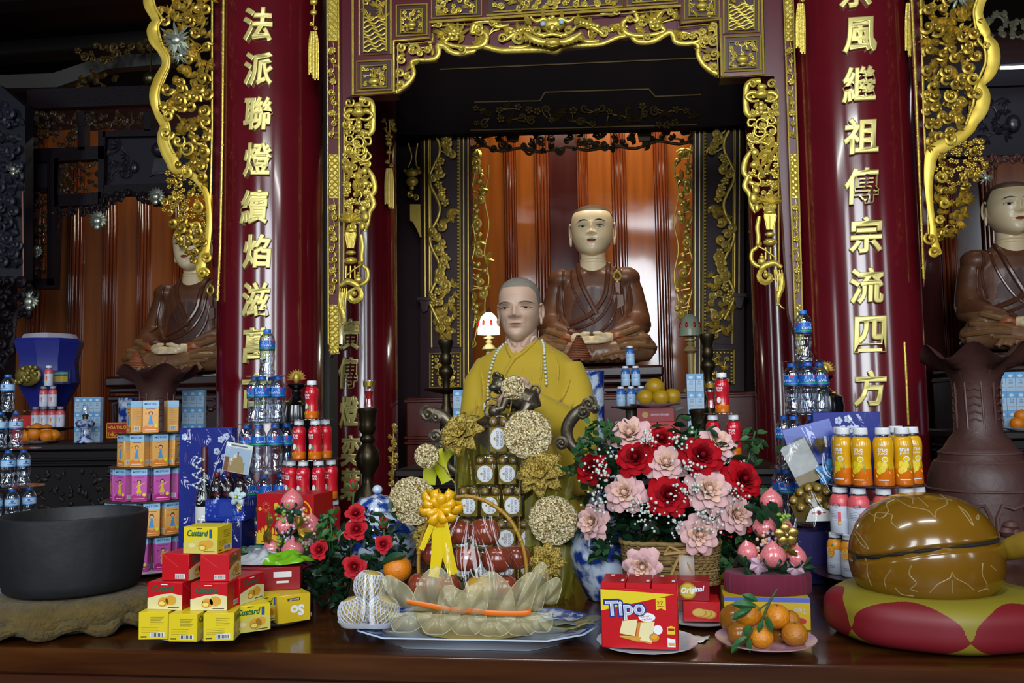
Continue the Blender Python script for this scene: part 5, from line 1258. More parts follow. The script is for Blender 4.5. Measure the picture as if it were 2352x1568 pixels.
p = XY(606, 2.28, ZT); plain_box('pie_box', 'dark red chocolate pie box stacked on the yellow wafer box', 'box', (p.x+.045, p.y-.05, ZT+.085), .15, .12, .058, R(18), mat('pie_red', '8c0c18', .35), d_pie)
p = at(622, 1318, 2.25); p.z = ZT+.1435
t = thing('snack_bag', 'shiny white and lime green snack bag lying on the red pie box', 'snack bag', (p.x, p.y, p.z)); mb = MB()
def bag(i, j):
    x = (i-.5)*.2; y = (j-.5)*.13; b = (sin(pi*min(1, max(0, i)))*sin(pi*j))**.5 if 0 < i < 1 and 0 < j < 1 else 0
    return (p.x+x+.01*sin(j*9), p.y+y, p.z+.003+.02*b+.008*sin(i*14+j*5)*b+.006*sin(i*31-j*17)*b+.03*max(0, i-.75)*sin(j*4+1))
mb.grid(bag, 34, 24); mb.m = [(0 if f[0]/24 < 17 else 1) for f in mb.f]
mb.build('bag', [mat('bag_white', 'b8bcc0', .25, coat=.4), mat('bag_lime', '6fae1c', .22, coat=.5)], t, 25, solid=.002)
mb = MB()
for q in range(8): mb.rect(-.07, -.02+q*.006, -.02+.01*(q % 3), -.017+q*.006, 0, T(p.x, p.y, p.z+.0325) @ RX(.25), 0)
mb.build('print', [mat('print_grey', '7c828e', .5)], t)
# clump of green fruit and leaves left of the peaches
t = thing('leaf_clump', 'dark green betel leaves and areca nuts lying behind the cake boxes', 'leaves', at(565, 1290, 2.45)); r = random.Random(61); mb = MB()
for (x, y) in [(545, 1272), (560, 1264), (575, 1270), (588, 1262), (556, 1282), (580, 1284)]: mb.ell(at(x, y, 2.42+r.uniform(-.02, .02)), (.014, .014, .013), 10)
mb.build('nuts', mat('areca_green', '1c4a22', .3), t); mb = MB()
for i in range(9):
    q = at(545+i*17, 1292+8*sin(i*2), 2.40+.02*sin(i)); a = r.uniform(-.6, .6); mb.add([q+V((-.03, 0, 0)), q+V((0, -.02, .008)), q+V((.045*cos(a), .0, .02*sin(a))), q+V((0, .02, .012))], [(0, 1, 2, 3)])
mb.build('leaves', mat('betel_leaf', '1f5a26', .4), t, solid=.001)
# ---------------------------------------------------------------- red gift box with firework print
def d_gift(L, F, Rr, Tp, w, d, h, Lf):
    L.disc(w*.27, h*.14, w*.2, 0, F, 0, n=28); L.disc(w*.27, h*.14, w*.175, .0002, F, 1, n=28); L.text('TẤN', w*.27, h*.2, w*.24, h*.11, .0004, F, 0, offset=.01); L.text('ĐẠT', w*.28, h*.06, w*.22, h*.1, .0004, F, 0, offset=.01)
    for k in range(14):
        a = 2*pi*k/14; c, s = cos(a), sin(a); L.sheet([(-w*.33+.15*w*.25*c-s*.001, h*.24+.15*w*.25*s+c*.001), (-w*.33+w*.1*c, h*.24+w*.1*s), (-w*.33+.15*w*.25*c+s*.001, h*.24+.15*w*.25*s-c*.001)], 0, F, 2)
    L.disc(-w*.15, h*.28, w*.04, 0, F, 0); L.disc(-w*.44, h*.2, w*.03, 0, F, 0)
    L.sheet([(-w*.5, -h*.5), (w*.1, -h*.5), (-w*.05, -h*.36), (-w*.25, -h*.3), (-w*.5, -h*.28)], 0, F, 0)
    for k in range(6):
        x = -w*.47+k*w*.06; hh = h*(.06+.05*((k*7) % 3)); L.rect(x, -h*.3, x+w*.04, -h*.3+hh, .0002, F, 0); L.disc(x+w*.02, -h*.3+hh, w*.014, .0002, F, 0)
    L.text('2024', -w*.35, -h*.45, w*.2, h*.03, .0003, F, 3) if False else L.rect(-w*.42, -h*.455, -w*.2, -h*.44, .0003, F, 3)
    return [mat('gift_gold', 'd8b020', .4), mat('gift_red2', 'b01018', .35), mat('gift_spark', 'd07a50', .4), PRINTK]
p = XY(650, 2.62, ZT); k = sc(p); zb = at(662, 1252, 2.62).z; w = 148*k; h = at(662, 1136, 2.62).z-zb
mb = MB(); mb.box((p.x+.02, 2.7, (ZT+zb)/2), (.16, .11, zb-ZT-.001), .004); tag(mb.build('box_stand', mat('dark_stand', '2a0c10', .5)), 'dark block under the red firework gift box', 'stand')
plain_box('gift_box', 'red gift box printed with gold fireworks and city skyline', 'gift box', (p.x+.008, 2.7, zb), w, .13, h, R(-8), mat('gift_red', 'a80c16', .35), d_gift)
# ---------------------------------------------------------------- blue gift set in cellophane (left)
g0 = XY(500, 2.72, ZT); 
def d_blue(L, F, Rr, Tp, w, d, h, Lf):
    r = random.Random(5)
    for (x, y) in [(.3, .42), (.36, .3), (.22, .34), (.28, .2), (.4, .44), (.2, .08), (.1, -.04), (-.4, .44)]:
        for k in range(5): a = k*1.2566; L.disc(w*x+.007*cos(a), h*y+.007*sin(a), .0055, .0002, F, 0, n=8)
    L.tube([F @ V((w*.1, h*.1, .001)), F @ V((w*.25, h*.3, .001)), F @ V((w*.45, h*.45, .001))], .001, 5, 0); return [mat('print_blossom', 'b9c2d8', .4)]
zb = ZT+.03
k = sc(g0)
plain_box('gift_board', 'tall blue gift board with white blossom print behind the ginseng bottles', 'gift board', (at(478, 1100, 2.8).x, 2.8, ZT), 135*k, .04, at(478, 982, 2.8).z-ZT, R(-3), mat('gift_blue', '14247c', .4), d_blue)
def d_tray(L, F, Rr, Tp, w, d, h, Lf):
    r = random.Random(9); L.prism([(-w*.13, -h*.3), (w*.2, -h*.3), (w*.2, h*.25), (w*.1, h*.38), (-w*.04, h*.38), (-w*.13, h*.25)], 0, .0006, F, 1)
    for i in range(26): L.disc(w*r.uniform(-.48, -.15) if i % 2 else w*r.uniform(.24, .48), h*r.uniform(-.4, .4), .004, .0003, F, 0, n=6)
    L.disc(w*.38, h*.2, w*.07, .0004, F, 2); L.rect(w*.33, -h*.05, w*.37, h*.12, .0003, F, 2); L.rect(w*.39, -h*.05, w*.43, h*.12, .0003, F, 2); return [mat('print_iris', '4a70c0', .4), mat('print_royal', '1c3a9a', .4), mat('gift_gold', 'd8b020', .4)]
za = at(517, 1196, 2.68).z; zc = at(517, 1146, 2.68).z
mb = MB(); q = at(517, 1230, 2.7); mb.box((q.x, 2.72, (ZT+za)/2), (98*k, .1, za-ZT-.001), .003); tag(mb.build('navy_box', mat('gift_navy', '101a5c', .4)), 'navy lower box of the blue gift set', 'box')
plain_box('gift_box', 'small royal blue iris print box in front of the ginseng bottles', 'gift box', (at(517, 1170, 2.68).x, 2.72, za), 94*k, .09, zc-za, 0, mat('gift_royal', '16309a', .35), d_tray)
GB = thing('ginseng_bottle', 'x', 'bottle'); mb = MB(); mb.lathe([(.017, 0), (.018, .003), (.018, .05), (.012, .062), (.008, .066), (.008, .07)], 24); mb.build('body', mat('dark_glass', '180a0a', .1, coat=.5), GB); cap_part(GB, .0095, .068, .082, mat('cap_red', '7a0f18', .3))
pr = [(.018, .003), (.018, .05)]; L = MB(); L.rect(-.02, .008, .02, .046, 0, None, 0, wrap(pr), 10); L.text('홍삼', 0, .03, .022, .012, 0, None, 1, wrap(pr, 0, .0007), offset=.02); L.rect(-.02, .010, .02, .012, 0, None, 2, wrap(pr, 0, .0007), 10); L.build('label', [mat('label_black', '1c1014', .4), PRINTW, mat('label_crimson', '8a1420', .4)], GB)
for i, px in enumerate((492, 519, 547)): q = XY(px, 2.70, zc); place(GB, (q.x, 2.72, zc+.0005), 0, f'dark red ginseng bottle with black label, {ORD[i]} of the three on the blue box', 'ginseng bottles')
# wine bottle with white label
q = XY(461, 2.68, ZT); t = thing('wine_bottle', 'dark wine bottle with wine red capsule and white label in the blue gift set', 'bottle'); zt_ = at(464, 1028, 2.7).z-ZT; Rw = .028
pw = [(Rw*.9, 0), (Rw, .006), (Rw, zt_*.58), (Rw*.85, zt_*.66), (Rw*.42, zt_*.74), (Rw*.38, zt_*.99)]; mb = MB(); mb.lathe(pw, 32); mb.build('body', mat('wine_glass', '0a120e', .08, coat=.6), t); mb = MB(); mb.lathe([(Rw*.41, zt_*.80), (Rw*.41, zt_), (Rw*.36, zt_*1.005)], 24); mb.build('capsule', mat('wine_capsule', '4a0f1a', .35), t)
L = MB(); fw = wrap(pw); L.rect(-.035, zt_*.28, .035, zt_*.56, 0, None, 0, fw, 14); L.text('Bonjour', 0, zt_*.37, .032, .012, 0, None, 1, wrap(pw, 0, .0007), shear=.4) if False else L.sheet([(-.014, zt_*.36), (.014, zt_*.37), (.014, zt_*.385), (-.014, zt_*.375)], 0, None, 1, wrap(pw, 0, .0007)); L.rect(-.012, zt_*.44, .012, zt_*.46, 0, None, 2, wrap(pw, 0, .0007), 4); L.build('label', [PAPER, mat('label_crimson', '8a1420', .4), mat('print_grey', '7c828e', .5)], t); t.location = (q.x, 2.70, ZT+.001)
# pearl garland round the bottle neck, white silk flower
t = thing('pearl_garland', 'string of white pearls and sequins beside the wine bottle', 'pearls', at(455, 1110, 2.66)); mb = MB(); r = random.Random(3)
for i in range(30): mb.ell(at(452+10*sin(i*.7)+(i % 3)*3, 1050+i*2.6, 2.655), .0042, 8)
mb.build('pearls', mat('pearl', 'c4ccd4', .15, coat=.6), t); mb = MB(); mb.tube([at(452+10*sin(i*.7), 1050+i*2.6, 2.657) for i in range(30)], .0008, 5); mb.build('thread', WHITE, t)
def silk_flower(lab, p, r_, m, nm='silk_flower', centre=LIME):
    t = thing(nm, lab, 'flower', p); mb = MB()
    for k in range(5):
        a = 2*pi*k/5+.3
        for rr, th in ((1, .0), (.6, .5)): mb.ell(p+V((r_*.55*rr*cos(a+th), -.006*(2-rr), r_*.55*rr*sin(a+th))), (r_*.45*rr, .005, r_*.33*rr), 10, X=RY(-(a+th)))
    mb.build('petals', m, t); mb = MB(); mb.ell(p+V((0, -.016, 0)), r_*.16, 8); mb.build('centre', centre, t); return t
silk_flower('white silk blossom at the right corner of the small blue box', at(547, 1140, 2.64), .03, mat('silk_white', 'b8ccd0', .5))
# greeting card with a basilica picture
q = at(546, 1052, 2.66); t = thing('picture_card', 'tilted greeting card with a domed basilica picture in the blue gift set', 'card', q, 0); X = FRONT(q.x, q.y, q.z) @ Matrix.Rotation(R(-10), 4, 'Z'); w, h = 64*k, 66*k
mb = MB(); mb.box((0, 0, 0), (w, h, .003), .0005, X=X); mb.build('card', PAPER, t)
L = MB(); L.rect(-w*.48, -h*.48, w*.48, h*.35, .002, X, 0); L.rect(-w*.3, -h*.48, w*.3, -h*.12, .0022, X, 1); L.disc(0, -h*.1, w*.22, .0023, X, 1, n=20); L.rect(-w*.03, h*.1, w*.03, h*.22, .0023, X, 2); L.rect(-w*.46, -h*.48, -w*.3, h*.0, .0024, X, 3); L.text('CLASSIC', 0, h*.42, w*.7, h*.08, .0022, X, 2) if False else L.rect(-w*.3, h*.4, w*.3, h*.44, .0022, X, 2); L.build('print', [mat('print_skyblue', '9cb4c8', .45), mat('print_stone', '9a8458', .5), mat('print_slate', '5a6470', .5), mat('print_rust', '7a4a2c', .5)], t)
# cellophane sheet round the gift set
mb = MB()
def cel(i, j):
    x = 418+165*i; y = 985+258*j; q = at(x+6*sin(j*13), y, 2.63-.015*sin(pi*i)); q.y += .012*sin(i*11+j*9)+.008*sin(i*23-j*17); return q
mb.grid(cel, 26, 30); tag(mb.build('cellophane_wrap', CELLO), 'clear cellophane wrap round the blue gift set beside the carton tower', 'wrap')
# ================================================================ the monk figure behind the altar table
YM = 3.32
mo = thing('monk_statue', 'lifelike monk figure in a yellow ochre robe with white prayer beads', 'statue', at(1205, 1300, YM))
PM = at(1205, 800, YM); km = sc(PM)
def mp(px, py, y=0): return V((PM.x+(px-1205)*km, YM+y, PM.z-(py-800)*km))
OCH = mat('ochre_robe', 'a0840e', .8, sheen=.1, var=(4, 'ae9216', .3)); SKINM = mat('waxen_skin', 'bc9c86', .5, var=(14, 'ae8e78', .3), sss=.05)
b = MB(); w = lambda q: q*km
prof = [(20, 1420), (150, 1415), (152, 1300), (140, 1150), (130, 1000), (124, 900), (118, 850), (100, 818), (62, 796), (40, 780), (10, 776)]
b.lathe([(w(r), mp(0, y).z) for r, y in prof], 40, (PM.x, YM, 0), fn=lambda p: V((p.x, YM+(p.y-YM)*.62, p.z)))
for s, pts, rr in ((-1, [(1125, 838, 0), (1098, 880, -.01), (1092, 950, -.04), (1102, 1010, -.08)], [36, 36, 36, 40]), (1, [(1298, 845, 0), (1318, 890, -.01), (1326, 960, -.04), (1322, 1030, -.08)], [40, 40, 44, 52]),
               (-1, [(1100, 985, -.07), (1140, 955, -.17), (1182, 925, -.22)], [40, 34, 22]), (1, [(1318, 1000, -.07), (1280, 960, -.16), (1238, 922, -.21)], [48, 40, 24]), (1, [(1300, 970, -.13), (1325, 1060, -.12), (1345, 1120, -.1)], [36, 42, 30]), (-1, [(1110, 970, -.13), (1092, 1060, -.12), (1085, 1120, -.1)], [32, 40, 28])):
    b.tube([mp(*q) for q in pts], [w(r) for r in rr], 16)
F = fuse(b, .012, 5); SM = Surf(F); F.build('robe', OCH, mo)
mb = MB()
def msurf(pts, n=7, off=.0):
    out = []
    for p in smooth_path(pts, n):
        q = mp(p.x, p.y); h = SM.hit(q.x, q.z, 1, off)
        if h: out.append(h)
    return out
for pts, r in [([(1240, 778), (1226, 795), (1206, 815), (1186, 830), (1160, 880), (1150, 940)], 6), ([(1163, 786), (1172, 803), (1182, 820), (1188, 832)], 6), ([(1248, 800), (1250, 850), (1240, 920)], 4), ([(1270, 800), (1285, 850), (1280, 900)], 4), ([(1315, 860), (1300, 900), (1285, 930)], 5), ([(1320, 920), (1305, 960), (1290, 1010)], 5), ([(1300, 1020), (1290, 1060), (1300, 1110)], 5), ([(1330, 1010), (1325, 1060), (1335, 1100)], 5),
               ([(1110, 850), (1118, 900), (1112, 960)], 5), ([(1098, 900), (1102, 960), (1095, 1020)], 5), ([(1140, 830), (1150, 880)], 3.5), ([(1215, 840), (1195, 880), (1185, 930)], 3), ([(1270, 940), (1262, 1000), (1268, 1060)], 4), ([(1235, 850), (1215, 900), (1205, 940)], 3), ([(1130, 990), (1120, 1050), (1125, 1100)], 4)]:
    P = msurf(pts)
    if len(P) > 2: mb.tube(P, [w(r)*(.4+.6*sin(pi*min(.95, max(.05, i/(len(P)-1))))) for i in range(len(P))], 8)
fuse(mb, .006, 2).build('robe_folds', OCH, mo)
mb = MB(); poly = [(1168, 779), (1200, 776), (1234, 774), (1222, 790), (1204, 808), (1188, 828), (1180, 812), (1172, 795)]
cc = msurf([(1192, 795), (1192, 796)], 2, .004)[0]; vs = [cc]+[(SM.hit(mp(*q).x, mp(*q).z, 1, .004) or mp(*q, -.05)) for q in poly]; mb.add(vs, [(0, 1+(i+1) % 8, 1+i) for i in range(8)]); mb.build('chest', SKINM, mo)
mb = MB(); mb.tube([mp(1196, 745, .0), mp(1198, 775, .0), mp(1200, 800, .005)], [w(38), w(37), w(46)], 24)
for s in (-1, 1): mb.tube([mp(1198+s*30, 755, -.02), mp(1198+s*18, 780, -.055), mp(1198+s*7, 800, -.075)], [w(7), w(7), w(5)], 10)
mb.tube([mp(1196, 770, -.05), mp(1196, 790, -.058)], [w(9), w(6)], 10); fuse(mb, .006, 4).build('neck', SKINM, mo)
# head
ft = [(0, .385, .055, .045, .085), (0, .47, .04, .08, .055), (.07, .37, .035, .028, .035), (.165, .495, .085, .04, -.03), (.165, .485, .06, .022, .026), (.15, .575, .10, .028, .028), (0, .262, .08, .014, .026), (0, .222, .075, .018, .026), (0, .243, .11, .006, -.022), (0, .09, .11, .06, .028), (.2, .37, .09, .07, .022), (.17, .29, .02, .07, -.012), (.15, .445, .07, .012, -.008), (0, .68, .14, .006, -.004), (0, .655, .12, .006, -.004), (0, .175, .07, .02, -.012), (0, .57, .025, .03, -.012)]
tab = [(z, ww*(.80 if z < .12 else .86 if z < .3 else .88), f*.95, bb) for (z, ww, f, bb) in HEADTAB]
hm = Head(148*km, tab, ft); off = mp(1196, 785, -.01); RH = Matrix.Rotation(R(-4), 3, 'Z')
def mv(m): m.v = [tuple(RH @ V(v)+off) for v in m.v]; return m
hd = mv(hm.skin(110, 104)).build('head', SKINM, mo)
mv(hm.cap(lambda a: .815 if a < .75 else (.815-(a-.75)*.22 if a < 1.1 else .738-(a-1.1)*.7 if a < 1.5 else .46 if a < 1.8 else .3), 1.006, 72, 18)).build('stubble', mat('grey_stubble', '80786c', .8, var=(60, '6c665c', .3)), hd)
for s in (-1, 1):
    m = MB(); ear(m, 148*km, s, .27, .58, .305, .09); fuse(mv(m), .0035, 3).build('ear', SKINM, hd)
    mv(hm.decal(almond(s*.165, .492, .07, .012, tilt=-s*.06), .004)).build('eye', mat('eye_white_dull', '8a8076', .4), hd)
    mv(hm.decal(almond(s*.16, .492, .026, .012), .008)).build('iris', INK, hd)
    m = MB(); m.tube([hm.front(s*.165+.08*cos(a), .494+.018*sin(a)-s*.05*.08*cos(a), .007) for a in [pi*k/10 for k in range(11)]], .0014, 6); mv(m).build('eyelid', mat('lid_brown', '6e5244', .5), hd)
    m = MB(); m.tube([hm.front(s*(.07+.2*k/9), .565+.02*sin(pi*k/9), .002) for k in range(10)], [.0012+.0022*sin(pi*k/9) for k in range(10)], 6); mv(m).build('eyebrow', mat('brow_grey', '7c6a5c', .8), hd)
m = hm.decal([(.10*cos(a), .242+.014*sin(a)*(1 if sin(a) > 0 else 1.5)) for a in [2*pi*k/20 for k in range(20)]], .002); mv(m).build('lips', mat('wax_lips', '8f6656', .5), hd)
# hands folded at the chest
def hand(c, sx, nm='hand'):
    m = MB(); m.ell(c, (w(17), w(10), w(22)), 16); m.tube([c+V((sx*w(12), .03, -w(14))), c+V((sx*w(40), .06, -w(36)))], [w(16), w(20)], 12)
    for q in range(4):
        z = w(17-11*q); ln = (30, 34, 32, 25)[q]
        m.tube([c+V((sx*w(6), -w(4), z)), c+V((-sx*w(ln*.35), -w(12), z+w(2))), c+V((-sx*w(ln*.75), -w(9), z)), c+V((-sx*w(ln*.8), w(2), z-w(2)))], [w(6), w(6), w(5.4), w(4.4)], 8)
    m.tube([c+V((sx*w(6), -w(6), w(16))), c+V((-sx*w(4), -w(14), w(26))), c+V((-sx*w(16), -w(14), w(26)))], [w(7), w(6), w(4.6)], 8)
    return fuse(m, .004, 3).build(nm, SKINM, mo)
hand(mp(1222, 900, -.24), 1); hand(mp(1176, 912, -.235), -1)
mb = MB(); md = MB()
for pts in ([(1172, 784), (1157, 793), (1146, 812), (1137, 840), (1131, 868), (1128, 898), (1130, 930), (1134, 950)], [(1238, 776), (1248, 786), (1254, 806), (1257, 840), (1259, 870), (1260, 890)]):
    P = msurf(pts, 12, .006); d = 0; last = P[0]; mb.ell(last, w(3.6), 10)
    for q in P[1:]:
        if (q-last).length > w(7.4): mb.ell(q, w(3.6), 10); last = q
    md.tube(P, .0012, 5)
bd = mb.build('bead_necklace', mat('ivory_bead', 'b9c0b4', .35), mo); md.build('cord', mat('cord_brown', '5a2a1a', .7), bd)

# ---------------------------------------------------------------- bronze censer with lion lid and cloud handles
YC = 2.86; BRZ = mat('dark_bronze', '544a3c', .34, .75, var=(9, '665e4e', .3), bump=(40, .15))
ce = thing('censer', 'big dark bronze incense burner with lion lid and curled cloud handles', 'incense burner', XY(1165, YC, ZT))
c = XY(1165, YC, ZT); kc = sc(at(1165, 1000, YC)); zz = lambda y: at(1165, y, YC).z
mb = MB(); mb.lathe([(.05, zz(1120)), (.115, zz(1100)), (.14, zz(1060)), (.13, zz(1020)), (.09, zz(990)), (.085, zz(985)), (.098, zz(980)), (.098, zz(974)), (.03, zz(972))], 44, (c.x, c.y, 0)); mb.build('bowl', BRZ, ce)
mb = MB(); mb.lathe([(.092, zz(973)), (.094, zz(966)), (.07, zz(955)), (.05, zz(950)), (.02, zz(949))], 40, (c.x, c.y, 0)); mb.build('lid', BRZ, ce)
for a in (90, 210, 330): m = MB(); m.tube([(c.x+.07*cos(R(a)), c.y+.07*sin(R(a)), zz(1105)), (c.x+.085*cos(R(a)), c.y+.085*sin(R(a)), zz(1190)), (c.x+.1*cos(R(a)), c.y+.1*sin(R(a)), ZT)], [.03, .022, .026], 12); m.build('leg', BRZ, ce)
t = Relief(YC); f = lambda q: q
for nm, stem, curls in (('l', [(1068, 1095), (1032, 1072), (1020, 1040), (1034, 1012), (1040, 985), (1018, 958), (992, 946)], [(986, 950, 18, 1.6, 1), (1002, 1002, 14, 0, 1), (1014, 1026, 11, 3, -1), (1003, 960, 12, 4, -1)]), ('r', [(1270, 1095), (1322, 1078), (1330, 1045), (1308, 1015), (1302, 985), (1318, 955), (1345, 935)], [(1352, 926, 18, 1.4, -1), (1340, 945, 15, 3.4, 1), (1290, 1018, 14, 3, -1), (1340, 1015, 14, 0, 1), (1366, 938, 9, 2, -1)])):
    t = Relief(YC); t.band(stem, [20, 17, 22, 26, 28, 30, 26], 0, 6, seg=12, flat=.75)
    for (x, y, rr, a, sg) in curls: t.curl(x, y, rr, a, 1.4, sg, 13, .01)
    t.build('handle', BRZ, ce)
t = Relief(YC-.02); ln = MB(); bs = lambda x, y, d=0: t.p(x, y, d)
ln.tube([bs(1222, 940), bs(1215, 920, .0), bs(1190, 912, .0), bs(1165, 905, .02)], [kc*24, kc*30, kc*26, kc*20], 16); ln.ell(bs(1150, 886, .03), (kc*21, kc*22, kc*20), 16); ln.ell(bs(1140, 890, .05), (kc*13, kc*14, kc*10), 12)
ln.tube([bs(1215, 930, .03), bs(1205, 948, .045), bs(1192, 952, .05)], [kc*18, kc*11, kc*8], 10); ln.tube([bs(1165, 915, .03), bs(1158, 938, .045), bs(1140, 941, .05)], [kc*10, kc*8, kc*8], 10); ln.tube([bs(1176, 918, -.01), bs(1180, 945, -.01)], [kc*11, kc*9], 10)
for i in range(16): a = i*.7; ln.ell(bs(1154+16*cos(a), 872+13*sin(a*1.3), .025+.02*sin(a)), kc*6, 8)
ln.tube([bs(1150, 868, .03), bs(1148, 860, .03), bs(1152, 854, .03)], [kc*8, kc*5, kc*1], 8)
for q in (-1, 1): ln.ell(bs(1144+q*7, 882, .075), kc*3, 8)
t.mb = fuse(ln, .0035, 2); t.curl(1228, 895, 14, 5, 1.3, 1, 6, .0, tail=(1222, 930)); t.build('lion', BRZ, ce)
t = Relief(YC-.06); t.ball(1136, 944, 15, 0, d=1)
for (x, y, rr) in ((1134, 944, 20), (1130, 925, 13), (1138, 905, 12)): t.band([(x+rr*cos(a*pi/6), y+rr*.75*sin(a*pi/6)) for a in range(12)], 3.5, .012, 2, True, flat=1)
t.build('ball', BRZ, ce)
# ---------------------------------------------------------------- chocolate box tower with glittering gold lotus
GLIT = mat('gold_glitter', '8a6c1e', .3, .5, var=(210, 'fff2c8', .1), bump=(260, .7)); GLITD = mat('dark_glitter', '6e5410', .3, .5, var=(210, 'dcc060', .12), bump=(260, .7))
CHB = thing('chocolate_box', 'x', 'chocolate box'); w_, h_, d_ = .058, .088, .03
GLDF = mat('gold_foil', 'c09a3a', .35, .75, bump=(300, .6)); CARDG = mat('gold_card', 'a08a2c', .35, .5)
m = MB(); m.box((0, 0, h_/2), (w_, d_, h_), .008); m.build('clear_shell', clear('box_shell', (.86, .86, .9), .6, .08), CHB)
m = MB(); m.box((0, 0, h_*.36), (w_*.88, d_*.8, h_*.62), .002); m.build('card', CARDG, CHB)
L = MB(); X = FRONT(0, -d_/2-.0006, h_*.38); L.disc(0, 0, w_*.37, 0, X, 0, n=24, ry=w_*.40); L.disc(0, 0, w_*.335, .0002, X, 2, n=24, ry=w_*.365); L.disc(0, 0, w_*.325, .0003, X, 0, n=24, ry=w_*.355)
L.text('FERRERO', -w_*.02, 0, w_*.55, w_*.13, .0005, X, 1, rot=pi/2); L.text('ROCHER', w_*.16, 0, w_*.55, w_*.13, .0005, X, 1, rot=pi/2); L.sheet([(-w_*.24, w_*.0), (-w_*.12, -w_*.08), (-w_*.12, w_*.08)], .0005, X, 3)
L.build('label', [mat('label_white', 'c6cbd2', .4), mat('label_umber', '4a3a22', .5), mat('label_gold', 'b09434', .4, .4), mat('label_mustard', '9a7a18', .45)], CHB)
for x in (-.25, .25): m = MB(); m.ell((x*w_, 0, h_*.8), (w_*.21, d_*.4, w_*.21), 12); m.ell((x*w_+.002, -d_*.38, h_*.8), (.004, .002, .004), 8, 1); m.build('chocolate', [GLDF, mat('sticker_white', 'c8ccd4', .4)], CHB)
YB = 2.52; kb = sc(at(1150, 1100, YB))
row = [(948, 1042, [1146]), (1042, 1114, [1116, 1167]), (1113, 1188, [1077, 1127, 1179]), (1190, 1262, [1062, 1112, 1164, 1217]), (1262, 1330, [1062, 1112, 1164, 1217])]
for i, (ya, yb, xs) in enumerate(row):
    for j, x in enumerate(xs):
        q = at(x, yb, YB+.0-.004*i); kk = 1.0 if i else 1.06
        place(CHB, (q.x, q.y, q.z), 0, f"gold chocolate box, {TIER[i]} row of the chocolate tower"+(f', {ORD[j]} from left' if len(xs) > 1 else ''), 'chocolate boxes', (50*kb/w_*.98, 1, (yb-ya)*kb/h_*.985))
q = at(1140, 1331, YB); mb = MB(); mb.box((q.x, YB+.0, (ZT+q.z)/2), (.23, .07, q.z-ZT-.002), .004); tag(mb.build('tower_stand', mat('olive_stand', '4a4210', .6)), 'olive wrapped block under the chocolate tower', 'stand')
# tulle sheets and lime ribbon behind the tower
TUL = clear('yellow_tulle', (.92, .88, .5), .12, .4, milk=.55, milkcol=(.2, .18, .015)); t = thing('yellow_tulle', 'olive yellow tulle wrap spread behind and beside the chocolate tower', 'tulle wrap', XY(1150, YB+.1, ZT))
for (x0, x1, ya, yb, Y, s) in ((1040, 1120, 1040, 1370, YB+.06, 1), (1190, 1312, 1090, 1385, YB+.05, 2), (1205, 1310, 1150, 1388, YB-.06, 3), (1050, 1285, 1050, 1300, YB+.09, 4)):
    mb = MB()
    def tl(i, j): q = at(x0+(x1-x0)*i+8*sin(j*7+s)*i, ya+(yb-ya)*j-30*sin(pi*i)*(1-j), Y); q.y += .02*sin(i*12+s)+.012*sin(i*23+j*6); q.z = max(q.z, ZT+.004); return q
    mb.grid(tl, 30, 20); mb.build('sheet', TUL, t)
mb = MB(); lr = Relief(YB+.03); lr.band([(985, 1112), (992, 1070), (1020, 1040), (1060, 1030)], [30, 34, 26, 16], 0, 5, flat=.12); lr.band([(1035, 1035), (1015, 1065), (1030, 1105)], [20, 30, 24], .02, 5, flat=.12)
tag(lr.build('lime_ribbon', mat('lime_ribbon', 'b4b800', .4)), 'bright lime yellow ribbon loop left of the chocolate tower', 'ribbon')
def pod(label, px, py, rpx, Y, stem):
    """flat glittering lotus pod on a gilt stick"""
    t = thing('glitter_pod', label, 'lotus pod', at(px, py, Y)); q = at(px, py, Y); k = sc(q); m = MB()
    m.lathe([(rpx*k*.5, .03), (rpx*k*.9, .016), (rpx*k, .004), (rpx*k*.97, -.004), (rpx*k*.6, -.007), (0, -.005)], 96, q, X=Matrix.Rotation(R(-90), 4, 'X') @ Matrix.Scale(-1, 4, (0, 0, 1)) if False else Matrix.Rotation(R(-82), 4, 'X').to_3x3().to_4x4(), rad=lambda a, z: 1+.012*sin(11*a)+.015*sin(19*a+1)+.008*sin(31*a))
    r = random.Random(px)
    for i in range(26):
        a, rr = r.random()*6.3, sqrt(r.random())*rpx*k*.88; m.ell(q+V((rr*cos(a), -.007-.001*r.random(), rr*sin(a))), (rpx*k*.11, .006, rpx*k*.11), 8)
    m.build('pod', GLIT, t)
    m = MB(); m.tube([q+V((0, .02, 0))]+[at(x, y, Y+.03) for x, y in stem], .0022, 6); m.build('stick', GLITD, t)
pod('small glittering gold pod in front of the bronze lion', 1178, 890, 28, 2.50, [(1172, 940), (1150, 1010), (1150, 1330)])
pod('large glittering gold pod right of the topmost chocolate box', 1212, 998, 57, 2.46, [(1195, 1080), (1190, 1330)])
pod('smallest glittering gold pod at far left on a bent stick', 980, 1047, 29, 2.46, [(1020, 1075), (1045, 1110), (1060, 1330)])
pod('large glittering gold pod left of the yellow bow', 948, 1151, 57, 2.44, [(975, 1220), (1050, 1330)])
pod('large glittering gold pod right of the basket handle', 1271, 1196, 58, 2.42, [(1250, 1260), (1200, 1330)])
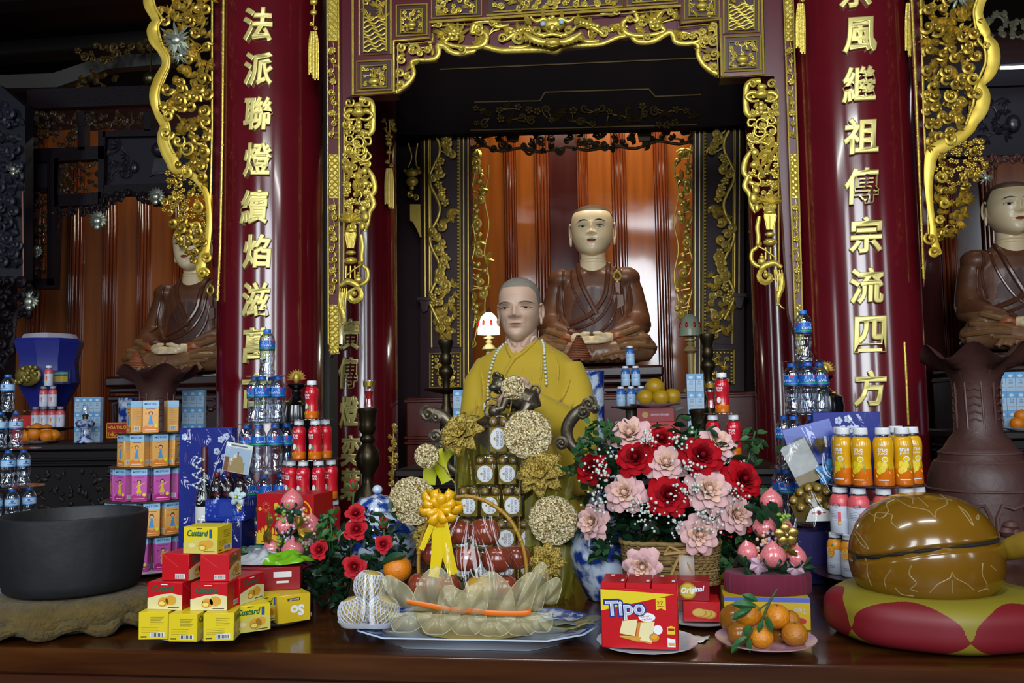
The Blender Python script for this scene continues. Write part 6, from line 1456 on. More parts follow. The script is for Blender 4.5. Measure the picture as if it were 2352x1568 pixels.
def lotus(label, px, py, rpx, Y, stem, tilt):
    t = thing('glitter_lotus', label, 'lotus flower', at(px, py, Y)); q = at(px, py, Y); k = sc(q); r = random.Random(px); Rm = Matrix.Rotation(R(tilt), 3, 'X') @ Matrix.Rotation(R(r.uniform(-20, 20)), 3, 'Y'); m = MB()
    for ring, (n, op, L_) in enumerate(((5, 25, .6), (7, 50, .85), (8, 78, 1.0))):
        for i in range(n):
            a = 2*pi*(i+.5*ring)/n+r.uniform(-.1, .1); vs = []; fs = []
            for u in range(6):
                tt = u/5; th = R(op)*(.4+.75*tt); out = L_*rpx*k*tt*sin(th)+.1*rpx*k; z = L_*rpx*k*tt*cos(th); ww = L_*rpx*k*.34*sin(pi*min(.98, .12+.82*tt))
                for v in (-1, 0, 1): vs.append(q+Rm @ V((out*cos(a)-v*ww*sin(a), out*sin(a)+v*ww*cos(a), z+abs(v)*ww*.35)))
            for u in range(5):
                for v in range(2): fs.append((u*3+v, u*3+v+1, u*3+v+4, u*3+v+3))
            m.add(vs, fs)
    m.ell(q, rpx*k*.22, 10); m.build('petals', GLITD, t, solid=.0015)
    m = MB(); m.tube([q]+[at(x, y, Y+.03) for x, y in stem], .0022, 6); m.build('stick', GLITD, t)
lotus('dark glittering gold lotus above left of the chocolate tower', 1062, 998, 52, 2.50, [(1080, 1060), (1100, 1330)], 60)
lotus('dark glittering gold lotus right of the second chocolate row', 1244, 1088, 56, 2.47, [(1230, 1160), (1200, 1330)], 65)
lotus('dark glittering gold lotus low behind the basket handle on the right', 1256, 1290, 42, 2.40, [(1230, 1320), (1215, 1332)], 70)
lotus('dark glittering gold lotus half hidden left behind the apples', 985, 1235, 40, 2.46, [(1010, 1290), (1050, 1332)], 70)
# ---------------------------------------------------------------- oval blue and white platter
BW = mat('blue_white_glaze', '13327e', .15, coat=.5, var=(16, 'b9c6d6', .05)); BWF = mat('blue_white_fine', '1a3a86', .15, coat=.5, var=(40, 'b9c6d6', .08)); BWL = mat('pale_glaze', 'a9b6c4', .16, coat=.5); BLUEG = mat('cobalt_glaze', '1b3f92', .16, coat=.5)
pl = thing('platter', 'long octagonal blue and white porcelain platter under the fruit basket', 'platter', onz(1095, 1452, ZT)); c = onz(1090, 1452, ZT); c.y = YF+.175; c.x = XY(1093, c.y, ZT+.02).x; aa, bb = .298, .155
def oct_(s, sy=None):
    sy = sy or s; pts = []
    for (x, y) in [(-.62, -1), (0, -1), (.62, -1), (.88, -.62), (1, -.0), (.88, .62), (.62, 1), (0, 1), (-.62, 1), (-.88, .62), (-1, 0), (-.88, -.62)]: pts.append((c.x+aa*s*x, c.y+bb*sy*y))
    return pts
def loft(mb, rings, mi=0, close=True):
    vs = []; fs = []; n = len(rings[0][0])
    for pts, z in rings: vs += [V((x, y, z)) for x, y in pts]
    for i in range(len(rings)-1):
        for k in range(n): k2 = (k+1) % n; fs.append((i*n+k, i*n+k2, (i+1)*n+k2, (i+1)*n+k))
    if close: fs.append(tuple((len(rings)-1)*n+k for k in range(n)))
    mb.add(vs, fs, mi)
mb = MB(); loft(mb, [(oct_(.76), ZT+.0005), (oct_(.78), ZT+.006), (oct_(.95), ZT+.026), (oct_(1.0), ZT+.031), (oct_(.99), ZT+.034)], 0, False); loft(mb, [(oct_(.99), ZT+.034), (oct_(.955), ZT+.0325)], 1, False); loft(mb, [(oct_(.955), ZT+.0325), (oct_(.80), ZT+.0245)], 2, False); loft(mb, [(oct_(.80), ZT+.0245), (oct_(.785), ZT+.0235)], 1, False); loft(mb, [(oct_(.785), ZT+.0235), (oct_(.72), ZT+.012), (oct_(.3), ZT+.011)], 0)
mb.build('dish', [BWL, BLUEG, BWF], pl); zp = ZT+.0125; cp = c
# ---------------------------------------------------------------- fruit basket with apples, tulle, bow
fb = thing('fruit_basket', 'low gift basket with arched bamboo handle, tulle frill and yellow bow', 'basket', (cp.x, cp.y, zp)); YBK = cp.y
bx = at(1092, 1380, YBK).x; kb2 = sc(at(1090, 1350, YBK))
mb = MB(); mb.lathe([(.13, zp), (.135, zp+.002), (.15, zp+.05), (.152, zp+.053), (.142, zp+.05), (.125, zp+.006), (0, zp+.005)], 48, fn=lambda p: V((bx+p.x*1.0, YBK+p.y*.62, p.z))); mb.build('tray', mat('basket_straw', 'a08a4c', .7), fb)
h = Relief(YBK); h.band([(962, 1330), (962, 1270), (975, 1215), (1005, 1165), (1050, 1142), (1090, 1142), (1130, 1158), (1170, 1192), (1196, 1240), (1208, 1290), (1210, 1345)], 9, 0, 6, flat=1); 
for q in smooth_path([(962, 1270), (975, 1215), (1005, 1165), (1050, 1142), (1090, 1142), (1130, 1158), (1170, 1192), (1196, 1240)], 2): h.ball(q.x, q.y, 6, 0, d=1)
h.build('handle', mat('bamboo', '9a7420', .45), fb)
APP = thing('apple', 'x', 'apple'); m = MB(); ra = .037
m.lathe([(ra*(.02+.98*abs(sin(t))**.9)*(1.0-.1*(1-cos(t))*.5), ra*(-.86*cos(t)*(1-.22*math.exp(-(sin(t)/.35)**2)))) for t in [pi*i/18 for i in range(19)]], 28, (0, 0, ra*.86), rad=lambda a, z: 1+.02*sin(5*a)); m.build('flesh', mat('apple_skin', '641618', .2, coat=.3, var=(9, '8e4626', .3)), APP)
m = MB(); m.tube([(0, 0, ra*1.45), (.003, 0, ra*1.72), (.008, 0, ra*1.9)], .0015, 6); m.build('stem', mat('apple_stem', '3a2a18', .7), APP)
AP2 = None
ap = [(1000, 1300, .035, 34, 'at the left of the middle row'), (1072, 1313, -.012, 35, 'in the centre of the middle row'), (1142, 1316, -.012, 37, 'at the right of the middle row'), (1052, 1252, .012, 36, 'at the left of the top pair'), (1114, 1254, .012, 38, 'at the right of the top pair'), (1186, 1308, .05, 34, 'behind right, half hidden by its neighbours'), (968, 1372, -.03, 34, 'lowest on the left behind the frill'), (1028, 1378, -.055, 34, 'low behind the frill under the yellow ribbon'), (1160, 1378, -.055, 34, 'lowest on the right behind the frill')]
for (x, y, dy, rp, lab) in ap:
    q = at(x, y, YBK+dy); k = rp*sc(q)/ra; place(APP, q, x*.7, f'shiny red apple in the wrapped basket, {lab}', 'red apples in the fruit basket', k)
q = at(1100, 1380, YBK-.07); a2 = dup(APP, q, 2, 'yellow green mango low in the basket behind the frill', None, 34*sc(q)/ra); a2['category'] = 'mango'; a2.name = 'mango'
for ch in a2.children:
    if ch.name.startswith('flesh'): ch.data = ch.data.copy(); ch.data.materials[0] = mat('mango_skin', 'b8962c', .25, coat=.4, var=(9, 'a07030', .25))
NET = clear('cream_net', (.98, .97, .9), .10, .3, milk=.34, milkcol=(.62, .56, .34)); NETR = mat('net_rim', 'a8a480', .6)
mb = MB(); rim = MB(); r = random.Random(8)
def petal(cx, cy, rx, ry, rot, Y, bulge, yb):
    """one loop of stiff tulle: a rounded fan rising from the ribbon line"""
    def f(i, j):
        a = pi*(i); rr = j; x = cx+rx*rr*cos(pi-a)+rot*(sin(a)*rr); y = cy-ry*rr*sin(a); q = at(x, y, Y); q.y -= bulge*sin(pi*min(1, rr*.9))*(.4+.6*sin(a))+.006*sin(a*7)*rr; return q
    mb.grid(f, 20, 8); rim.tube([f(i/19, 1) for i in range(20)], .0011, 5)
for (x, y, rx, ry, rot, dy) in [(925, 1395, 42, 75, -30, .11), (995, 1400, 50, 100, 10, .12), (1050, 1405, 40, 62, -14, .13), (1075, 1408, 42, 70, 22, .135), (1130, 1412, 55, 100, 0, .12), (1180, 1405, 36, 92, 40, .12), (1215, 1400, 30, 110, 32, .10), (1248, 1385, 30, 60, 30, .10)]: petal(x, y, rx, ry, rot, YBK-dy, .03, 0)
for (x, y, rx, ry, rot, dy) in [(945, 1405, 48, -46, -16, .12), (1010, 1408, 48, -48, -8, .13), (1070, 1412, 48, -46, 4, .135), (1130, 1416, 54, -44, 6, .13), (1190, 1412, 50, -46, 10, .125), (1228, 1405, 38, -46, 18, .12)]: petal(x, y, rx, ry, rot, YBK-dy, .02, 0)
mb.v = [(v[0], v[1], max(v[2], ZT+.036)) for v in mb.v]; rim.v = [(v[0], v[1], max(v[2], ZT+.036)) for v in rim.v]
tu = mb.build('tulle_frill', NET, fb); rim.build('frill_edge', NETR, tu)
h = Relief(YBK-.145); h.band([(934, 1380), (975, 1388), (1030, 1398), (1085, 1402), (1140, 1408), (1208, 1408), (1214, 1398)], [8, 11, 12, 12, 12, 12, 6], 0, 5, flat=.25); h.build('orange_ribbon', mat('orange_satin', 'd86a12', .35), fb)
bow = thing('ribbon_bow', 'golden yellow satin bow with two long tails tied to the basket handle', 'bow', at(1012, 1165, YBK-.03)); SAT = mat('yellow_satin', 'd8a008', .28, coat=.3); q0 = at(1012, 1165, YBK-.03); kk = sc(q0)
for i in range(15):
    a = i*2.4; el = .15+.75*(i/15); L_ = kk*(54-16*i/15); m = MB(); d = V((cos(a)*cos(el), -abs(sin(el))*.9, sin(a)*cos(el))); s_ = d.cross(V((0, 1, .3))).normalized(); up = s_.cross(d)
    P = [q0+d*L_*(.5-.5*cos(2*pi*t))*1.0+up*L_*.32*sin(2*pi*t) for t in [j/14 for j in range(15)]]; vs = []
    for p in P: vs += [p-s_*kk*10, p+s_*kk*10]
    m.add(vs, [(2*j, 2*j+2, 2*j+3, 2*j+1) for j in range(14)]); m.build('loop', SAT, bow, solid=.0008)
for pts in ([(1012, 1170), (1005, 1230), (1003, 1280), (996, 1325)], [(1018, 1175), (1022, 1230), (1030, 1280), (1042, 1318)], [(1005, 1175), (985, 1220), (968, 1262)]):
    t = Relief(YBK-.05); t.band(pts, [12, 26, 27, 22] if len(pts) > 3 else [8, 14, 12], 0, 5, flat=.06); t.build('tail', mat('lemon_satin', 'd8bc10', .3, coat=.3), bow)
mb = MB()
def cel(i, j): a = -pi*.95+pi*.9*i; rr = .15*(1-.62*j**1.3)*(1+.02*sin(i*40)); q = V((bx+.005+rr*cos(a)*1.02, YBK+rr*sin(a)*.72, zp+.04+.235*j)); q.x += .008*sin(j*9+i*14); q.y += .006*sin(i*33+j*5); return q
mb.grid(cel, 40, 18); mb.build('cellophane', CELLO, fb)
# money notes on the right end of the platter
for i, (x, y, rz, lab) in enumerate([(1300, 1436, .3, 'olive banknote lying folded on the right end of the platter'), (1325, 1428, .5, 'grey banknote lying across the olive one on the platter')]):
    q = onz(x, y, ZT+.036+.004*i); m = MB(); m.grid(lambda a, b_: (q.x+(a-.5)*.13*cos(rz)-(b_-.5)*.05*sin(rz), q.y+(a-.5)*.13*sin(rz)+(b_-.5)*.05*cos(rz), q.z+.008*abs(a-.4)+.004*sin(a*9)), 12, 4); tag(m.build('banknote', mat('note_olive' if i == 0 else 'note_grey', '8a8656' if i == 0 else '6c7078', .7, var=(60, '5c5a3a', .2)), solid=.0006), lab, 'banknote')
# ---------------------------------------------------------------- pears in foam nets on a white foam tray, orange behind
tr = thing('pear_tray', 'white foam tray holding the pears at the left end of the platter', 'tray', onz(845, 1440, ZT+.03)); c = onz(850, 1437, ZT+.034)
def rr_(s, z): 
    return [(c.x+.07*s*cs, c.y+.045*s*sn, z) for cs, sn in [(cos(2*pi*k/32), sin(2*pi*k/32)) for k in range(32)]]
def sq(s): return [(c.x+.068*s*(abs(cos(a))**.35)*(1 if cos(a) > 0 else -1), c.y+.05*s*(abs(sin(a))**.35)*(1 if sin(a) > 0 else -1)) for a in [2*pi*k/40 for k in range(40)]]
mb = MB(); z = ZT+.0375; loft(mb, [(sq(.85), z), (sq(.9), z+.002), (sq(1.0), z+.013), (sq(1.02), z+.0145), (sq(.98), z+.0145), (sq(.84), z+.004)]); mb.build('tray', mat('foam_white', 'c4c6cc', .6), tr); zt_ = z+.0045
PEAR = mat('pear_skin', 'b09a50', .4, var=(30, 'a08640', .3)); FOAM = mat('foam_net', 'b8bac2', .6)
def pear(label, px, py, Y, rpx, net):
    q = at(px, py, Y); k = sc(q); r = rpx*k; t = thing('pear', label, 'pear', q); m = MB(); m.ell(q, (r, r*.95, r*.97), 24); m.build('flesh', PEAR, t)
    if net:
        m = MB(); ax = Matrix.Rotation(R(net), 3, 'Y')
        for d in (-1, 1):
            for i in range(22):
                P = []
                for j in range(15):
                    th = -.95+1.9*j/14; ph = 2*pi*i/22+d*th*.55; P.append(q+ax @ V((r*1.04*cos(th)*cos(ph), r*1.0*cos(th)*sin(ph), r*1.02*sin(th))))
                m.tube(P, .0016, 5)
        m.build('foam_net', FOAM, t)
yc = c.y
pear('pear in a white foam net at the left of the tray', 815, 1405, yc-.012, 37, -18); pear('pear in a white foam net at the right of the tray', 880, 1403, yc-.012, 36, 22); pear('pear resting on top of the two netted pears', 850, 1345, yc+.01, 36, 10)
mb = MB()
def cel2(i, j): a = 2*pi*i; rr = (1-.45*j)*(.0685); return (c.x+rr*cos(a)*(1+.03*sin(9*a)), c.y+rr*.8*sin(a), zt_+.008+.108*j)
mb.grid(cel2, 40, 8, cu=True); mb.build('cling_film', CELLO, tr)
def orange(nm, label, px, py, Y, rpx, m1, group=None):
    q = at(px, py, Y); k = sc(q); r = rpx*k; t = thing(nm, label, 'orange', (q.x, q.y, q.z-r*.9), 0, group); m = MB(); m.ell(q, (r, r, r*.92), 24, fn=None); m.build('peel', m1, t)
    m = MB(); m.ell(q+V((0, -r*.3, r*.87)), r*.09, 8); m.build('stem_button', mat('stem_green', '3a4a1c', .6), t); return t, q, r
ORG = mat('orange_peel', 'd07a08', .4, var=(6, 'c86c06', .3), bump=(160, .3))
t, q, r = orange('orange', 'single large orange behind the netted pears, under a dark leaf', 913, 1306, yc+.06, 33, ORG)
m = MB(); lr = Relief(q.y-.01); lr.leaf(935, 1272, 3.3, 60, 26, .01, bend=.4); lr.build('leaf', mat('dark_leaf', '123a20', .4), t)
# ================================================================ roses, leaves and vases
def rose_proto(nm, cat, m_in, m_out, point, n=24, full=1.0):
    t = thing(nm, 'x', cat); r = random.Random(len(nm)+n)
    def petal(mb, i):
        tt = i/(n-1); a0 = i*2.39996; ph = (.05+1.2*full*tt**1.5); L_ = .62+.42*tt; w_ = .40+.36*tt; vs = []; fs = []; NU, NV = 5, 6
        for iu in range(NU):
            u = -1+2*iu/(NU-1)
            for iv in range(NV):
                v = iv/(NV-1); g = ph*(.5+.6*v); out = .05+L_*v*sin(g)*.95+.12*v*(1-tt); z = L_*v*cos(min(g, 1.75))+.12*(1-tt); ww = w_*sin(pi*(.12+.72*v))**.7
                if v == 1: ww *= .6 if point else .85; out += .05*tt; z -= (.10*tt if not point else .02)+.06*abs(u)*(1 if point else .4)
                a = a0+u*ww/(out+.28); rr = out-.08*u*u*v*(1-tt*.6)+r.uniform(-.012, .012); vs.append(V((rr*cos(a), rr*sin(a), z+r.uniform(-.01, .01)-.05*u*u)))
        for iu in range(NU-1):
            for iv in range(NV-1): fs.append((iu*NV+iv, (iu+1)*NV+iv, (iu+1)*NV+iv+1, iu*NV+iv+1))
        mb.add(vs, fs)
    a, b = MB(), MB()
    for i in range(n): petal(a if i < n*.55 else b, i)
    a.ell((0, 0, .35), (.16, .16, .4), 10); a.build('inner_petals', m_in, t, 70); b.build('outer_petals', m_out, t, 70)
    m = MB(); m.lathe([(.02, -.25), (.05, -.2), (.14, -.06), (.16, .05)], 10); m.tube([(0, 0, -.2), (.05, 0, -1.0), (.0, .05, -1.7)], .045, 6); m.build('stem', LEAFG, t)
    return t
LEAFG = mat('leaf_green', '16381e', .4, var=(30, '204a26', .3)); LEAFD = mat('deep_leaf_green', '0e2616', .4, var=(30, '17381f', .3))
def aim(o, d, k, spin=0):
    q = V(d).to_track_quat('Z', 'Y'); o.rotation_euler = (q.to_matrix() @ Matrix.Rotation(spin, 3, 'Z')).to_euler(); o.scale = (k, k, k)
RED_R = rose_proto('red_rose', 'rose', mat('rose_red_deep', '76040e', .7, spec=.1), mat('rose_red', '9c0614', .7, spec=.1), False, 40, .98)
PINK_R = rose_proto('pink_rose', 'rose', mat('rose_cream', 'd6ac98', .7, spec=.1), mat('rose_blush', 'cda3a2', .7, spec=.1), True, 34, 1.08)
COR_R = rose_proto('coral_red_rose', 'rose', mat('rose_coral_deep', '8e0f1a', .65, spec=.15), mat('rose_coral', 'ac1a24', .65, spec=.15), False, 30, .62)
def leaves(nm, label, pts, n, size, seed, spread, Y, mtl=None, stems=None, cat='foliage', dy=.05):
    """a mass of small rose leaves round given pixel points"""
    r = random.Random(seed); mb = MB()
    for i in range(n):
        x, y = r.choice(pts); x += r.gauss(0, spread); y += r.gauss(0, spread); q = at(x, y, Y+r.uniform(-dy, dy)); L_ = size*r.uniform(.7, 1.25); q.z = max(q.z, ZT+.012)
        R3 = Matrix.Rotation(r.uniform(0, 6.3), 3, 'Z') @ Matrix.Rotation(r.uniform(-1.0, 1.0), 3, 'X') @ Matrix.Rotation(r.uniform(-1.2, 1.2), 3, 'Y')
        vs = [q+R3 @ V(v)*L_ for v in ((0, 0, 0), (.28, .26, .06), (.62, .26, .06), (1, 0, -.05), (.62, -.26, .06), (.28, -.26, .06), (.5, 0, -.02))]
        mb.add(vs, [(0, 1, 6), (1, 2, 6), (2, 3, 6), (3, 4, 6), (4, 5, 6), (5, 0, 6)])
    for s in stems or []: mb.tube([at(x, y, Y) for x, y in s], .0025, 5)
    mb.v = [(v[0], v[1], max(v[2], ZT+.002)) for v in mb.v]
    return tag(mb.build(nm, mtl or LEAFG, ang=180), label, cat, kind='stuff')
def roses(proto, Y0, C, rows, nm, group, tail=''):
    for (x, y, rp, dy, lab) in rows:
        q = at(x, y, Y0+dy); k = rp*sc(q)/.86; d = (q-C).normalized()+V((0, -.9, .15)); o = place(proto, q, 0, lab, group); aim(o, d.normalized(), k, x); o.location = q-d.normalized()*k*.35
# left bouquet of coral red roses
YR = 2.30
leaves('bouquet_foliage', 'dark green leaf mass of the small red rose bouquet on the table', [(760, 1250), (790, 1290), (760, 1340), (800, 1350), (850, 1290), (780, 1390), (830, 1330), (740, 1310), (900, 1270), (720, 1330), (870, 1220)], 620, .030, 71, 24, YR+.03, LEAFD, [[(800, 1420), (805, 1300), (812, 1130)], [(820, 1420), (850, 1300), (880, 1220)], [(790, 1420), (770, 1350), (740, 1270)], [(735, 1180), (745, 1240)]], dy=.06)
leaves('bouquet_fern', 'upright feathery green sprays rising left of the tall red rose', [(745, 1215), (752, 1190), (760, 1225), (738, 1235)], 70, .024, 72, 9, YR-.02, mat('fresh_green', '2a5a24', .45), [[(760, 1280), (748, 1180)], [(765, 1280), (760, 1190)], [(755, 1280), (738, 1200)]])
C0 = at(810, 1330, YR+.1)
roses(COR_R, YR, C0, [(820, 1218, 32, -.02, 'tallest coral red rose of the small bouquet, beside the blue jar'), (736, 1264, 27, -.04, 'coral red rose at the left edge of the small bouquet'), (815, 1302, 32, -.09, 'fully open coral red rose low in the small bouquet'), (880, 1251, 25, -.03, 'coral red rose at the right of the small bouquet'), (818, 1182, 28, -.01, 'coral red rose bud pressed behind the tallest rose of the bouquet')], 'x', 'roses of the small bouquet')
for (x, y, lab) in [(811, 1117, 'small red rosebud on a long stem above the bouquet'), (881, 1203, 'small red rosebud in front of the blue jar')]:
    t = thing('rosebud', lab, 'rosebud', at(x, y, YR)); q = at(x, y, YR); k = sc(q); m = MB(); m.lathe([(.2*k, -14*k), (9*k, -8*k), (11*k, 2*k), (7*k, 14*k), (1*k, 18*k)], 12, q); m.build('petals', mat('rose_coral', 'c0262e', .5), t); m = MB(); lr = Relief(YR-.012)
    for a in (1.0, 1.6, 2.2): lr.leaf(x, y+8, a, 24, 7, 0)
    lr.band([(x, y+8), (x-3, y+40), (x+2, y+85)], 4.5, -.01, 4, flat=1); lr.build('sepals', mat('sepal_green', '3a5a2a', .5), t)
# lidded blue and white jar, and the round vase
def jar(label, px, Y, ztop_px, rpx, prof, lid, nm='ginger_jar'):
    c = XY(px, Y, ZT); k = sc(at(px, 1250, Y)); t = thing(nm, label, 'jar', c); m = MB(); m.lathe([(r*k, ZT+z) for r, z in prof], 56, (c.x, c.y, 0)); m.build('body', BW, t)
    return t, c, k
zt = lambda px, y, Y: at(px, y, Y).z
YJ = 2.72; c = XY(868, YJ, ZT); k = sc(at(868, 1200, YJ)); z = lambda y: zt(868, y, YJ)
t = thing('ginger_jar', 'blue and white lidded porcelain jar behind the small rose bouquet', 'jar', c); m = MB(); m.lathe([(52*k, ZT+.0005), (60*k, ZT+.01), (80*k, z(1310)), (92*k, z(1255)), (88*k, z(1215)), (60*k, z(1188)), (46*k, z(1182)), (46*k, z(1172))], 56, (c.x, c.y, 0)); m.build('body', BW, t)
m = MB(); m.lathe([(50*k, z(1171)), (52*k, z(1168)), (50*k, z(1158)), (40*k, z(1143)), (14*k, z(1137)), (8*k, z(1134))], 44, (c.x, c.y, 0)); ld = m.build('lid', BWF, t); m = MB(); m.ell((c.x, c.y, z(1124)), (12*k, 12*k, 11*k), 16); m.build('knob', BW, ld)
YV = 2.52; c = XY(1402, YV, ZT); k = sc(at(1400, 1290, YV)); z = lambda y: zt(1402, y, YV)
t = thing('round_vase', 'round blue and white dragon vase between platter and rose basket', 'vase', c); m = MB(); m.lathe([(50*k, ZT+.0005), (56*k, ZT+.006), (66*k, z(1345)), (86*k, z(1310)), (94*k, z(1265)), (88*k, z(1215)), (66*k, z(1180)), (45*k, z(1165)), (43*k, z(1140)), (50*k, z(1130)), (44*k, z(1131)), (38*k, z(1150)), (0, z(1160))], 60, (c.x, c.y, 0)); m.build('body', BW, t)
# ---------------------------------------------------------------- rose basket
YK = 2.36; ct = thing('rose_basket', 'woven straw basket holding the big arrangement of pink and red roses', 'basket'); ST_ = mat('seagrass', '8a7040', .8, var=(50, '6a5228', .3), bump=(60, .6))
k = sc(at(1540, 1280, YK)); zb = zt(1540, 1333, YK); zt1 = zt(1540, 1242, YK); c = at(1540, 1300, YK); c.z = zb
m = MB()
def bk(i, j): a = 2*pi*i; s = .97+.05*j; wv = .004*sin(30*a+(0 if int(j*14) % 2 else pi))+.003*cos(j*14*2*pi); x = (abs(cos(a))**.5)*(1 if cos(a) > 0 else -1); y = (abs(sin(a))**.5)*(1 if sin(a) > 0 else -1); return ((106*k*s+wv)*x, (62*k*s+wv)*y, (zt1-zb)*j)
m.grid(bk, 120, 40, cu=True); m.rect(-98*k, -55*k, 98*k, 55*k, .004); m.build('woven_body', ST_, ct, solid=.003)
for zz_ in (.002, (zt1-zb)): m = MB(); m.tube([(bk(i/60, zz_/(zt1-zb))[0]*1.01, bk(i/60, zz_/(zt1-zb))[1]*1.01, zz_+.003+.0015*sin(i*2.2)) for i in range(60)], .006, 8, closed=True); m.build('braided_rim', ST_, ct)
m = MB(); X = FRONT(22*k, -64*k, (zt1-zb)*.5); 
for s in (-1, 1): m.tube([X @ V((0, .035, 0)), X @ V((s*.03, .05, .006)), X @ V((s*.045, .03, .004)), X @ V((0, .035, .003))], .005, 6); m.tube([X @ V((0, .035, 0)), X @ V((s*.018, .0, .004)), X @ V((s*.03, -.03, .002))], .004, 6)
m.build('straw_bow', mat('raffia', '9a7a44', .7), ct); m = MB(); m.rect(-.019, -.045, .019, .028, .006, X @ T(.012, 0, 0) @ RY(0)); m.build('paper_tag', mat('tag_grey', 'a89a90', .6), ct, solid=.0008)
ct.location = c
KC = at(1530, 1200, YK+.12)
leaves('arrangement_foliage', 'dark green leaf mass filling the big rose arrangement', [(1400, 1110), (1450, 1180), (1520, 1230), (1600, 1200), (1650, 1160), (1560, 1100), (1480, 1060), (1660, 1060), (1420, 1200), (1600, 1120), (1540, 1180), (1480, 1140), (1400, 1240), (1690, 1130), (1620, 1250), (1690, 1250), (1390, 1070), (1580, 1020)], 1000, .038, 81, 30, YK+.04, LEAFD, dy=.07)
leaves('arrangement_sprays', 'lighter leaf sprays standing out round the rose arrangement', [(1400, 985), (1415, 1015), (1330, 1065), (1720, 1010), (1735, 1040), (1590, 1005), (1380, 1265), (1740, 1180), (1720, 1290), (1660, 1285), (1370, 990), (1755, 1140), (1700, 1230), (1350, 1020), (1640, 1290)], 210, .034, 82, 15, YK, mat('spray_green', '2f5a30', .45), [[(1395, 960), (1420, 1040), (1470, 1150)], [(1735, 990), (1720, 1050), (1680, 1150)], [(1755, 1010), (1715, 1060)], [(1320, 1050), (1370, 1090), (1430, 1160)], [(1770, 1120), (1700, 1190)], [(1730, 1300), (1660, 1240)], [(1650, 1310), (1620, 1240)], [(1600, 985), (1590, 1050)]])
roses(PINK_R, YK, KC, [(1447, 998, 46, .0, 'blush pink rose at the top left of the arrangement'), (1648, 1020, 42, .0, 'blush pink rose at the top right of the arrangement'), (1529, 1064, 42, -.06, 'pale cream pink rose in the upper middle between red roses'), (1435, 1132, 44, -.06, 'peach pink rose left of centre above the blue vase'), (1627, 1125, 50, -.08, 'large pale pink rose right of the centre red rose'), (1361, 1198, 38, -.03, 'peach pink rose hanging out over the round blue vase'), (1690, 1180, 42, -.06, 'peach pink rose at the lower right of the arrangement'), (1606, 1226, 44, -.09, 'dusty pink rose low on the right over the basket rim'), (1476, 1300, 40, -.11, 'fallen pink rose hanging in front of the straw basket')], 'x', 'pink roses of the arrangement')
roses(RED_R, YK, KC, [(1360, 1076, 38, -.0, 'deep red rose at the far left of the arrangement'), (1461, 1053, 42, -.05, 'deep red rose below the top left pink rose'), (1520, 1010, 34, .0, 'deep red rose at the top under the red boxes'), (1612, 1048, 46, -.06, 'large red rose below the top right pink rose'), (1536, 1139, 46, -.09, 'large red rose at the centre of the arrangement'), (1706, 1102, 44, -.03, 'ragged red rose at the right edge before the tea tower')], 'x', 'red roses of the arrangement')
r = random.Random(91); BBW = mat('babys_breath', 'c4cac2', .6)
for i, (x, y, lab) in enumerate([(1385, 1062, 'beside the far left red rose'), (1378, 1095, 'under the far left red rose'), (1372, 1148, 'above the hanging left pink rose'), (1483, 1010, 'right of the top left pink rose'), (1565, 1015, 'under the leafy spray at the top'), (1585, 1075, 'between cream pink and large red rose'), (1590, 1130, 'left of the large pale pink rose'), (1480, 1165, 'right of the peach pink rose at left'), (1490, 1185, 'low left of the centre red rose'), (1562, 1135, 'right of the centre red rose'), (1615, 1185, 'above the low dusty pink rose'), (1635, 1205, 'right of the low dusty pink rose'), (1690, 1140, 'above the lower right pink rose'), (1555, 1205, 'left of the low dusty pink rose')]):
    t = thing('babys_breath', f"white baby's breath sprig {lab}", 'flower sprig', at(x, y, YK-.1), 0, 'white filler sprigs'); m = MB(); s = MB(); q0 = at(x, y+20, YK-.02)
    for j in range(24): q = at(x+r.gauss(0, 16), y+r.gauss(0, 15), YK-.115+r.uniform(-.02, .02)); m.ell(q, r.uniform(.0022, .0045), 6); s.tube([q, (q+q0)/2+V((0, .01, 0)), q0], .0006, 4)
    m.build('blossoms', BBW, t); s.build('stalks', LEAFG, t)
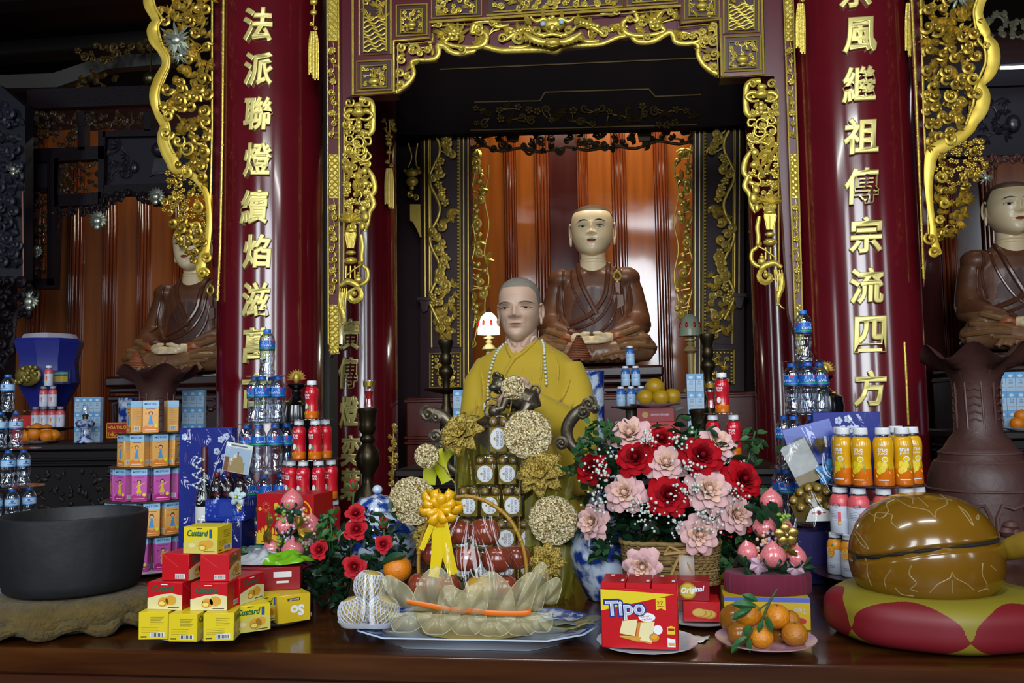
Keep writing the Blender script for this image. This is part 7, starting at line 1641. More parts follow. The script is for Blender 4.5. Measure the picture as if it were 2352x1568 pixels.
# ---------------------------------------------------------------- biscuit boxes on the right
def d_tipo(L, F, Rr, Tp, w, d, h, Lf):
    L.sheet([(-w*.5, h*.48), (w*.46, h*.42), (-w*.5, h*.12)], 0, F, 1)
    for off_, mi, z_ in ((.095, 2, .0004), (.028, 0, .0008), (.0, 3, .0012)): L.text('Tipo', -w*.18, h*.14, w*(.56 if mi == 2 else .515 if mi == 0 else .49), h*(.39 if mi == 2 else .325 if mi == 0 else .31), z_, F, mi, offset=off_, rot=.06)
    L.sheet([(w*.22, h*.36), (w*.35, h*.36), (w*.35, h*.15), (w*.285, h*.185), (w*.22, h*.15)], .0003, F, 1); L.text('27', w*.275, h*.27, w*.08, h*.06, .0006, F, 4); L.rect(w*.24, h*.215, w*.33, h*.225, .0006, F, 4)
    L.disc(w*.1, h*.03, w*.11, .0004, F, 0, n=20, ry=h*.075); L.text('BÁNH', w*.075, h*.045, w*.11, h*.035, .0007, F, 4, rot=.15); L.text('TRỨNG', w*.1, h*.0, w*.13, h*.04, .0007, F, 4, rot=.15)
    for (x, y, ww, hh, mi, z_) in ((-w*.14, -h*.14, .24, .26, 5, .0003), (w*.07, -h*.21, .26, .36, 6, .0005), (w*.09, -h*.2, .22, .33, 5, .0007)): L.prism([(x-w*ww/2, y-h*hh/2+h*.02), (x+w*ww/2-w*.04, y-h*hh/2-h*.02), (x+w*ww/2, y+h*hh/2), (x-w*ww/2+w*.04, y+h*hh/2-h*.03)], z_, z_+.0001, F, mi)
    for q in range(5): L.tube([F @ V((-w*(.26-q*.02), -h*.3, .0008)), F @ V((-w*(.02-q*.01), -h*(.37-q*.015), .0008))], .0016, 5, 7)
    L.disc(w*.19, -h*.3, w*.065, .0008, F, 6, ry=h*.07); L.disc(w*.19, -h*.29, w*.04, .001, F, 8, ry=h*.04); L.disc(w*.24, -h*.17, w*.06, .0006, F, 0, ry=h*.08)
    L.prism([(w*.36, -h*.24), (w*.46, -h*.24), (w*.46, -h*.12), (w*.41, -h*.1), (w*.36, -h*.12)], .0002, .0003, F, 1); L.text('BRAND', w*.41, -h*.16, 0, 0, 0, F, 4) if False else L.rect(w*.37, -h*.18, w*.45, -h*.14, .0005, F, 4); L.prism([(w*.36, -h*.45), (w*.46, -h*.45), (w*.46, -h*.32), (w*.36, -h*.3)], .0002, .0003, F, 0); L.rect(w*.37, -h*.43, w*.45, -h*.38, .0005, F, 7)
    for q in range(3):
        x = -w*.5+w*q/3+.001; L.prism([(x, h*.5), (x+w/3-.003, h*.5), (x+w/3-.003, h*.5+.012), (x, h*.5+.012)], -.0035, -.0005, F, 9); L.rect(x+w*.26, -d*.35, x+w*.3, -d*.15, .0126, Tp, 0); L.rect(x+w*.1, d*.2, x+w*.15, d*.35, .0126, Tp, 0)
        L.box((x+w/6-.0015, 0, h/2+.006+h/2-h/2), (0, 0, 0), 0, 9) if False else None
    for q in range(5): L.sheet([(-d*.45, h*(.45-q*.19)), (d*.1, h*(.48-q*.19)), (d*.45, h*(.38-q*.19)), (d*.3, h*(.33-q*.19)), (-d*.4, h*(.34-q*.19))], 0, Rr, (1, 7, 2, 1, 10)[q])
    return [PRINTW, mat('tipo_yellow', 'd8c01c', .4), mat('tipo_blue', '1a2f7c', .4), mat('tipo_grey', 'a8b0c4', .4), mat('tipo_redink', '9a1420', .4), mat('print_toast', 'dccf9c', .5), mat('print_crust', 'c07c28', .5), mat('print_straw', 'c89a3a', .5), mat('print_yolk', 'e0980c', .4), CARDR, mat('tipo_green', '4a6a1c', .4)]
p0 = onz(1478, 1478, ZT); k = sc(p0+V((0, 0, .09))); wT, dT, hT = .178, .105, .148
mb = MB(); cP = onz(1485, 1462, ZT); cP.y = YF+.122; mb.lathe([(.06, ZT+.0005), (.066, ZT+.003), (.1, ZT+.009), (.113, ZT+.012), (.114, ZT+.0142), (.1, ZT+.0115), (.06, ZT+.0075), (0, ZT+.0075)], 56, (cP.x, cP.y, 0), rad=lambda a, z: 1+.008*sin(16*a)); tag(mb.build('plate', PORC), 'white scalloped plate under the big red biscuit box', 'plate')
hT = (zt(1470, 1352, cP.y-.083)-ZT-.0147); wT = 175*sc(at(1470, 1420, cP.y-.083))
tb2 = plain_box('biscuit_box', 'big red and yellow biscuit box standing upright on the front plate', 'box', (at(1472, 1420, cP.y-.085).x, cP.y-.03, ZT+.0147), wT, dT, hT, R(-4), CARDR, d_tipo)
m = MB()
for q in range(3): m.box((-wT*.5+wT*(q+.5)/3, 0, hT+.006), (wT/3-.002, dT*.98, .0115), .002)
m.v = [tuple(V(v)+wl(tb2)) for v in m.v]; m.build('inner_packs', mat('red_pack', 'a80f18', .3), tb2)
def d_orig(L, F, Rr, Tp, w, d, h, Lf): L.disc(-w*.15, 0, h*.42, 0, F, 1, n=24); L.disc(-w*.15, 0, h*.35, .0002, F, 2, n=24); L.text('Original', 0, h*.03, w*.72, h*.36, .0004, F, 0, shear=.3, offset=.03, rot=.12); return [PRINTW, mat('seal_gold', 'b8921c', .35, .5), mat('seal_pale', 'd8bc4a', .35, .4)]
def d_cook(L, F, Rr, Tp, w, d, h, Lf):
    for i, x in enumerate((.2, .08, -.06)): L.disc(w*x, h*(-.12+.08*i*.5), w*.2, .0002*(i+1), F, 0, n=18, ry=h*.22); L.disc(w*x-.001, h*(-.12+.08*i*.5)+.001, w*.17, .0002*(i+1)+.0001, F, 1, n=18, ry=h*.19)
    return [mat('print_biscuit2', 'b8862c', .5), mat('print_biscuit3', 'd0ac50', .5)]
q = XY(1612, 2.2, ZT); mb = MB(); mb.lathe([(.05, ZT+.0005), (.075, ZT+.01), (.085, ZT+.014), (.07, ZT+.0105), (0, ZT+.0075)], 40, (q.x, q.y+.05, 0)); tag(mb.build('plate', PORC), 'white plate under the two small red cookie boxes', 'plate')
hz = zt(1612, 1383, q.y)-ZT-.0148; plain_box('cookie_box', 'small red cookie box with round biscuits, lower one behind the big biscuit box', 'box', (q.x+.003, q.y+.05, ZT+.0148), 84*sc(q), .09, hz, R(-2), CARDR, d_cook)
q2 = XY(1598, 2.2, ZT); h2 = zt(1600, 1336, 2.2)-ZT-.0152-hz; plain_box('cookie_box', 'small dark red box lettered in white script, on the cookie box', 'box', (q2.x, q.y+.055, ZT+.0152+hz), 76*sc(q), .085, h2, R(-4), mat('cookie_red', '8c0a1c', .35), d_orig)
def d_yel(L, F, Rr, Tp, w, d, h, Lf):
    L.rect(-w*.5, h*.36, w*.5, h*.5, 0, F, 1); L.text('Tipo', w*.38, h*.12, w*.14, h*.2, .0003, F, 2, rot=pi); L.disc(w*.38, -h*.22, w*.07, .0002, F, 3, ry=h*.1); return [PRINTW, mat('print_blueband', '4a5ca8', .4), mat('tipo_grey', 'a8b0c4', .4), mat('print_redoval', 'a81c24', .4)]
q = XY(1766, 2.2, ZT); hy = zt(1766, 1372, 2.2)-ZT; plain_box('biscuit_box', 'flat yellow biscuit box under the right peach stand', 'box', (q.x, 2.27, ZT+.0005), 192*sc(q), .14, hy, R(-2), mat('box_mustard', 'b8981c', .4), d_yel)
# ---------------------------------------------------------------- longevity peach stands
PCH = mat('peach_pink', 'c8505c', .2, coat=.6, var=(9, 'd98a8c', .28)); PCL = mat('peach_leaf', '12331c', .35); BER = [mat('berry_green', '7a9a3a', .4), mat('berry_lilac', 'b29ab0', .4), mat('berry_peach', 'd8a888', .4)]
VELV = mat('magenta_velvet', '62062a', .85, sheen=.06)
PE = thing('longevity_peach', 'x', 'peach'); m = MB(); m.lathe([(.001, -.9), (.35, -.86), (.75, -.6), (.98, -.15), (.98, .2), (.75, .62), (.38, .95), (.12, 1.15), (.01, 1.27)], 28, rad=lambda a, z: 1-.06*math.exp(-((a-4.71)/.22)**2)); m.build('fruit', PCH, PE)
for s in (-1, 1):
    m = MB(); m.add([(0, -.55, -.9), (s*.35, -.9, -.75), (s*.75, -.72, -.2), (s*.45, -.98, -.35), (s*.55, -.75, .1)], [(0, 1, 3), (1, 2, 3), (3, 2, 4)]); m.build('leaf', PCL, PE, solid=.03)
def peach_stand(label, px, Y, x0, x1, y0, y1, zbase, peaches, seed, extra):
    k = sc(at(px, y1, Y)); c = at(px, y1, Y); rx = (x1-x0)/2*k; z1 = zt(px, y0, Y); t = thing('peach_stand', label, 'stand', (c.x, Y, zbase)); m = MB()
    m.lathe([(rx*.97, zbase+.0005), (rx, zbase+.004), (rx, z1-.004), (rx*.97, z1), (0, z1)], 110, fn=lambda p: V((c.x+p.x, Y+p.y*.62, p.z)), rad=lambda a, z: 1+.012*sin(46*a)+.008*sin(77*a)); m.build('velvet_drum', VELV, t)
    r = random.Random(seed)
    for (x, y, rp, dy, tl, lab) in peaches:
        q = at(x, y, Y+dy); o = place(PE, q, 0, lab, 'longevity peaches'); kk = rp*sc(q)*.98; o.scale = (kk, kk, kk); o.rotation_euler = (r.uniform(-.15, .15), tl, r.uniform(-.5, .5))
    m = MB(); lr = Relief(Y-.03)
    xs = [p[0] for p in peaches]; ys = [p[1] for p in peaches]
    mm = MB(); mm.tube([at(px, y0, Y+.02), at(sum(xs)/len(xs), min(ys)+10, Y+.03)], .025, 10); mm.build('core', mat('floral_foam', '1c3a22', .9), t)
    for (x, y, kd) in extra:
        if kd in 'glp': 
            for j in range(16): lr.ball(x+r.gauss(0, 9), y+r.gauss(0, 9), 4.2, r.uniform(0, .02), 'glp'.index(kd), d=1)
        elif kd == 'L':
            for j in range(3): lr.leaf(x, y, r.random()*6.3, 34, 18, .01, 3)
        elif kd == 'o':
            for j in range(4): lr.leaf(x, y, r.random()*6.3, 36, 15, .02, 4)
        elif kd == 'f':
            for j in range(6): lr.leaf(x, y, j*1.05+.3, 24, 20, .012, 5)
    lr.build('berries_and_leaves', BER+[PCL, mat('gilt_leaf', '9a8238', .3, .8), mat('silk_lilac', 'c0a0b0', .5)], t); return t
zb1 = ZT+.0005
peach_stand('magenta velvet drum with the left pile of longevity peaches', 668, 2.42, 618, 722, 1294, 1400, zb1, [(671, 1153, 27, .03, 0, 'topmost pink peach of the left pile'), (658, 1208, 27, -.02, -.1, 'middle left pink peach of the left pile'), (712, 1208, 26, .02, .2, 'middle right pink peach of the left pile'), (624, 1262, 22, -.03, -.15, 'bottom left pink peach of the left pile'), (672, 1266, 27, -.06, 0, 'bottom right pink peach of the left pile')], 3, [(648, 1180, 'g'), (690, 1190, 'l'), (702, 1182, 'p'), (640, 1242, 'g'), (662, 1240, 'l'), (710, 1240, 'l'), (690, 1250, 'g'), (720, 1235, 'p'), (668, 1175, 'L'), (625, 1210, 'o'), (690, 1215, 'o'), (660, 1232, 'L'), (672, 1290, 'L')])
peach_stand('magenta velvet drum with the right pile of longevity peaches', 1764, 2.27, 1668, 1862, 1312, 1369, ZT+hy+.001, [(1771, 1152, 27, .05, 0, 'topmost pink peach of the right pile'), (1756, 1212, 28, .0, -.1, 'middle left pink peach of the right pile'), (1797, 1212, 24, .04, .1, 'middle right pink peach of the right pile'), (1718, 1268, 25, -.02, -.2, 'bottom left pink peach of the right pile'), (1776, 1277, 30, -.06, 0, 'bottom centre pink peach of the right pile'), (1828, 1280, 25, -.03, .15, 'bottom right pink peach of the right pile')], 4, [(1795, 1190, 'g'), (1785, 1178, 'L'), (1757, 1245, 'p'), (1770, 1235, 'l'), (1742, 1295, 'f'), (1825, 1300, 'f'), (1780, 1300, 'L'), (1752, 1262, 'p'), (1712, 1300, 'L'), (1838, 1300, 'L'), (1805, 1258, 'o'), (1740, 1170, 'L')])
q = at(1806, 1228, 2.2); t = thing('gilt_orchid', 'round gilt orchid blossom pinned to the right peach pile', 'flower', q); m = MB(); kk = sc(q)
for a in (.4, 1.7, 2.9, 4.2, 5.4): m.ell(q+V((kk*15*cos(a), -.004, kk*14*sin(a))), (kk*14, .005, kk*12), 14, X=RY(-a))
m.ell(q+V((0, -.01, 0)), kk*6, 8); m.build('petals', mat('gilt_petal', 'a08848', .28, .85), t)
# ---------------------------------------------------------------- plate of tangerines
c = onz(1745, 1462, ZT); c.y = YF+.125; mb = MB(); mb.lathe([(.05, ZT+.0005), (.056, ZT+.004), (.095, ZT+.015), (.109, ZT+.02), (.11, ZT+.023), (.1, ZT+.0185), (.05, ZT+.009), (0, ZT+.009)], 56, (c.x, c.y, 0)); tag(mb.build('plate', mat('pink_porcelain', 'b88a98', .2, coat=.4)), 'pink rimmed plate holding the tangerines', 'plate')
TAN = mat('tangerine_peel', 'cf7c0c', .38, var=(7, 'b8720e', .3), bump=(140, .3)); TAN2 = mat('spotted_peel', 'c07410', .45, var=(12, '7a5216', .2), bump=(140, .3)); BROWNF = mat('brown_fruit', '7c4a0c', .3, coat=.3, var=(10, '965c10', .3))
for (x, y, dy, rp, mm, lab) in [(1690, 1422, .03, 38, BROWNF, 'brown orange fruit at the back left of the plate'), (1718, 1410, -.01, 31, TAN, 'tangerine at the upper left of the plate'), (1784, 1415, .0, 30, TAN, 'tangerine at the upper right of the plate'), (1748, 1463, -.06, 28, TAN, 'foremost tangerine at the middle of the plate'), (1825, 1456, -.02, 30, TAN2, 'spotted tangerine at the right of the plate'), (1700, 1455, -.02, 30, BROWNF, 'brown orange fruit low at the left of the plate'), (1795, 1460, .03, 28, BROWNF, 'brown orange fruit hidden behind the foremost tangerine'), (1812, 1425, .05, 26, TAN2, 'small spotted tangerine at the back right of the plate')]: orange('tangerine', lab, x, y, c.y+dy, rp, mm, 'tangerines on the plate')
t = thing('tangerine_twig', 'leafy green twig lying across the tangerines', 'twig', at(1750, 1400, c.y-.05)); lr = Relief(c.y-.065); lr.band([(1785, 1352), (1768, 1382), (1752, 1420), (1742, 1448)], 6, 0, 5, flat=1); lr.band([(1768, 1382), (1740, 1402)], 4, 0, 2, flat=1); lr.build('stem', mat('twig_green', '3a4a26', .6), t)
lr = Relief(c.y-.07)
for (x, y, a, L_, w_) in [(1735, 1390, 2.9, 55, 26), (1725, 1395, 3.5, 52, 20), (1738, 1378, 2.6, 38, 18), (1722, 1432, 4.3, 30, 24), (1718, 1458, 3.6, 46, 16), (1720, 1462, 4.6, 34, 14), (1700, 1470, 3.9, 34, 16), (1760, 1412, 4.9, 40, 16), (1750, 1425, 4.2, 26, 14)]: lr.leaf(x, y, a, L_, w_, .01, bend=.3)
lr.build('leaves', mat('tangerine_leaf', '2a5a30', .4), t)
# ---------------------------------------------------------------- wooden fish drum on a two-coloured cushion
c = onz(2140, 1452, ZT); c.x = XY(2143, c.y, ZT+.05).x; c.y -= .03; rc = 246*sc(V((c.x, c.y, ZT+.05))); hc = zt(2140, 1372, c.y-.12)-ZT
t = thing('drum_cushion', 'round red and yellow satin cushion under the wooden fish drum', 'cushion', (c.x, c.y, ZT)); m = MB()
def cu2(i, j): a = 2*pi*i; th = -pi/2+pi*j; g = 1+.012*sin(8*a+2); return (c.x+rc*g*abs(cos(th))**(.36 if th > 0 else .2)*cos(a), c.y+rc*.84*g*abs(cos(th))**(.36 if th > 0 else .2)*sin(a), ZT+.002+hc*.5*(1+(abs(sin(th))**.62)*(1 if th > 0 else -1))*(1 if j < .93 else .97))
NU, NV = 600, 150; m.grid(cu2, NU, NV, cu=True); mi = []
for f in m.f:
    i, j = f[0]//NV, f[0] % NV; a = ((i+.5)/NU*6+1.5+.02) % 1; v = (j+.5)/NV; mi.append(0 if abs(v-.44) < .36*sin(pi*a)**.85 else 1)
m.m = mi; m.build('pad', [mat('red_satin', '6c0714', .55), mat('olive_yellow_satin', '7c7016', .55)], t, 70)
d = thing('wooden_fish', 'big glossy brown carved wooden fish drum with a long sound slit', 'drum', (c.x, c.y, ZT+hc)); xc = XY(2128, c.y, ZT+.1).x; k = sc(V((xc, c.y, ZT+.1))); zb = ZT+hc*.8; zt_ = zt(2110, 1134, c.y-.02); H = zt_-zb; LAQ = mat('fish_lacquer', '76520c', .2, coat=.6, var=(5, '664408', .3)); m = MB()
def fish(i, j):
    a = 2*pi*i; th = -pi/2+pi*j; ct_ = abs(cos(th))**(.8 if th > 0 else .3); x = 166*k*cos(a)*ct_; y = 156*k*sin(a)*ct_; z = H*(.36+.64*abs(sin(th))**1.0 if th > 0 else .36-.36*abs(sin(th))); zs = .56*H+.10*x+(-.9*x*x if x < 0 else -.45*x*x)
    g = math.exp(-((z-zs)/.006)**2) if y < .02 else 0; s = 1-.07*g; return (xc+x*s, c.y+y*s, zb+z)
m.grid(fish, 160, 150, cu=True); m.build('body', LAQ, d, 60)
m = MB(); SF = Surf(MB().add([fish(i/60, j/40) for i in range(60) for j in range(41)], [(i*41+j, ((i+1) % 60)*41+j, ((i+1) % 60)*41+j+1, i*41+j+1) for i in range(60) for j in range(40)])); P = []
for q in range(40):
    x = -158*k+310*k*q/39; zs = .56*H+.10*x+(-.9*x*x if x < 0 else -.45*x*x); h = SF.hit(xc+x, zb+zs, 0, -.004)
    if h: P.append(h)
m.tube(P, .0042, 8); m.ell(P[0]+V((0, .0, -.008)), (.008, .006, .02), 10); m.build('sound_slit', mat('slit_black', '0c0806', .8), d)
m = MB()
def car(pts, w=.0016):
    P = []
    for q in smooth_path(pts, 6):
        g = at(q.x, q.y, c.y-.1); h = SF.hit(g.x, g.z, 0, -.0004)
        if h: P.append(h)
    if len(P) > 2: m.tube(P, w, 6)
for s, y0 in ((1, 0), (-1, 0)):
    f = (lambda x, y: (x, y)) if s > 0 else (lambda x, y: (4290-x-150, y+8) if False else (x, y))
for pts in ([(2075, 1150), (2095, 1165), (2130, 1172), (2142, 1186), (2150, 1172), (2185, 1158), (2190, 1140)], [(2112, 1150), (2105, 1160)], [(2125, 1148), (2135, 1165)], [(2010, 1180), (2030, 1195), (2050, 1180), (2055, 1165), (2075, 1155)], [(2020, 1205), (2030, 1185), (2055, 1185), (2050, 1200), (2062, 1215)], [(2210, 1165), (2225, 1180), (2230, 1205), (2218, 1185), (2210, 1165)], [(2245, 1190), (2258, 1185), (2250, 1195), (2245, 1190)], [(1985, 1225), (1990, 1255), (2002, 1265), (1992, 1240), (1985, 1225)], [(2000, 1285), (2000, 1320), (2010, 1350)], [(2040, 1305), (2030, 1330), (2035, 1350)], [(2080, 1290), (2075, 1310), (2090, 1330), (2080, 1345), (2095, 1350)], [(2120, 1350), (2135, 1330), (2160, 1315), (2165, 1303), (2172, 1315), (2200, 1330), (2218, 1345)], [(2165, 1320), (2168, 1350)], [(2240, 1285), (2238, 1310), (2250, 1330), (2255, 1345)], [(2262, 1292), (2278, 1305)], [(2050, 1345), (2065, 1360), (2090, 1362)], [(2230, 1350), (2250, 1345), (2262, 1350)]): car(pts)
m.build('carved_lines', mat('worn_groove', '8a7448', .45), d)
m = MB(); q = at(2300, 1268, c.y+.02); e = at(2352, 1250, c.y-.03); m.tube([q, q*.5+e*.5, e, e+(e-q)*1.2], [.02, .026, .028, .024], 14); ml = tag(m.build('drum_mallet', mat('yellow_cloth', '9a7c14', .7, var=(30, '7a6010', .3))), 'yellow cloth wrapped mallet resting against the wooden fish', 'mallet')
# ================================================================ right gift set, juice tower, big vase
g = XY(1930, 2.78, ZT)
def d_blue2(L, F, Rr, Tp, w, d, h, Lf):
    for (x, y) in [(-.12, .45), (.02, .46), (-.06, .40), (.05, .40), (.14, .40), (-.1, .36)]:
        for q in range(5): a = q*1.2566; L.disc(w*x+.007*cos(a), h*y+.007*sin(a), .0055, .0002, F, 0, n=8)
    return [mat('print_blossom', 'b9c2d8', .4)]
k = sc(at(1940, 1050, 2.8)); plain_box('gift_board', 'tall blue gift board with white blossom print beside the right column', 'gift board', (at(1943, 1000, 2.8).x, 2.8, ZT), 150*k, .03, at(1940, 946, 2.8).z-ZT, R(2), mat('gift_blue', '14247c', .4), d_blue2)
def tilted_card(nm, lab, cat, px, py, Y, w, h, rot, m, deco=None):
    q = at(px, py, Y); k = sc(q); t = thing(nm, lab, cat, q); X = FRONT(q.x, q.y, q.z) @ Matrix.Rotation(R(rot), 4, 'Z') @ RX(R(-8)); b_ = MB(); b_.box((0, 0, 0), (w*k, h*k, .004), .0006, X=X); b_.build('card', m, t)
    if deco: L = MB(); ms = deco(L, X, w*k, h*k); L.build('print', ms, t)
    return t
tilted_card('gift_card', 'tilted blue lid card with a round dark window in the right gift set', 'card', 1865, 1020, 2.74, 110, 95, 14, mat('gift_royal2', '1a3c9c', .35), lambda L, X, w, h: (L.disc(-w*.22, -h*.05, w*.24, .0024, X, 0, n=24), [mat('print_dusk', '2a3040', .4)])[1])
tilted_card('gift_card', 'tilted silver flecked card at the left of the right gift set', 'card', 1842, 1062, 2.71, 62, 98, 24, mat('silver_paper', '9aa0a4', .45, var=(60, 'b0b0a8', .2)), lambda L, X, w, h: (L.rect(-w*.5, -h*.5, w*.5, -h*.25, .0023, X, 0), [mat('kraft', '8a7c60', .6)])[1])
silk_flower('sky blue silk flower in the right gift set', at(1905, 1085, 2.69), .042, mat('silk_blue', '2a7cb8', .5), centre=mat('silk_navy', '1c4c80', .5))
t = thing('gilt_spray', 'pale gilt leaf spray tucked above the blue silk flower', 'spray', at(1880, 1030, 2.7)); lr = Relief(2.695); r = random.Random(5)
for i in range(11): lr.leaf(1868+i*3.2, 1040-abs(5-i)*3, .2+i*.26, 34, 9, .01, bend=.2)
lr.build('leaves', mat('gilt_pale', '8a7c5c', .35, .7), t)
# fan shaped chocolate tray
q = at(1868, 1150, 2.68); k = sc(q); t = thing('chocolate_fan', 'fan shaped clear tray of gold wrapped chocolates in the right gift set', 'chocolate tray', q); X = FRONT(q.x, q.y, q.z) @ Matrix.Rotation(R(2), 4, 'Z')
fan = [(60*k*cos(a)*1.0, -45*k+88*k*sin(a)) for a in [R(28+124*i/16) for i in range(17)]]+[(-40*k, -46*k), (36*k, -46*k)]
m = MB(); m.prism(fan, -.004, .0, X); m.build('tray', mat('tray_gold', '6e5a22', .35, .5), t); m = MB(); m.prism([(x*1.03, y*1.03) for x, y in fan], .001, .022, X); m.build('clear_lid', CELLO, t)
for rr, n in ((76, 6), (50, 4)):
    for i in range(n):
        a = R(40+100*i/(n-1)); c3 = X @ V((62*k*cos(a)*(rr/80), -45*k+rr*k*sin(a), .009)); m = MB(); m.ell(c3, (.0125, .0125, .0125), 12); m.ell(c3+V((0, -.0118, 0)), (.004, .0012, .004), 8, 1); m.build('chocolate', [GLDF, mat('sticker_white', 'c8ccd4', .4)], t)
L = MB(); L.prism([(-24*k, -44*k), (34*k, -44*k), (30*k, -22*k), (8*k, -10*k), (-12*k, -18*k)], .0225, .023, X); L.rect(-8*k, -26*k, 22*k, -24*k, .0235, X, 1); L.disc(7*k, -24*k, 6*k, .0236, X, 1, n=10); L.build('label', [PAPER, mat('label_crimson', '8a1420', .4)], t)
m = MB(); m.grid(lambda i, j: (lambda q: V((q.x, 2.665-.02*sin(pi*i)+.012*sin(i*13+j*8)+.008*sin(i*27-j*11), q.z)))(at(1790+(250 if j > .3 else 235)*i+10*sin(j*11), 935+320*j+(60*(1-i) if j < .2 else 0), 2.665)), 26, 30); tag(m.build('cellophane_wrap', CELLO), 'clear cellophane wrap round the gift set beside the right column', 'wrap')
m = MB(); q = at(1930, 1200, 2.75); m.box((at(1905, 1230, 2.76).x, 2.76, (ZT+at(1905, 1215, 2.76).z)/2), (.2, .06, at(1905, 1215, 2.76).z-ZT-.001), .004); tag(m.build('gift_base', mat('gift_violet', '20165c', .45)) if False else m.build('violet_box', mat('gift_violet', '20165c', .45)), 'violet blue lower box under the fan shaped chocolate tray', 'box')
# juice tower
YJ2 = 2.62; kj = sc(at(2000, 1100, YJ2)); zz = lambda y: at(2000, y, YJ2).z
c = XY(2022, YJ2, ZT); JB = drink_bottle('juice_bottle', 'x', zz(980)-zz(1109), .0275, 'juice'); PB = drink_bottle('milk_bottle', 'x', zz(1115)-zz(1219), .029, 'pink'); OB = drink_bottle('milk_bottle', 'x', zz(1219)-zz(1312), .0235, 'orange')
def ring(proto, z, rad, angs, base, group, sp=0):
    P = sorted((c.x+rad*sin(R(a)), c.y-rad*cos(R(a))*.8, a) for a in angs)
    for j, (x, y, a) in enumerate(P): place(proto, (x, y, z), R(a)*.4+sp, f'{base}, {ORD[j]} from left', group)
z3 = zz(1109); ring(JB, z3, .102, [-64, -31, 2, 35, 68, 130, 230], 'amber juice bottle in the top tier of the right juice tower', 'amber juice bottles')
z2 = zz(1219); ring(PB, z2, .112, [-70, -36, -2, 32, 66, 170], 'pink topped milk bottle in the middle tier of the right juice tower', 'pink topped milk bottles')
z1 = zz(1312); ring(OB, z1, .128, [-74, -48, -22, 6, 34, 62], 'orange topped milk bottle in the low tier of the right juice tower', 'orange topped milk bottles')
disc_sheet('thin clear sheet under the amber juice bottles', (c.x, c.y, z3-.0032), .132, SHEETP); disc_sheet('thin clear sheet under the pink topped milk bottles', (c.x, c.y, z2-.0032), .142, SHEETP)
m = MB(); m.lathe([(.06, ZT+.0005), (.065, ZT+.004), (.045, z1-.03), (.16, z1-.012), (.178, z1-.002), (.17, z1-.0015), (.1, z1-.001), (0, z1-.001)], 48, (c.x, c.y, 0)); tag(m.build('pedestal_dish', mat('plum_lacquer', '2a1014', .3, coat=.3)), 'dark plum pedestal dish carrying the right juice tower', 'dish')
# big wavy brown vase and its twin on the left
VB = mat('brown_clay', '4a2c26', .5, var=(6, '3a2220', .3), bump=(30, .25))
def big_vase(label, px, Y, ytop, rpx, full=True):
    c = at(px, ytop, Y); k = sc(c); z = lambda y: at(px, ytop+(y-805), Y).z; s = rpx/112.0; t = thing('floor_vase', label, 'vase', (c.x, Y, 0)); m = MB(); zf = lambda y: c.z-(y-805)*k*s
    P = [(100, zf(1390)-.25), (112, zf(1390)), (113, zf(1200)), (112, zf(1110)), (106, zf(1075)), (96, zf(1050)), (85, zf(1042)), (84, zf(1028)), (74, zf(1020)), (62, zf(1000)), (50, zf(985)), (46, zf(940)), (46, zf(890)), (52, zf(865)), (66, zf(838)), (92, zf(820)), (112, zf(805)), (106, zf(806)), (80, zf(824)), (48, zf(850)), (40, zf(900))]
    m.lathe([(r*k*s, zz_) for r, zz_ in [(70, .0), (90, .02)]+P], 72, (c.x, Y, 0), fn=lambda p: V((p.x, p.y, p.z+(.03*s*sin(6*atan2(p.y-Y, p.x-c.x)+.6) if p.z > zf(826) else 0)))); m.build('body', VB, t, 60)
    m = MB(); r = random.Random(px)
    for i in range(9):
        a0 = 2*pi*i/9; fn = lambda u, z_, R0=113: V((c.x+(R0*k*s+.003)*cos(a0+u), Y+(R0*k*s+.003)*sin(a0+u), z_))
        m.tube([fn(-.28, zf(1330)), fn(-.3, zf(1160)), fn(-.2, zf(1135)), fn(0, zf(1142)), fn(.2, zf(1135)), fn(.3, zf(1160)), fn(.28, zf(1330))], .007, 6)
        for q in range(9): m.ell(fn(r.uniform(-.2, .2), zf(r.uniform(1175, 1330))), (.03, .03, .02), 8)
    for zz_ in (1108, 1050, 1030): m.tube([(c.x+(112.5 if zz_ == 1108 else 92 if zz_ == 1050 else 83)*k*s*cos(a), Y+(112.5 if zz_ == 1108 else 92 if zz_ == 1050 else 83)*k*s*sin(a), zf(zz_)) for a in [2*pi*i/48 for i in range(48)]], .005, 6, closed=True)
    for i in range(5):
        a0 = 2*pi*i/5+.5; fn = lambda u, z_: V((c.x+(47*k*s+.002)*cos(a0+u), Y+(47*k*s+.002)*sin(a0+u), z_)); m.tube([fn(-.4, zf(875)), fn(.3, zf(870)), fn(.35, zf(975)), fn(0, zf(985)), fn(-.35, zf(975)), fn(-.4, zf(875))], .004, 6)
        for q in range(5): m.tube([fn(-.25, zf(890+q*17)), fn(0, zf(886+q*17)), fn(.25, zf(892+q*17))], .0035, 5)
    m.build('raised_relief', mat('brown_clay_relief', '543630', .45), t)
big_vase('tall brown clay floor vase with a wavy mouth on the right', 2237, 3.5, 808, 114); big_vase('brown clay floor vase with a wavy mouth in front of the left statue', 362, 4.35, 848, 88)
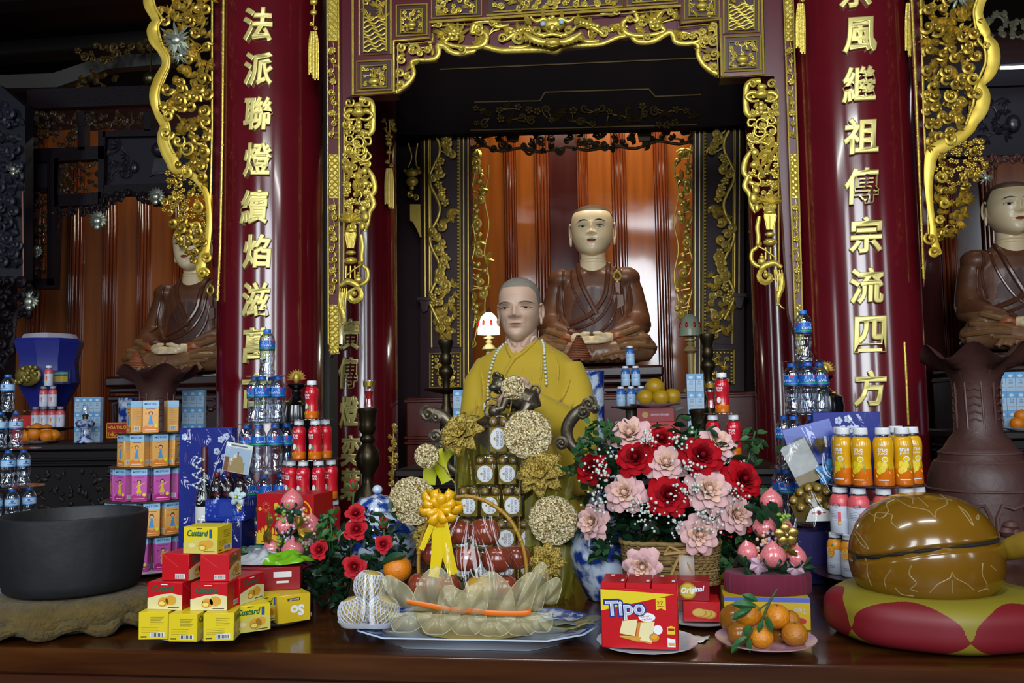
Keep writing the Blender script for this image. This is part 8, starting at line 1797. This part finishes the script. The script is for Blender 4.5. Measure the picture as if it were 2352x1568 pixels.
# ================================================================ altars and offerings behind
def altar(label, x0, x1, ytop, Y, depth, carve):
    a, b = at(x0, ytop, Y), at(x1, ytop, Y); z1 = at((x0+x1)/2, ytop, Y).z; w = b.x-a.x; cx = (a.x+b.x)/2; t = thing('side_altar', label, 'altar', (cx, Y+depth/2, 0)); m = MB(); m.box((cx, Y+depth/2, z1-.02), (w, depth, .04), .008); m.build('top', mat('black_brown_wood', '1a1110', .4, coat=.15), t)
    m = MB(); m.box((cx, Y+depth/2+.01, (z1-.04)/2), (w-.06, depth-.04, z1-.042), .006)
    for q in (.09, .12, .62): m.box((cx, Y+depth/2, z1-q), (w-.03, depth-.01, .018), .005)
    r = random.Random(int(cx*100)); n = int(w/.055)
    for i in range(n*11): q = V((cx-w/2+.05+(w-.1)*r.random(), Y+.027, z1-.16-.42*r.random())); m.ell(q, (r.uniform(.01, .024), .01, r.uniform(.007, .014)), 7, 1, X=RY(r.random()*3))
    m.build('cabinet', [mat('black_carved_front', '120d0e', .45, spec=.3), mat('black_gilt', '221a10', .6, .2, var=(40, '0f0c0c', .2))], t); return z1
ZA = altar('black carved side altar in front of the left statue', -160, 425, 1018, 4.55, .6, 1); ZR = altar('black carved side altar in front of the right statue', 2225, 2560, 990, 4.55, .6, 1)
ZM = altar('dark altar counter behind the monk figure', 905, 1800, 1075, 4.25, .75, 1)
def on(px, Y, z): return XY(px, Y, z)
MC = thing('milk_carton', 'x', 'carton'); m = MB(); m.box((0, 0, .05), (.046, .036, .1), .001); m.build('box', mat('carton_ice', '9db8d0', .4), MC)
L = MB(); X = FRONT(0, -.0183, 0); L.rect(-.023, .066, .023, .1, 0, X, 0); L.disc(.0, .08, .012, .0002, X, 1, n=12, ry=.008); L.text('TH', 0, .056, .018, .009, .0003, X, 2); L.text('true', 0, .044, .02, .009, .0003, X, 2); L.rect(-.015, .02, .015, .023, .0003, X, 3); L.build('print', [mat('carton_blue', '5f9ac8', .4), mat('carton_cloud', 'c0d0dc', .4), mat('print_navy', '1e4a80', .4), mat('print_sand', 'a08a70', .5)], MC)
def stack(px, Y, z, cols, rows, nm, kk=1.0, group='milk cartons', dep=1):
    for i in range(rows):
        for j in range(cols):
            q = on(px, Y, z); place(MC, (q.x+(j-(cols-1)/2)*.047*kk, Y, z+.0005+i*.1005*kk), 0, f'pale blue milk carton {nm}, {ORD[rows-1-i]} row from top, {ORD[j]} from left' if rows > 1 else f'pale blue milk carton {nm}, {ORD[j]} from left', group, kk)
stack(203, 4.72, ZA, 4, 3, 'in the left altar stack', .86*1.0, 'milk cartons on the left altar'); stack(445, 4.72, ZA, 3, 3, 'beside the left column', .95, 'milk cartons beside the left column')
stack(2313, 4.75, ZR, 4, 3, 'on the right altar', .98, 'milk cartons on the right altar'); stack(1602, 4.5, ZM, 2, 5, 'behind the brass stand', .9, 'milk cartons behind the right brass stand'); stack(1064, 4.5, ZM, 2, 4, "by the monk's sleeve", .98, 'milk cartons left of the monk')
# left altar: small milk bottles, oranges, sign, oil lamp, blue jar, gift basket
SB = drink_bottle('milk_bottle', 'x', .118, .024, 'pink')
q0 = on(112, 4.7, ZA+.09); m = MB(); m.lathe([(.05, ZA+.0005), (.05, ZA+.06), (.15, ZA+.082), (.155, ZA+.088), (0, ZA+.086)], 36, (q0.x, 4.7, 0)); tag(m.build('pedestal_dish', mat('plum_lacquer', '2a1014', .3, coat=.3)), 'dark pedestal dish under the small milk bottles on the left altar', 'dish')
for i, (n, w) in enumerate(((4, .052), (2, .056), (1, 0))):
    for j in range(n): place(SB, (q0.x+(j-(n-1)/2)*w, 4.69, ZA+.0892+i*.1195), .1*j, f'small red and white milk bottle on the left altar, {("bottom", "middle", "top")[i]} row'+(f', {ORD[j]} from left' if n > 1 else ''), 'small milk bottles on the left altar')
    if i: disc_sheet(f'thin sheet under the {("", "middle", "top")[i]} row of small milk bottles', (q0.x, 4.69, ZA+.0892+i*.1195-.0012), .055*n+.02, SHEETP, th=.001)
def fruit_plate(label, px, Y, z, rp, spots, m1, flab, plate=PORC, cat='orange', nm='orange', group=None):
    q = on(px, Y, z); m = MB(); m.lathe([(rp*.5, z+.0005), (rp*.55, z+.004), (rp*.95, z+.014), (rp, z+.018), (rp*.9, z+.0155), (rp*.5, z+.007), (0, z+.007)], 40, (q.x, Y, 0)); tag(m.build('plate', plate), label, 'plate')
    for i, (x, y, dy, rr, l) in enumerate(spots): o, _, _ = orange(nm, f'{flab}, {l}', x, y, Y+dy, rr, m1, group); o['category'] = cat
fruit_plate('thin white plate of oranges on the left altar', 92, 4.6, ZA, .11, [(80, 995, -.02, 16, 'front left'), (108, 1001, -.04, 15, 'front middle'), (124, 999, -.01, 14, 'front right'), (85, 985, .0, 15, 'top left'), (108, 987, .0, 14, 'top right'), (62, 1000, .0, 14, 'at the left edge')], ORG, 'small orange on the left altar plate', group='oranges on the left altar')
p = on(100, 4.85, ZA); plain_box('snack_box', 'red snack box behind the oranges on the left altar', 'box', (at(80, 990, 4.86).x, 4.86, ZA+.0005), .24, .08, .16, 0, CARDR, lambda L, F, Rr, Tp, w, d, h, Lf: (L.disc(-w*.25, h*.25, .018, 0, F, 0, n=12), L.disc(w*.1, h*.25, .018, 0, F, 0, n=12), L.disc(-w*.05, -h*.1, .03, 0, F, 0, n=14), [CARDY])[3])
q = on(195, 4.58, ZA); kk = sc(q); t = thing('oil_lamp', 'blue and white oil lamp with a glass chimney on the left altar', 'lamp', (q.x, 4.58, ZA)); z = lambda y: at(195, y, 4.58).z
m = MB(); m.lathe([(18*kk, ZA+.0005), (19*kk, ZA+.005), (9*kk, z(1000)), (9*kk, z(985)), (19*kk, z(978)), (21*kk, z(970)), (14*kk, z(964)), (6*kk, z(962))], 32, (q.x, 4.58, 0)); m.build('base', BWF, t); m = MB(); m.lathe([(6*kk, z(962)), (6*kk, z(955)), (8*kk, z(953)), (3*kk, z(950))], 16, (q.x, 4.58, 0)); m.build('burner', mat('dull_brass', '5a5236', .3, .9), t)
m = MB(); m.lathe([(6*kk, z(953)), (9*kk, z(945)), (7*kk, z(936)), (5*kk, z(928))], 20, (q.x, 4.58, 0)); m.build('chimney', clear('lamp_glass', (.95, .97, 1), .5, .03), t)
q = on(268, 4.5, ZA); t = thing('name_sign', 'small red sign with yellow lettering on the left altar', 'sign', (q.x, 4.62, ZA)); X = FRONT(q.x-.045, 4.6, at(268, 988, 4.6).z); m = MB(); m.box((0, 0, -.002), (.16, .088, .006), .001, X=X); m.build('board', mat('sign_red', '9a0c10', .4), t); L = MB(); L.text('HÒA THƯỢNG', 0, .016, .14, .026, .0015, X, 0, offset=.01); L.text('THÍCH THANH', 0, -.02, .145, .026, .0015, X, 0, offset=.01)
for a, b_ in (((-.078, -.042), (.078, -.040)), ((-.078, .040), (.078, .042)), ((-.078, -.042), (-.076, .042)), ((.076, -.042), (.078, .042))): L.rect(a[0], a[1], b_[0], b_[1], .0015, X, 0)
L.build('lettering', CARDY, t); m = MB(); m.box((q.x-.045, 4.62, (ZA+at(268, 1005, 4.6).z)/2), (.1, .03, max(.004, at(268, 1006, 4.6).z-ZA)), .001); m.build('foot', DARKW, t)
def cylinder_jar(label, px, Y, z0, y1, rpx, nm='porcelain_jar'):
    q = on(px, Y, z0); kk = sc(q); z1 = at(px, y1, Y).z; m = MB(); r = rpx*kk; m.lathe([(r*.8, z0+.0005), (r*.86, z0+.01), (r*.97, z0+(z1-z0)*.5), (r, z1-.015), (r*1.04, z1-.01), (r*1.02, z1), (r*.94, z1-.001), (r*.9, z1-.03), (0, z1-.04)], 40, (q.x, Y, 0)); tag(m.build(nm, BW), label, 'jar')
cylinder_jar('blue and white porcelain brush pot on the left altar beside the carton tower', 292, 4.8, ZA, 914, 20); cylinder_jar("tall blue and white porcelain jar behind the monk's shoulder", 1366, 4.5, ZM, 852, 26)
t = thing('gift_hamper', 'purple wrapped gift hamper at the back of the left altar', 'hamper', on(110, 5.0, ZA)); q = on(110, 5.0, ZA); kk = sc(q); z = lambda y: at(110, y, 5.0).z; m = MB(); m.lathe([(20*kk, ZA+.0005), (40*kk, z(930)), (66*kk, z(880)), (62*kk, z(830)), (74*kk, z(788)), (70*kk, z(780))], 9, (q.x, 5.0, 0), rad=lambda a, z: 1+.08*sin(5*a)); m.build('wrap', mat('hamper_blue', '1c2478', .35, coat=.3), t, 20)
m = MB(); m.lathe([(56*kk, z(782)), (50*kk, z(768)), (20*kk, z(766)), (0, z(767))], 12, (q.x, 5.0, 0), rad=lambda a, z: 1+.1*sin(4*a)); m.build('clear_top', mat('milky_film', 'a8a4b4', .2, coat=.5), t); m = MB(); qf = at(64, 862, 4.78); m.ell(qf, (32*kk, .02, 24*kk), 16); r = random.Random(2)
for i in range(16): m.ell(qf+V((r.uniform(-26, 26)*kk, -.02, r.uniform(-16, 18)*kk)), 6*kk, 8)
m.build('chocolate_tray', mat('tray_olive', '7a6c30', .35, .5), t); m = MB(); X = FRONT(at(140, 866, 4.77).x, 4.78, at(140, 866, 4.78).z); m.box((0, 0, 0), (42*kk, 30*kk, .02), .002, X=X); m.build('tea_box', mat('tea_navy', '1a2a5c', .4), t); L = MB(); L.rect(-16*kk, -10*kk, 16*kk, 3*kk, .0105, X, 0); L.rect(-16*kk, 6*kk, 16*kk, 11*kk, .0105, X, 1); L.build('tea_print', [mat('print_gold2', 'a88a2c', .4), mat('print_teal', '5a8a7c', .4)], t)
# counter behind the monk: candlesticks, lamp glasses, fruit, red boxes, white bottles, coil incense, lamps
BRASS = mat('aged_brass', '30281a', .34, .8, var=(20, '443a26', .3))
def candlestick(label, px, Y, z0, rows, m=BRASS, nm='candlestick'):
    q = on(px, Y, z0); kk = sc(q); mb = MB(); P = [(rows[0][0]*kk, z0+.0005)]+[(r*kk, at(px, y, Y).z) for r, y in rows]; mb.lathe(P, 36, (q.x, Y, 0)); return tag(mb.build(nm, m), label, 'candlestick')
tall = [(30, 1040), (20, 1000), (12, 960), (16, 945), (10, 930), (8, 905), (50, 896), (52, 892), (8, 890), (9, 870), (17, 858), (17, 848), (9, 838), (13, 832), (13, 815), (10, 810), (15, 795), (19, 784), (18, 781), (8, 790)]
candlestick('tall dark brass candlestick before the left vine pilaster', 1027, 4.7, ZM, tall); candlestick('tall dark brass candlestick before the right vine pilaster', 1633, 4.75, ZM, [(r, y-14) for r, y in tall])
def glass_candle(label, px, Y, y0, y1):
    q = at(px, y1, Y); kk = sc(q); z = lambda y: at(px, y, Y).z; t = thing('glass_candle', label, 'candle', q); h = y1-y0; m = MB(); m.lathe([(13*kk, z(y1)), (9*kk, z(y1-h*.35)), (13*kk, z(y1-h*.8)), (14.5*kk, z(y0)), (12*kk, z(y0))], 24, (q.x, Y, 0)); m.build('glass', clear('candle_glass', (.95, .97, 1), .6, .03), t)
    m = MB(); m.lathe([(10*kk, z(y1-2)), (7*kk, z(y1-h*.35)), (11*kk, z(y1-h*.6)), (0, z(y1-h*.6))], 20, (q.x, Y, 0)); m.build('red_wax', mat('red_wax', 'a80c10', .3, sss=0), t); m = MB(); m.lathe([(13.6*kk, z(y0+h*.24)), (14.2*kk, z(y0+h*.06))], 24, (q.x, Y, 0)); m.build('gold_band', mat('gold_band', 'b8962c', .3, .8), t)
def stand(label, px, Y, z0, ys, sc_=1.0):
    rows = [(34, 1150), (30, 1130), (14, 1110), (13, 1090), (26, 1070), (29, 1050), (26, 1035), (13, 1018), (18, 1010), (18, 1004), (13, 998), (21, 985), (19, 975), (21, 950), (24, 944), (24, 938), (20, 936)]
    candlestick(label, px, Y, z0, [(r*sc_, y+ys) for r, y in rows], nm='brass_stand'); return 936+ys
stand('turned dark brass stand with a red glass candle, before the left rear column', 848, 3.6, .0, 0); glass_candle('red candle in a clear glass on the left brass stand', 848, 3.6, 872, 935)
stand('turned dark brass stand with a red glass candle, behind the red tea tower', 1633, 3.55, .0, 2, .95); glass_candle('red candle in a clear glass on the right brass stand', 1633, 3.55, 876, 936)
def flame(label, px, Y, ys, sc_=1.0):
    q = at(px, 960+ys, Y); kk = sc(q); z = lambda y: at(px, y+ys, Y).z; t = thing('flame_finial', label, 'ornament', (q.x, Y, 0)); m = MB(); m.lathe([(34*kk, 0), (40*kk, z(980)), (42*kk, z(950)), (38*kk, z(930)), (18*kk, z(918)), (10*kk, z(910)), (12*kk, z(900)), (9*kk, z(895)), (22*kk, z(885)), (20*kk, z(882)), (0, z(882))], 36, (q.x, Y, 0)); m.build('urn', mat('black_lacquer', '0c0a0e', .18, coat=.5), t)
    lr = Relief(Y); lr.ball(px, 868+ys, 8, 0, ry=14, d=1)
    for i in range(11): a = pi*(.02+.96*i/10); lr.leaf(px+8*cos(a), 872+ys-10*sin(a), a, 15, 5, .0)
    lr.band([(px-18, 921+ys), (px, 923+ys), (px+18, 921+ys)], 3, 20*kk, 3); lr.build('gilt_rays', GOLDD, t)
flame('black urn with gilt flame rays beside the left red column', 681, 3.9, 0); flame('black urn with gilt flame rays beside the right red column', 1896, 3.9, -20)
q = on(1512, 4.35, ZM); 
def d_rus(L, F, Rr, Tp, w, d, h, Lf): L.disc(-w*.28, 0, h*.22, 0, F, 0, n=16); L.text('ЗАРЯЖЕН ОРЕХАМИ!', w*.12, 0, w*.5, h*.14, 0, F, 1, shear=.2); return [mat('print_gold2', 'a88a2c', .4), PRINTW]
def d_step(L, F, Rr, Tp, w, d, h, Lf): L.text('СТЕП', w*.05, -h*.1, w*.5, h*.25, 0, F, 1, shear=.2, offset=.03); L.disc(-w*.1, h*.3, w*.12, 0, F, 0, n=10, ry=h*.08); return [mat('print_choc', '4a1c10', .5), PRINTW]
kk = sc(q); z0 = at(1510, 1002, 4.35).z; z1 = at(1510, 968, 4.35).z; z2 = at(1510, 935, 4.35).z
m = MB(); m.box((q.x, 4.37, (ZM+z0)/2), (.28, .13, z0-ZM-.001), .004); tag(m.build('box_stand', mat('dark_stand', '2a0c10', .5)), 'dark block under the small red sweet boxes', 'stand')
for i, px in enumerate((1484, 1535)): plain_box('sweet_box', f"red sweet box under the fruit plate, {('left', 'right')[i]} of the lower pair", 'box', (at(px, 985, 4.35).x, 4.37, z0), 54*kk, .1, z1-z0-.001, 0, CARDR, d_step)
plain_box('sweet_box', 'wide red sweet box directly under the yellow fruit plate', 'box', (at(1505, 950, 4.35).x, 4.37, z1), 84*kk, .11, z2-z1-.001, 0, mat('sweet_red', '8a0a14', .4), d_rus)
fruit_plate('white plate of yellow melons on the red sweet boxes', 1505, 4.37, z2, .128, [(1482, 912, -.04, 20, 'front left'), (1518, 912, -.05, 20, 'front middle'), (1544, 910, -.01, 20, 'right'), (1504, 888, .0, 22, 'topmost')], mat('yellow_fruit', 'a8820c', .4, bump=(90, .2)), 'yellow melon on the plate', cat='melon', nm='melon', group='yellow melons')
WBt = drink_bottle('yogurt_bottle', 'x', .125, .024, 'blue'); zs = at(1450, 932, 4.45).z; m = MB(); m.lathe([(.04, ZM+.0005), (.03, ZM+.02), (.03, zs-.02), (.1, zs-.008), (.105, zs-.001), (0, zs-.001)], 36, (at(1450, 932, 4.45).x, 4.45, 0)); tag(m.build('pedestal_dish', mat('olive_dish', '3a3420', .35)), 'small olive pedestal dish under the blue and white bottles', 'dish')
q = at(1450, 932, 4.45); kb3 = (at(1450, 836, 4.45).z-at(1450, 880, 4.45).z)/.125*1.06
for i, n in enumerate((3, 2, 1)):
    for j in range(n): place(WBt, (q.x+(j-(n-1)/2)*.051, 4.44, zs+i*.128*kb3*.97), .2*j, f'white and blue yogurt bottle behind the monk, {("bottom", "middle", "top")[i]} row'+(f', {ORD[j]} from left' if n > 1 else ''), 'yogurt bottles', (.95, .95, kb3*.96))
t = thing('coil_incense', 'rust coloured cone coil of incense on a stick before the middle statue', 'incense coil', at(1329, 835, 5.0)); m = MB(); kk = sc(at(1329, 810, 5.0)); P = [at(1329+(4+27*(s/200))*cos(s*.42), 770+52*(s/200)+5*sin(s*.42)*.2, 5.0-.05*sin(s*.42)*(s/200)) for s in range(201)]; m.tube(P, .0045, 5); m.build('coil', mat('incense_rust', '7a3c18', .7), t); m = MB(); m.tube([at(1329, 770, 5.0), at(1330, 850, 5.0), at(1331, 1060, 5.0)], .008, 8); m.build('stick', DARKW, t)
def coil2(label, px, py): 
    m = MB(); P = [at(px+(3+20*(s/140))*cos(s*.42), py+34*(s/140), 4.3-.04*sin(s*.42)*(s/140)) for s in range(141)]; m.tube(P, .005, 5); tag(m.build('coil_incense', mat('incense_rust', '7a3c18', .7)), label, 'incense coil')
coil2('rust coloured cone coil of incense over the left floor vase', 313, 808)
def table_lamp(label, px, Y, ys, lit, z0):
    q = at(px, 770+ys, Y); kk = sc(q); z = lambda y: at(px, y+ys, Y).z; t = thing('table_lamp', label, 'lamp', (q.x, Y, z0)); m = MB(); m.lathe([(20*kk, z0+.0005), (20*kk, z0+.02), (7*kk, z0+.04), (8*kk, z(808)), (17*kk, z(802)), (12*kk, z(794)), (6*kk, z(790)), (9*kk, z(785)), (5*kk, z(780)), (13*kk, z(778)), (13*kk, z(775)), (5*kk, z(772)), (4*kk, z(760))], 24, (q.x, Y, 0)); m.build('base', mat('onyx', '9a8458', .3, coat=.3), t)
    m = MB(); m.lathe([(26*kk, z(768)), (26*kk, z(756)), (24*kk, z(748)), (18*kk, z(728)), (8*kk, z(718)), (3*kk, z(717))], 24, (q.x, Y, 0)); m.build('shade', mat('glass_shade_lit', 'd8e8c8', .3, emit=('e8ffd8', 1.3)) if lit else mat('glass_shade', '8a947c', .3), t)
    m = MB()
    for a in (-1.25, -.4, .4, 1.25): m.ell((q.x+22.5*kk*sin(a), Y-22.5*kk*cos(a), z(744)), (3.2*kk, 3.2*kk, 8*kk), 10)
    m.build('red_drop', mat('red_glass_lit' if lit else 'red_glass', '9a1018', .2, emit=('d01818', .7) if lit else None), t); m = MB(); m.lathe([(2*kk, z(717)), (3*kk, z(712)), (.5*kk, z(706))], 10, (q.x, Y, 0)); m.build('finial', BRASS, t)
    if lit:
        l = bpy.data.lights.new('lamp_bulb', 'POINT'); l.energy = 2.5; l.color = (.95, 1, .85); l.shadow_soft_size = .03; o = bpy.data.objects.new('lamp_bulb', l); COL.objects.link(o); o.location = (q.x, Y-.16, z(775)); 
table_lamp('lit glass shaded table lamp beside the monk figure', 1123, 6.45, 0, True, ZPL); table_lamp('unlit glass shaded table lamp beside the right vine pilaster', 1585, 6.45, 4, False, ZPL)
fruit_plate('white plate of oranges at the right edge behind the big vase', 2345, 4.6, ZR, .09, [(2336, 972, -.03, 16, 'lower left'), (2360, 975, -.02, 16, 'lower right'), (2346, 955, -.01, 16, 'topmost')], ORG, 'small orange on the right altar plate', group='oranges on the right altar')

q = XY(1656, 2.5, ZT); plain_box('snack_pack', 'tall red and yellow snack pack standing behind the rose basket', 'pack', (q.x, 2.52, ZT+.0005), 58*sc(q), .05, zt(1656, 1236, 2.5)-ZT, R(6), CARDR, lambda L, F, Rr, Tp, w, d, h, Lf: (L.rect(-w*.5, h*.18, w*.5, h*.5, 0, F, 0), L.disc(0, -h*.02, w*.3, .0002, F, 0, n=18), L.disc(0, h*.08, w*.2, .0004, F, 1, n=14), L.text('No.1', w*.05, -h*.16, w*.5, h*.12, .0004, F, 0, shear=.2), [CARDY, PRINTW])[4])
q = onz(1588, 1470, ZT); m = MB(); m.grid(lambda a, b: (q.x+(a-.5)*.07+(b-.5)*.02, q.y+(b-.5)*.05, ZT+.0012+.004*abs(sin(a*7+b*4))), 10, 6); tag(m.build('paper_napkin', PAPER, solid=.0006), 'crumpled white paper slip lying right of the big biscuit box', 'paper')
cylinder_jar('small blue and white bottle jar above the top left pink rose', 1411, 3.0, ZT, 972, 7)
t = Relief(5.9); r = random.Random(6); t.fill([(898, 975), (912, 975), (910, 1110), (897, 1110)], 12, r, 'cl', 5, .01); t.band([(905, 975), (903, 1040), (900, 1120)], 4, .005); tag(t.build('gilt_edging', GOLDD), 'short gilded leaf edging low beside the left rear column', 'carving')
t = Relief(4.52); t.band([(2077, 785), (2082, 880), (2086, 975)], 7, 0, 3, flat=1); tag(t.build('highlight_streak', GOLD), 'thin gilded rod on the right side of the right red column', 'rod')  # gold streak added to imitate a highlight on the column's right side
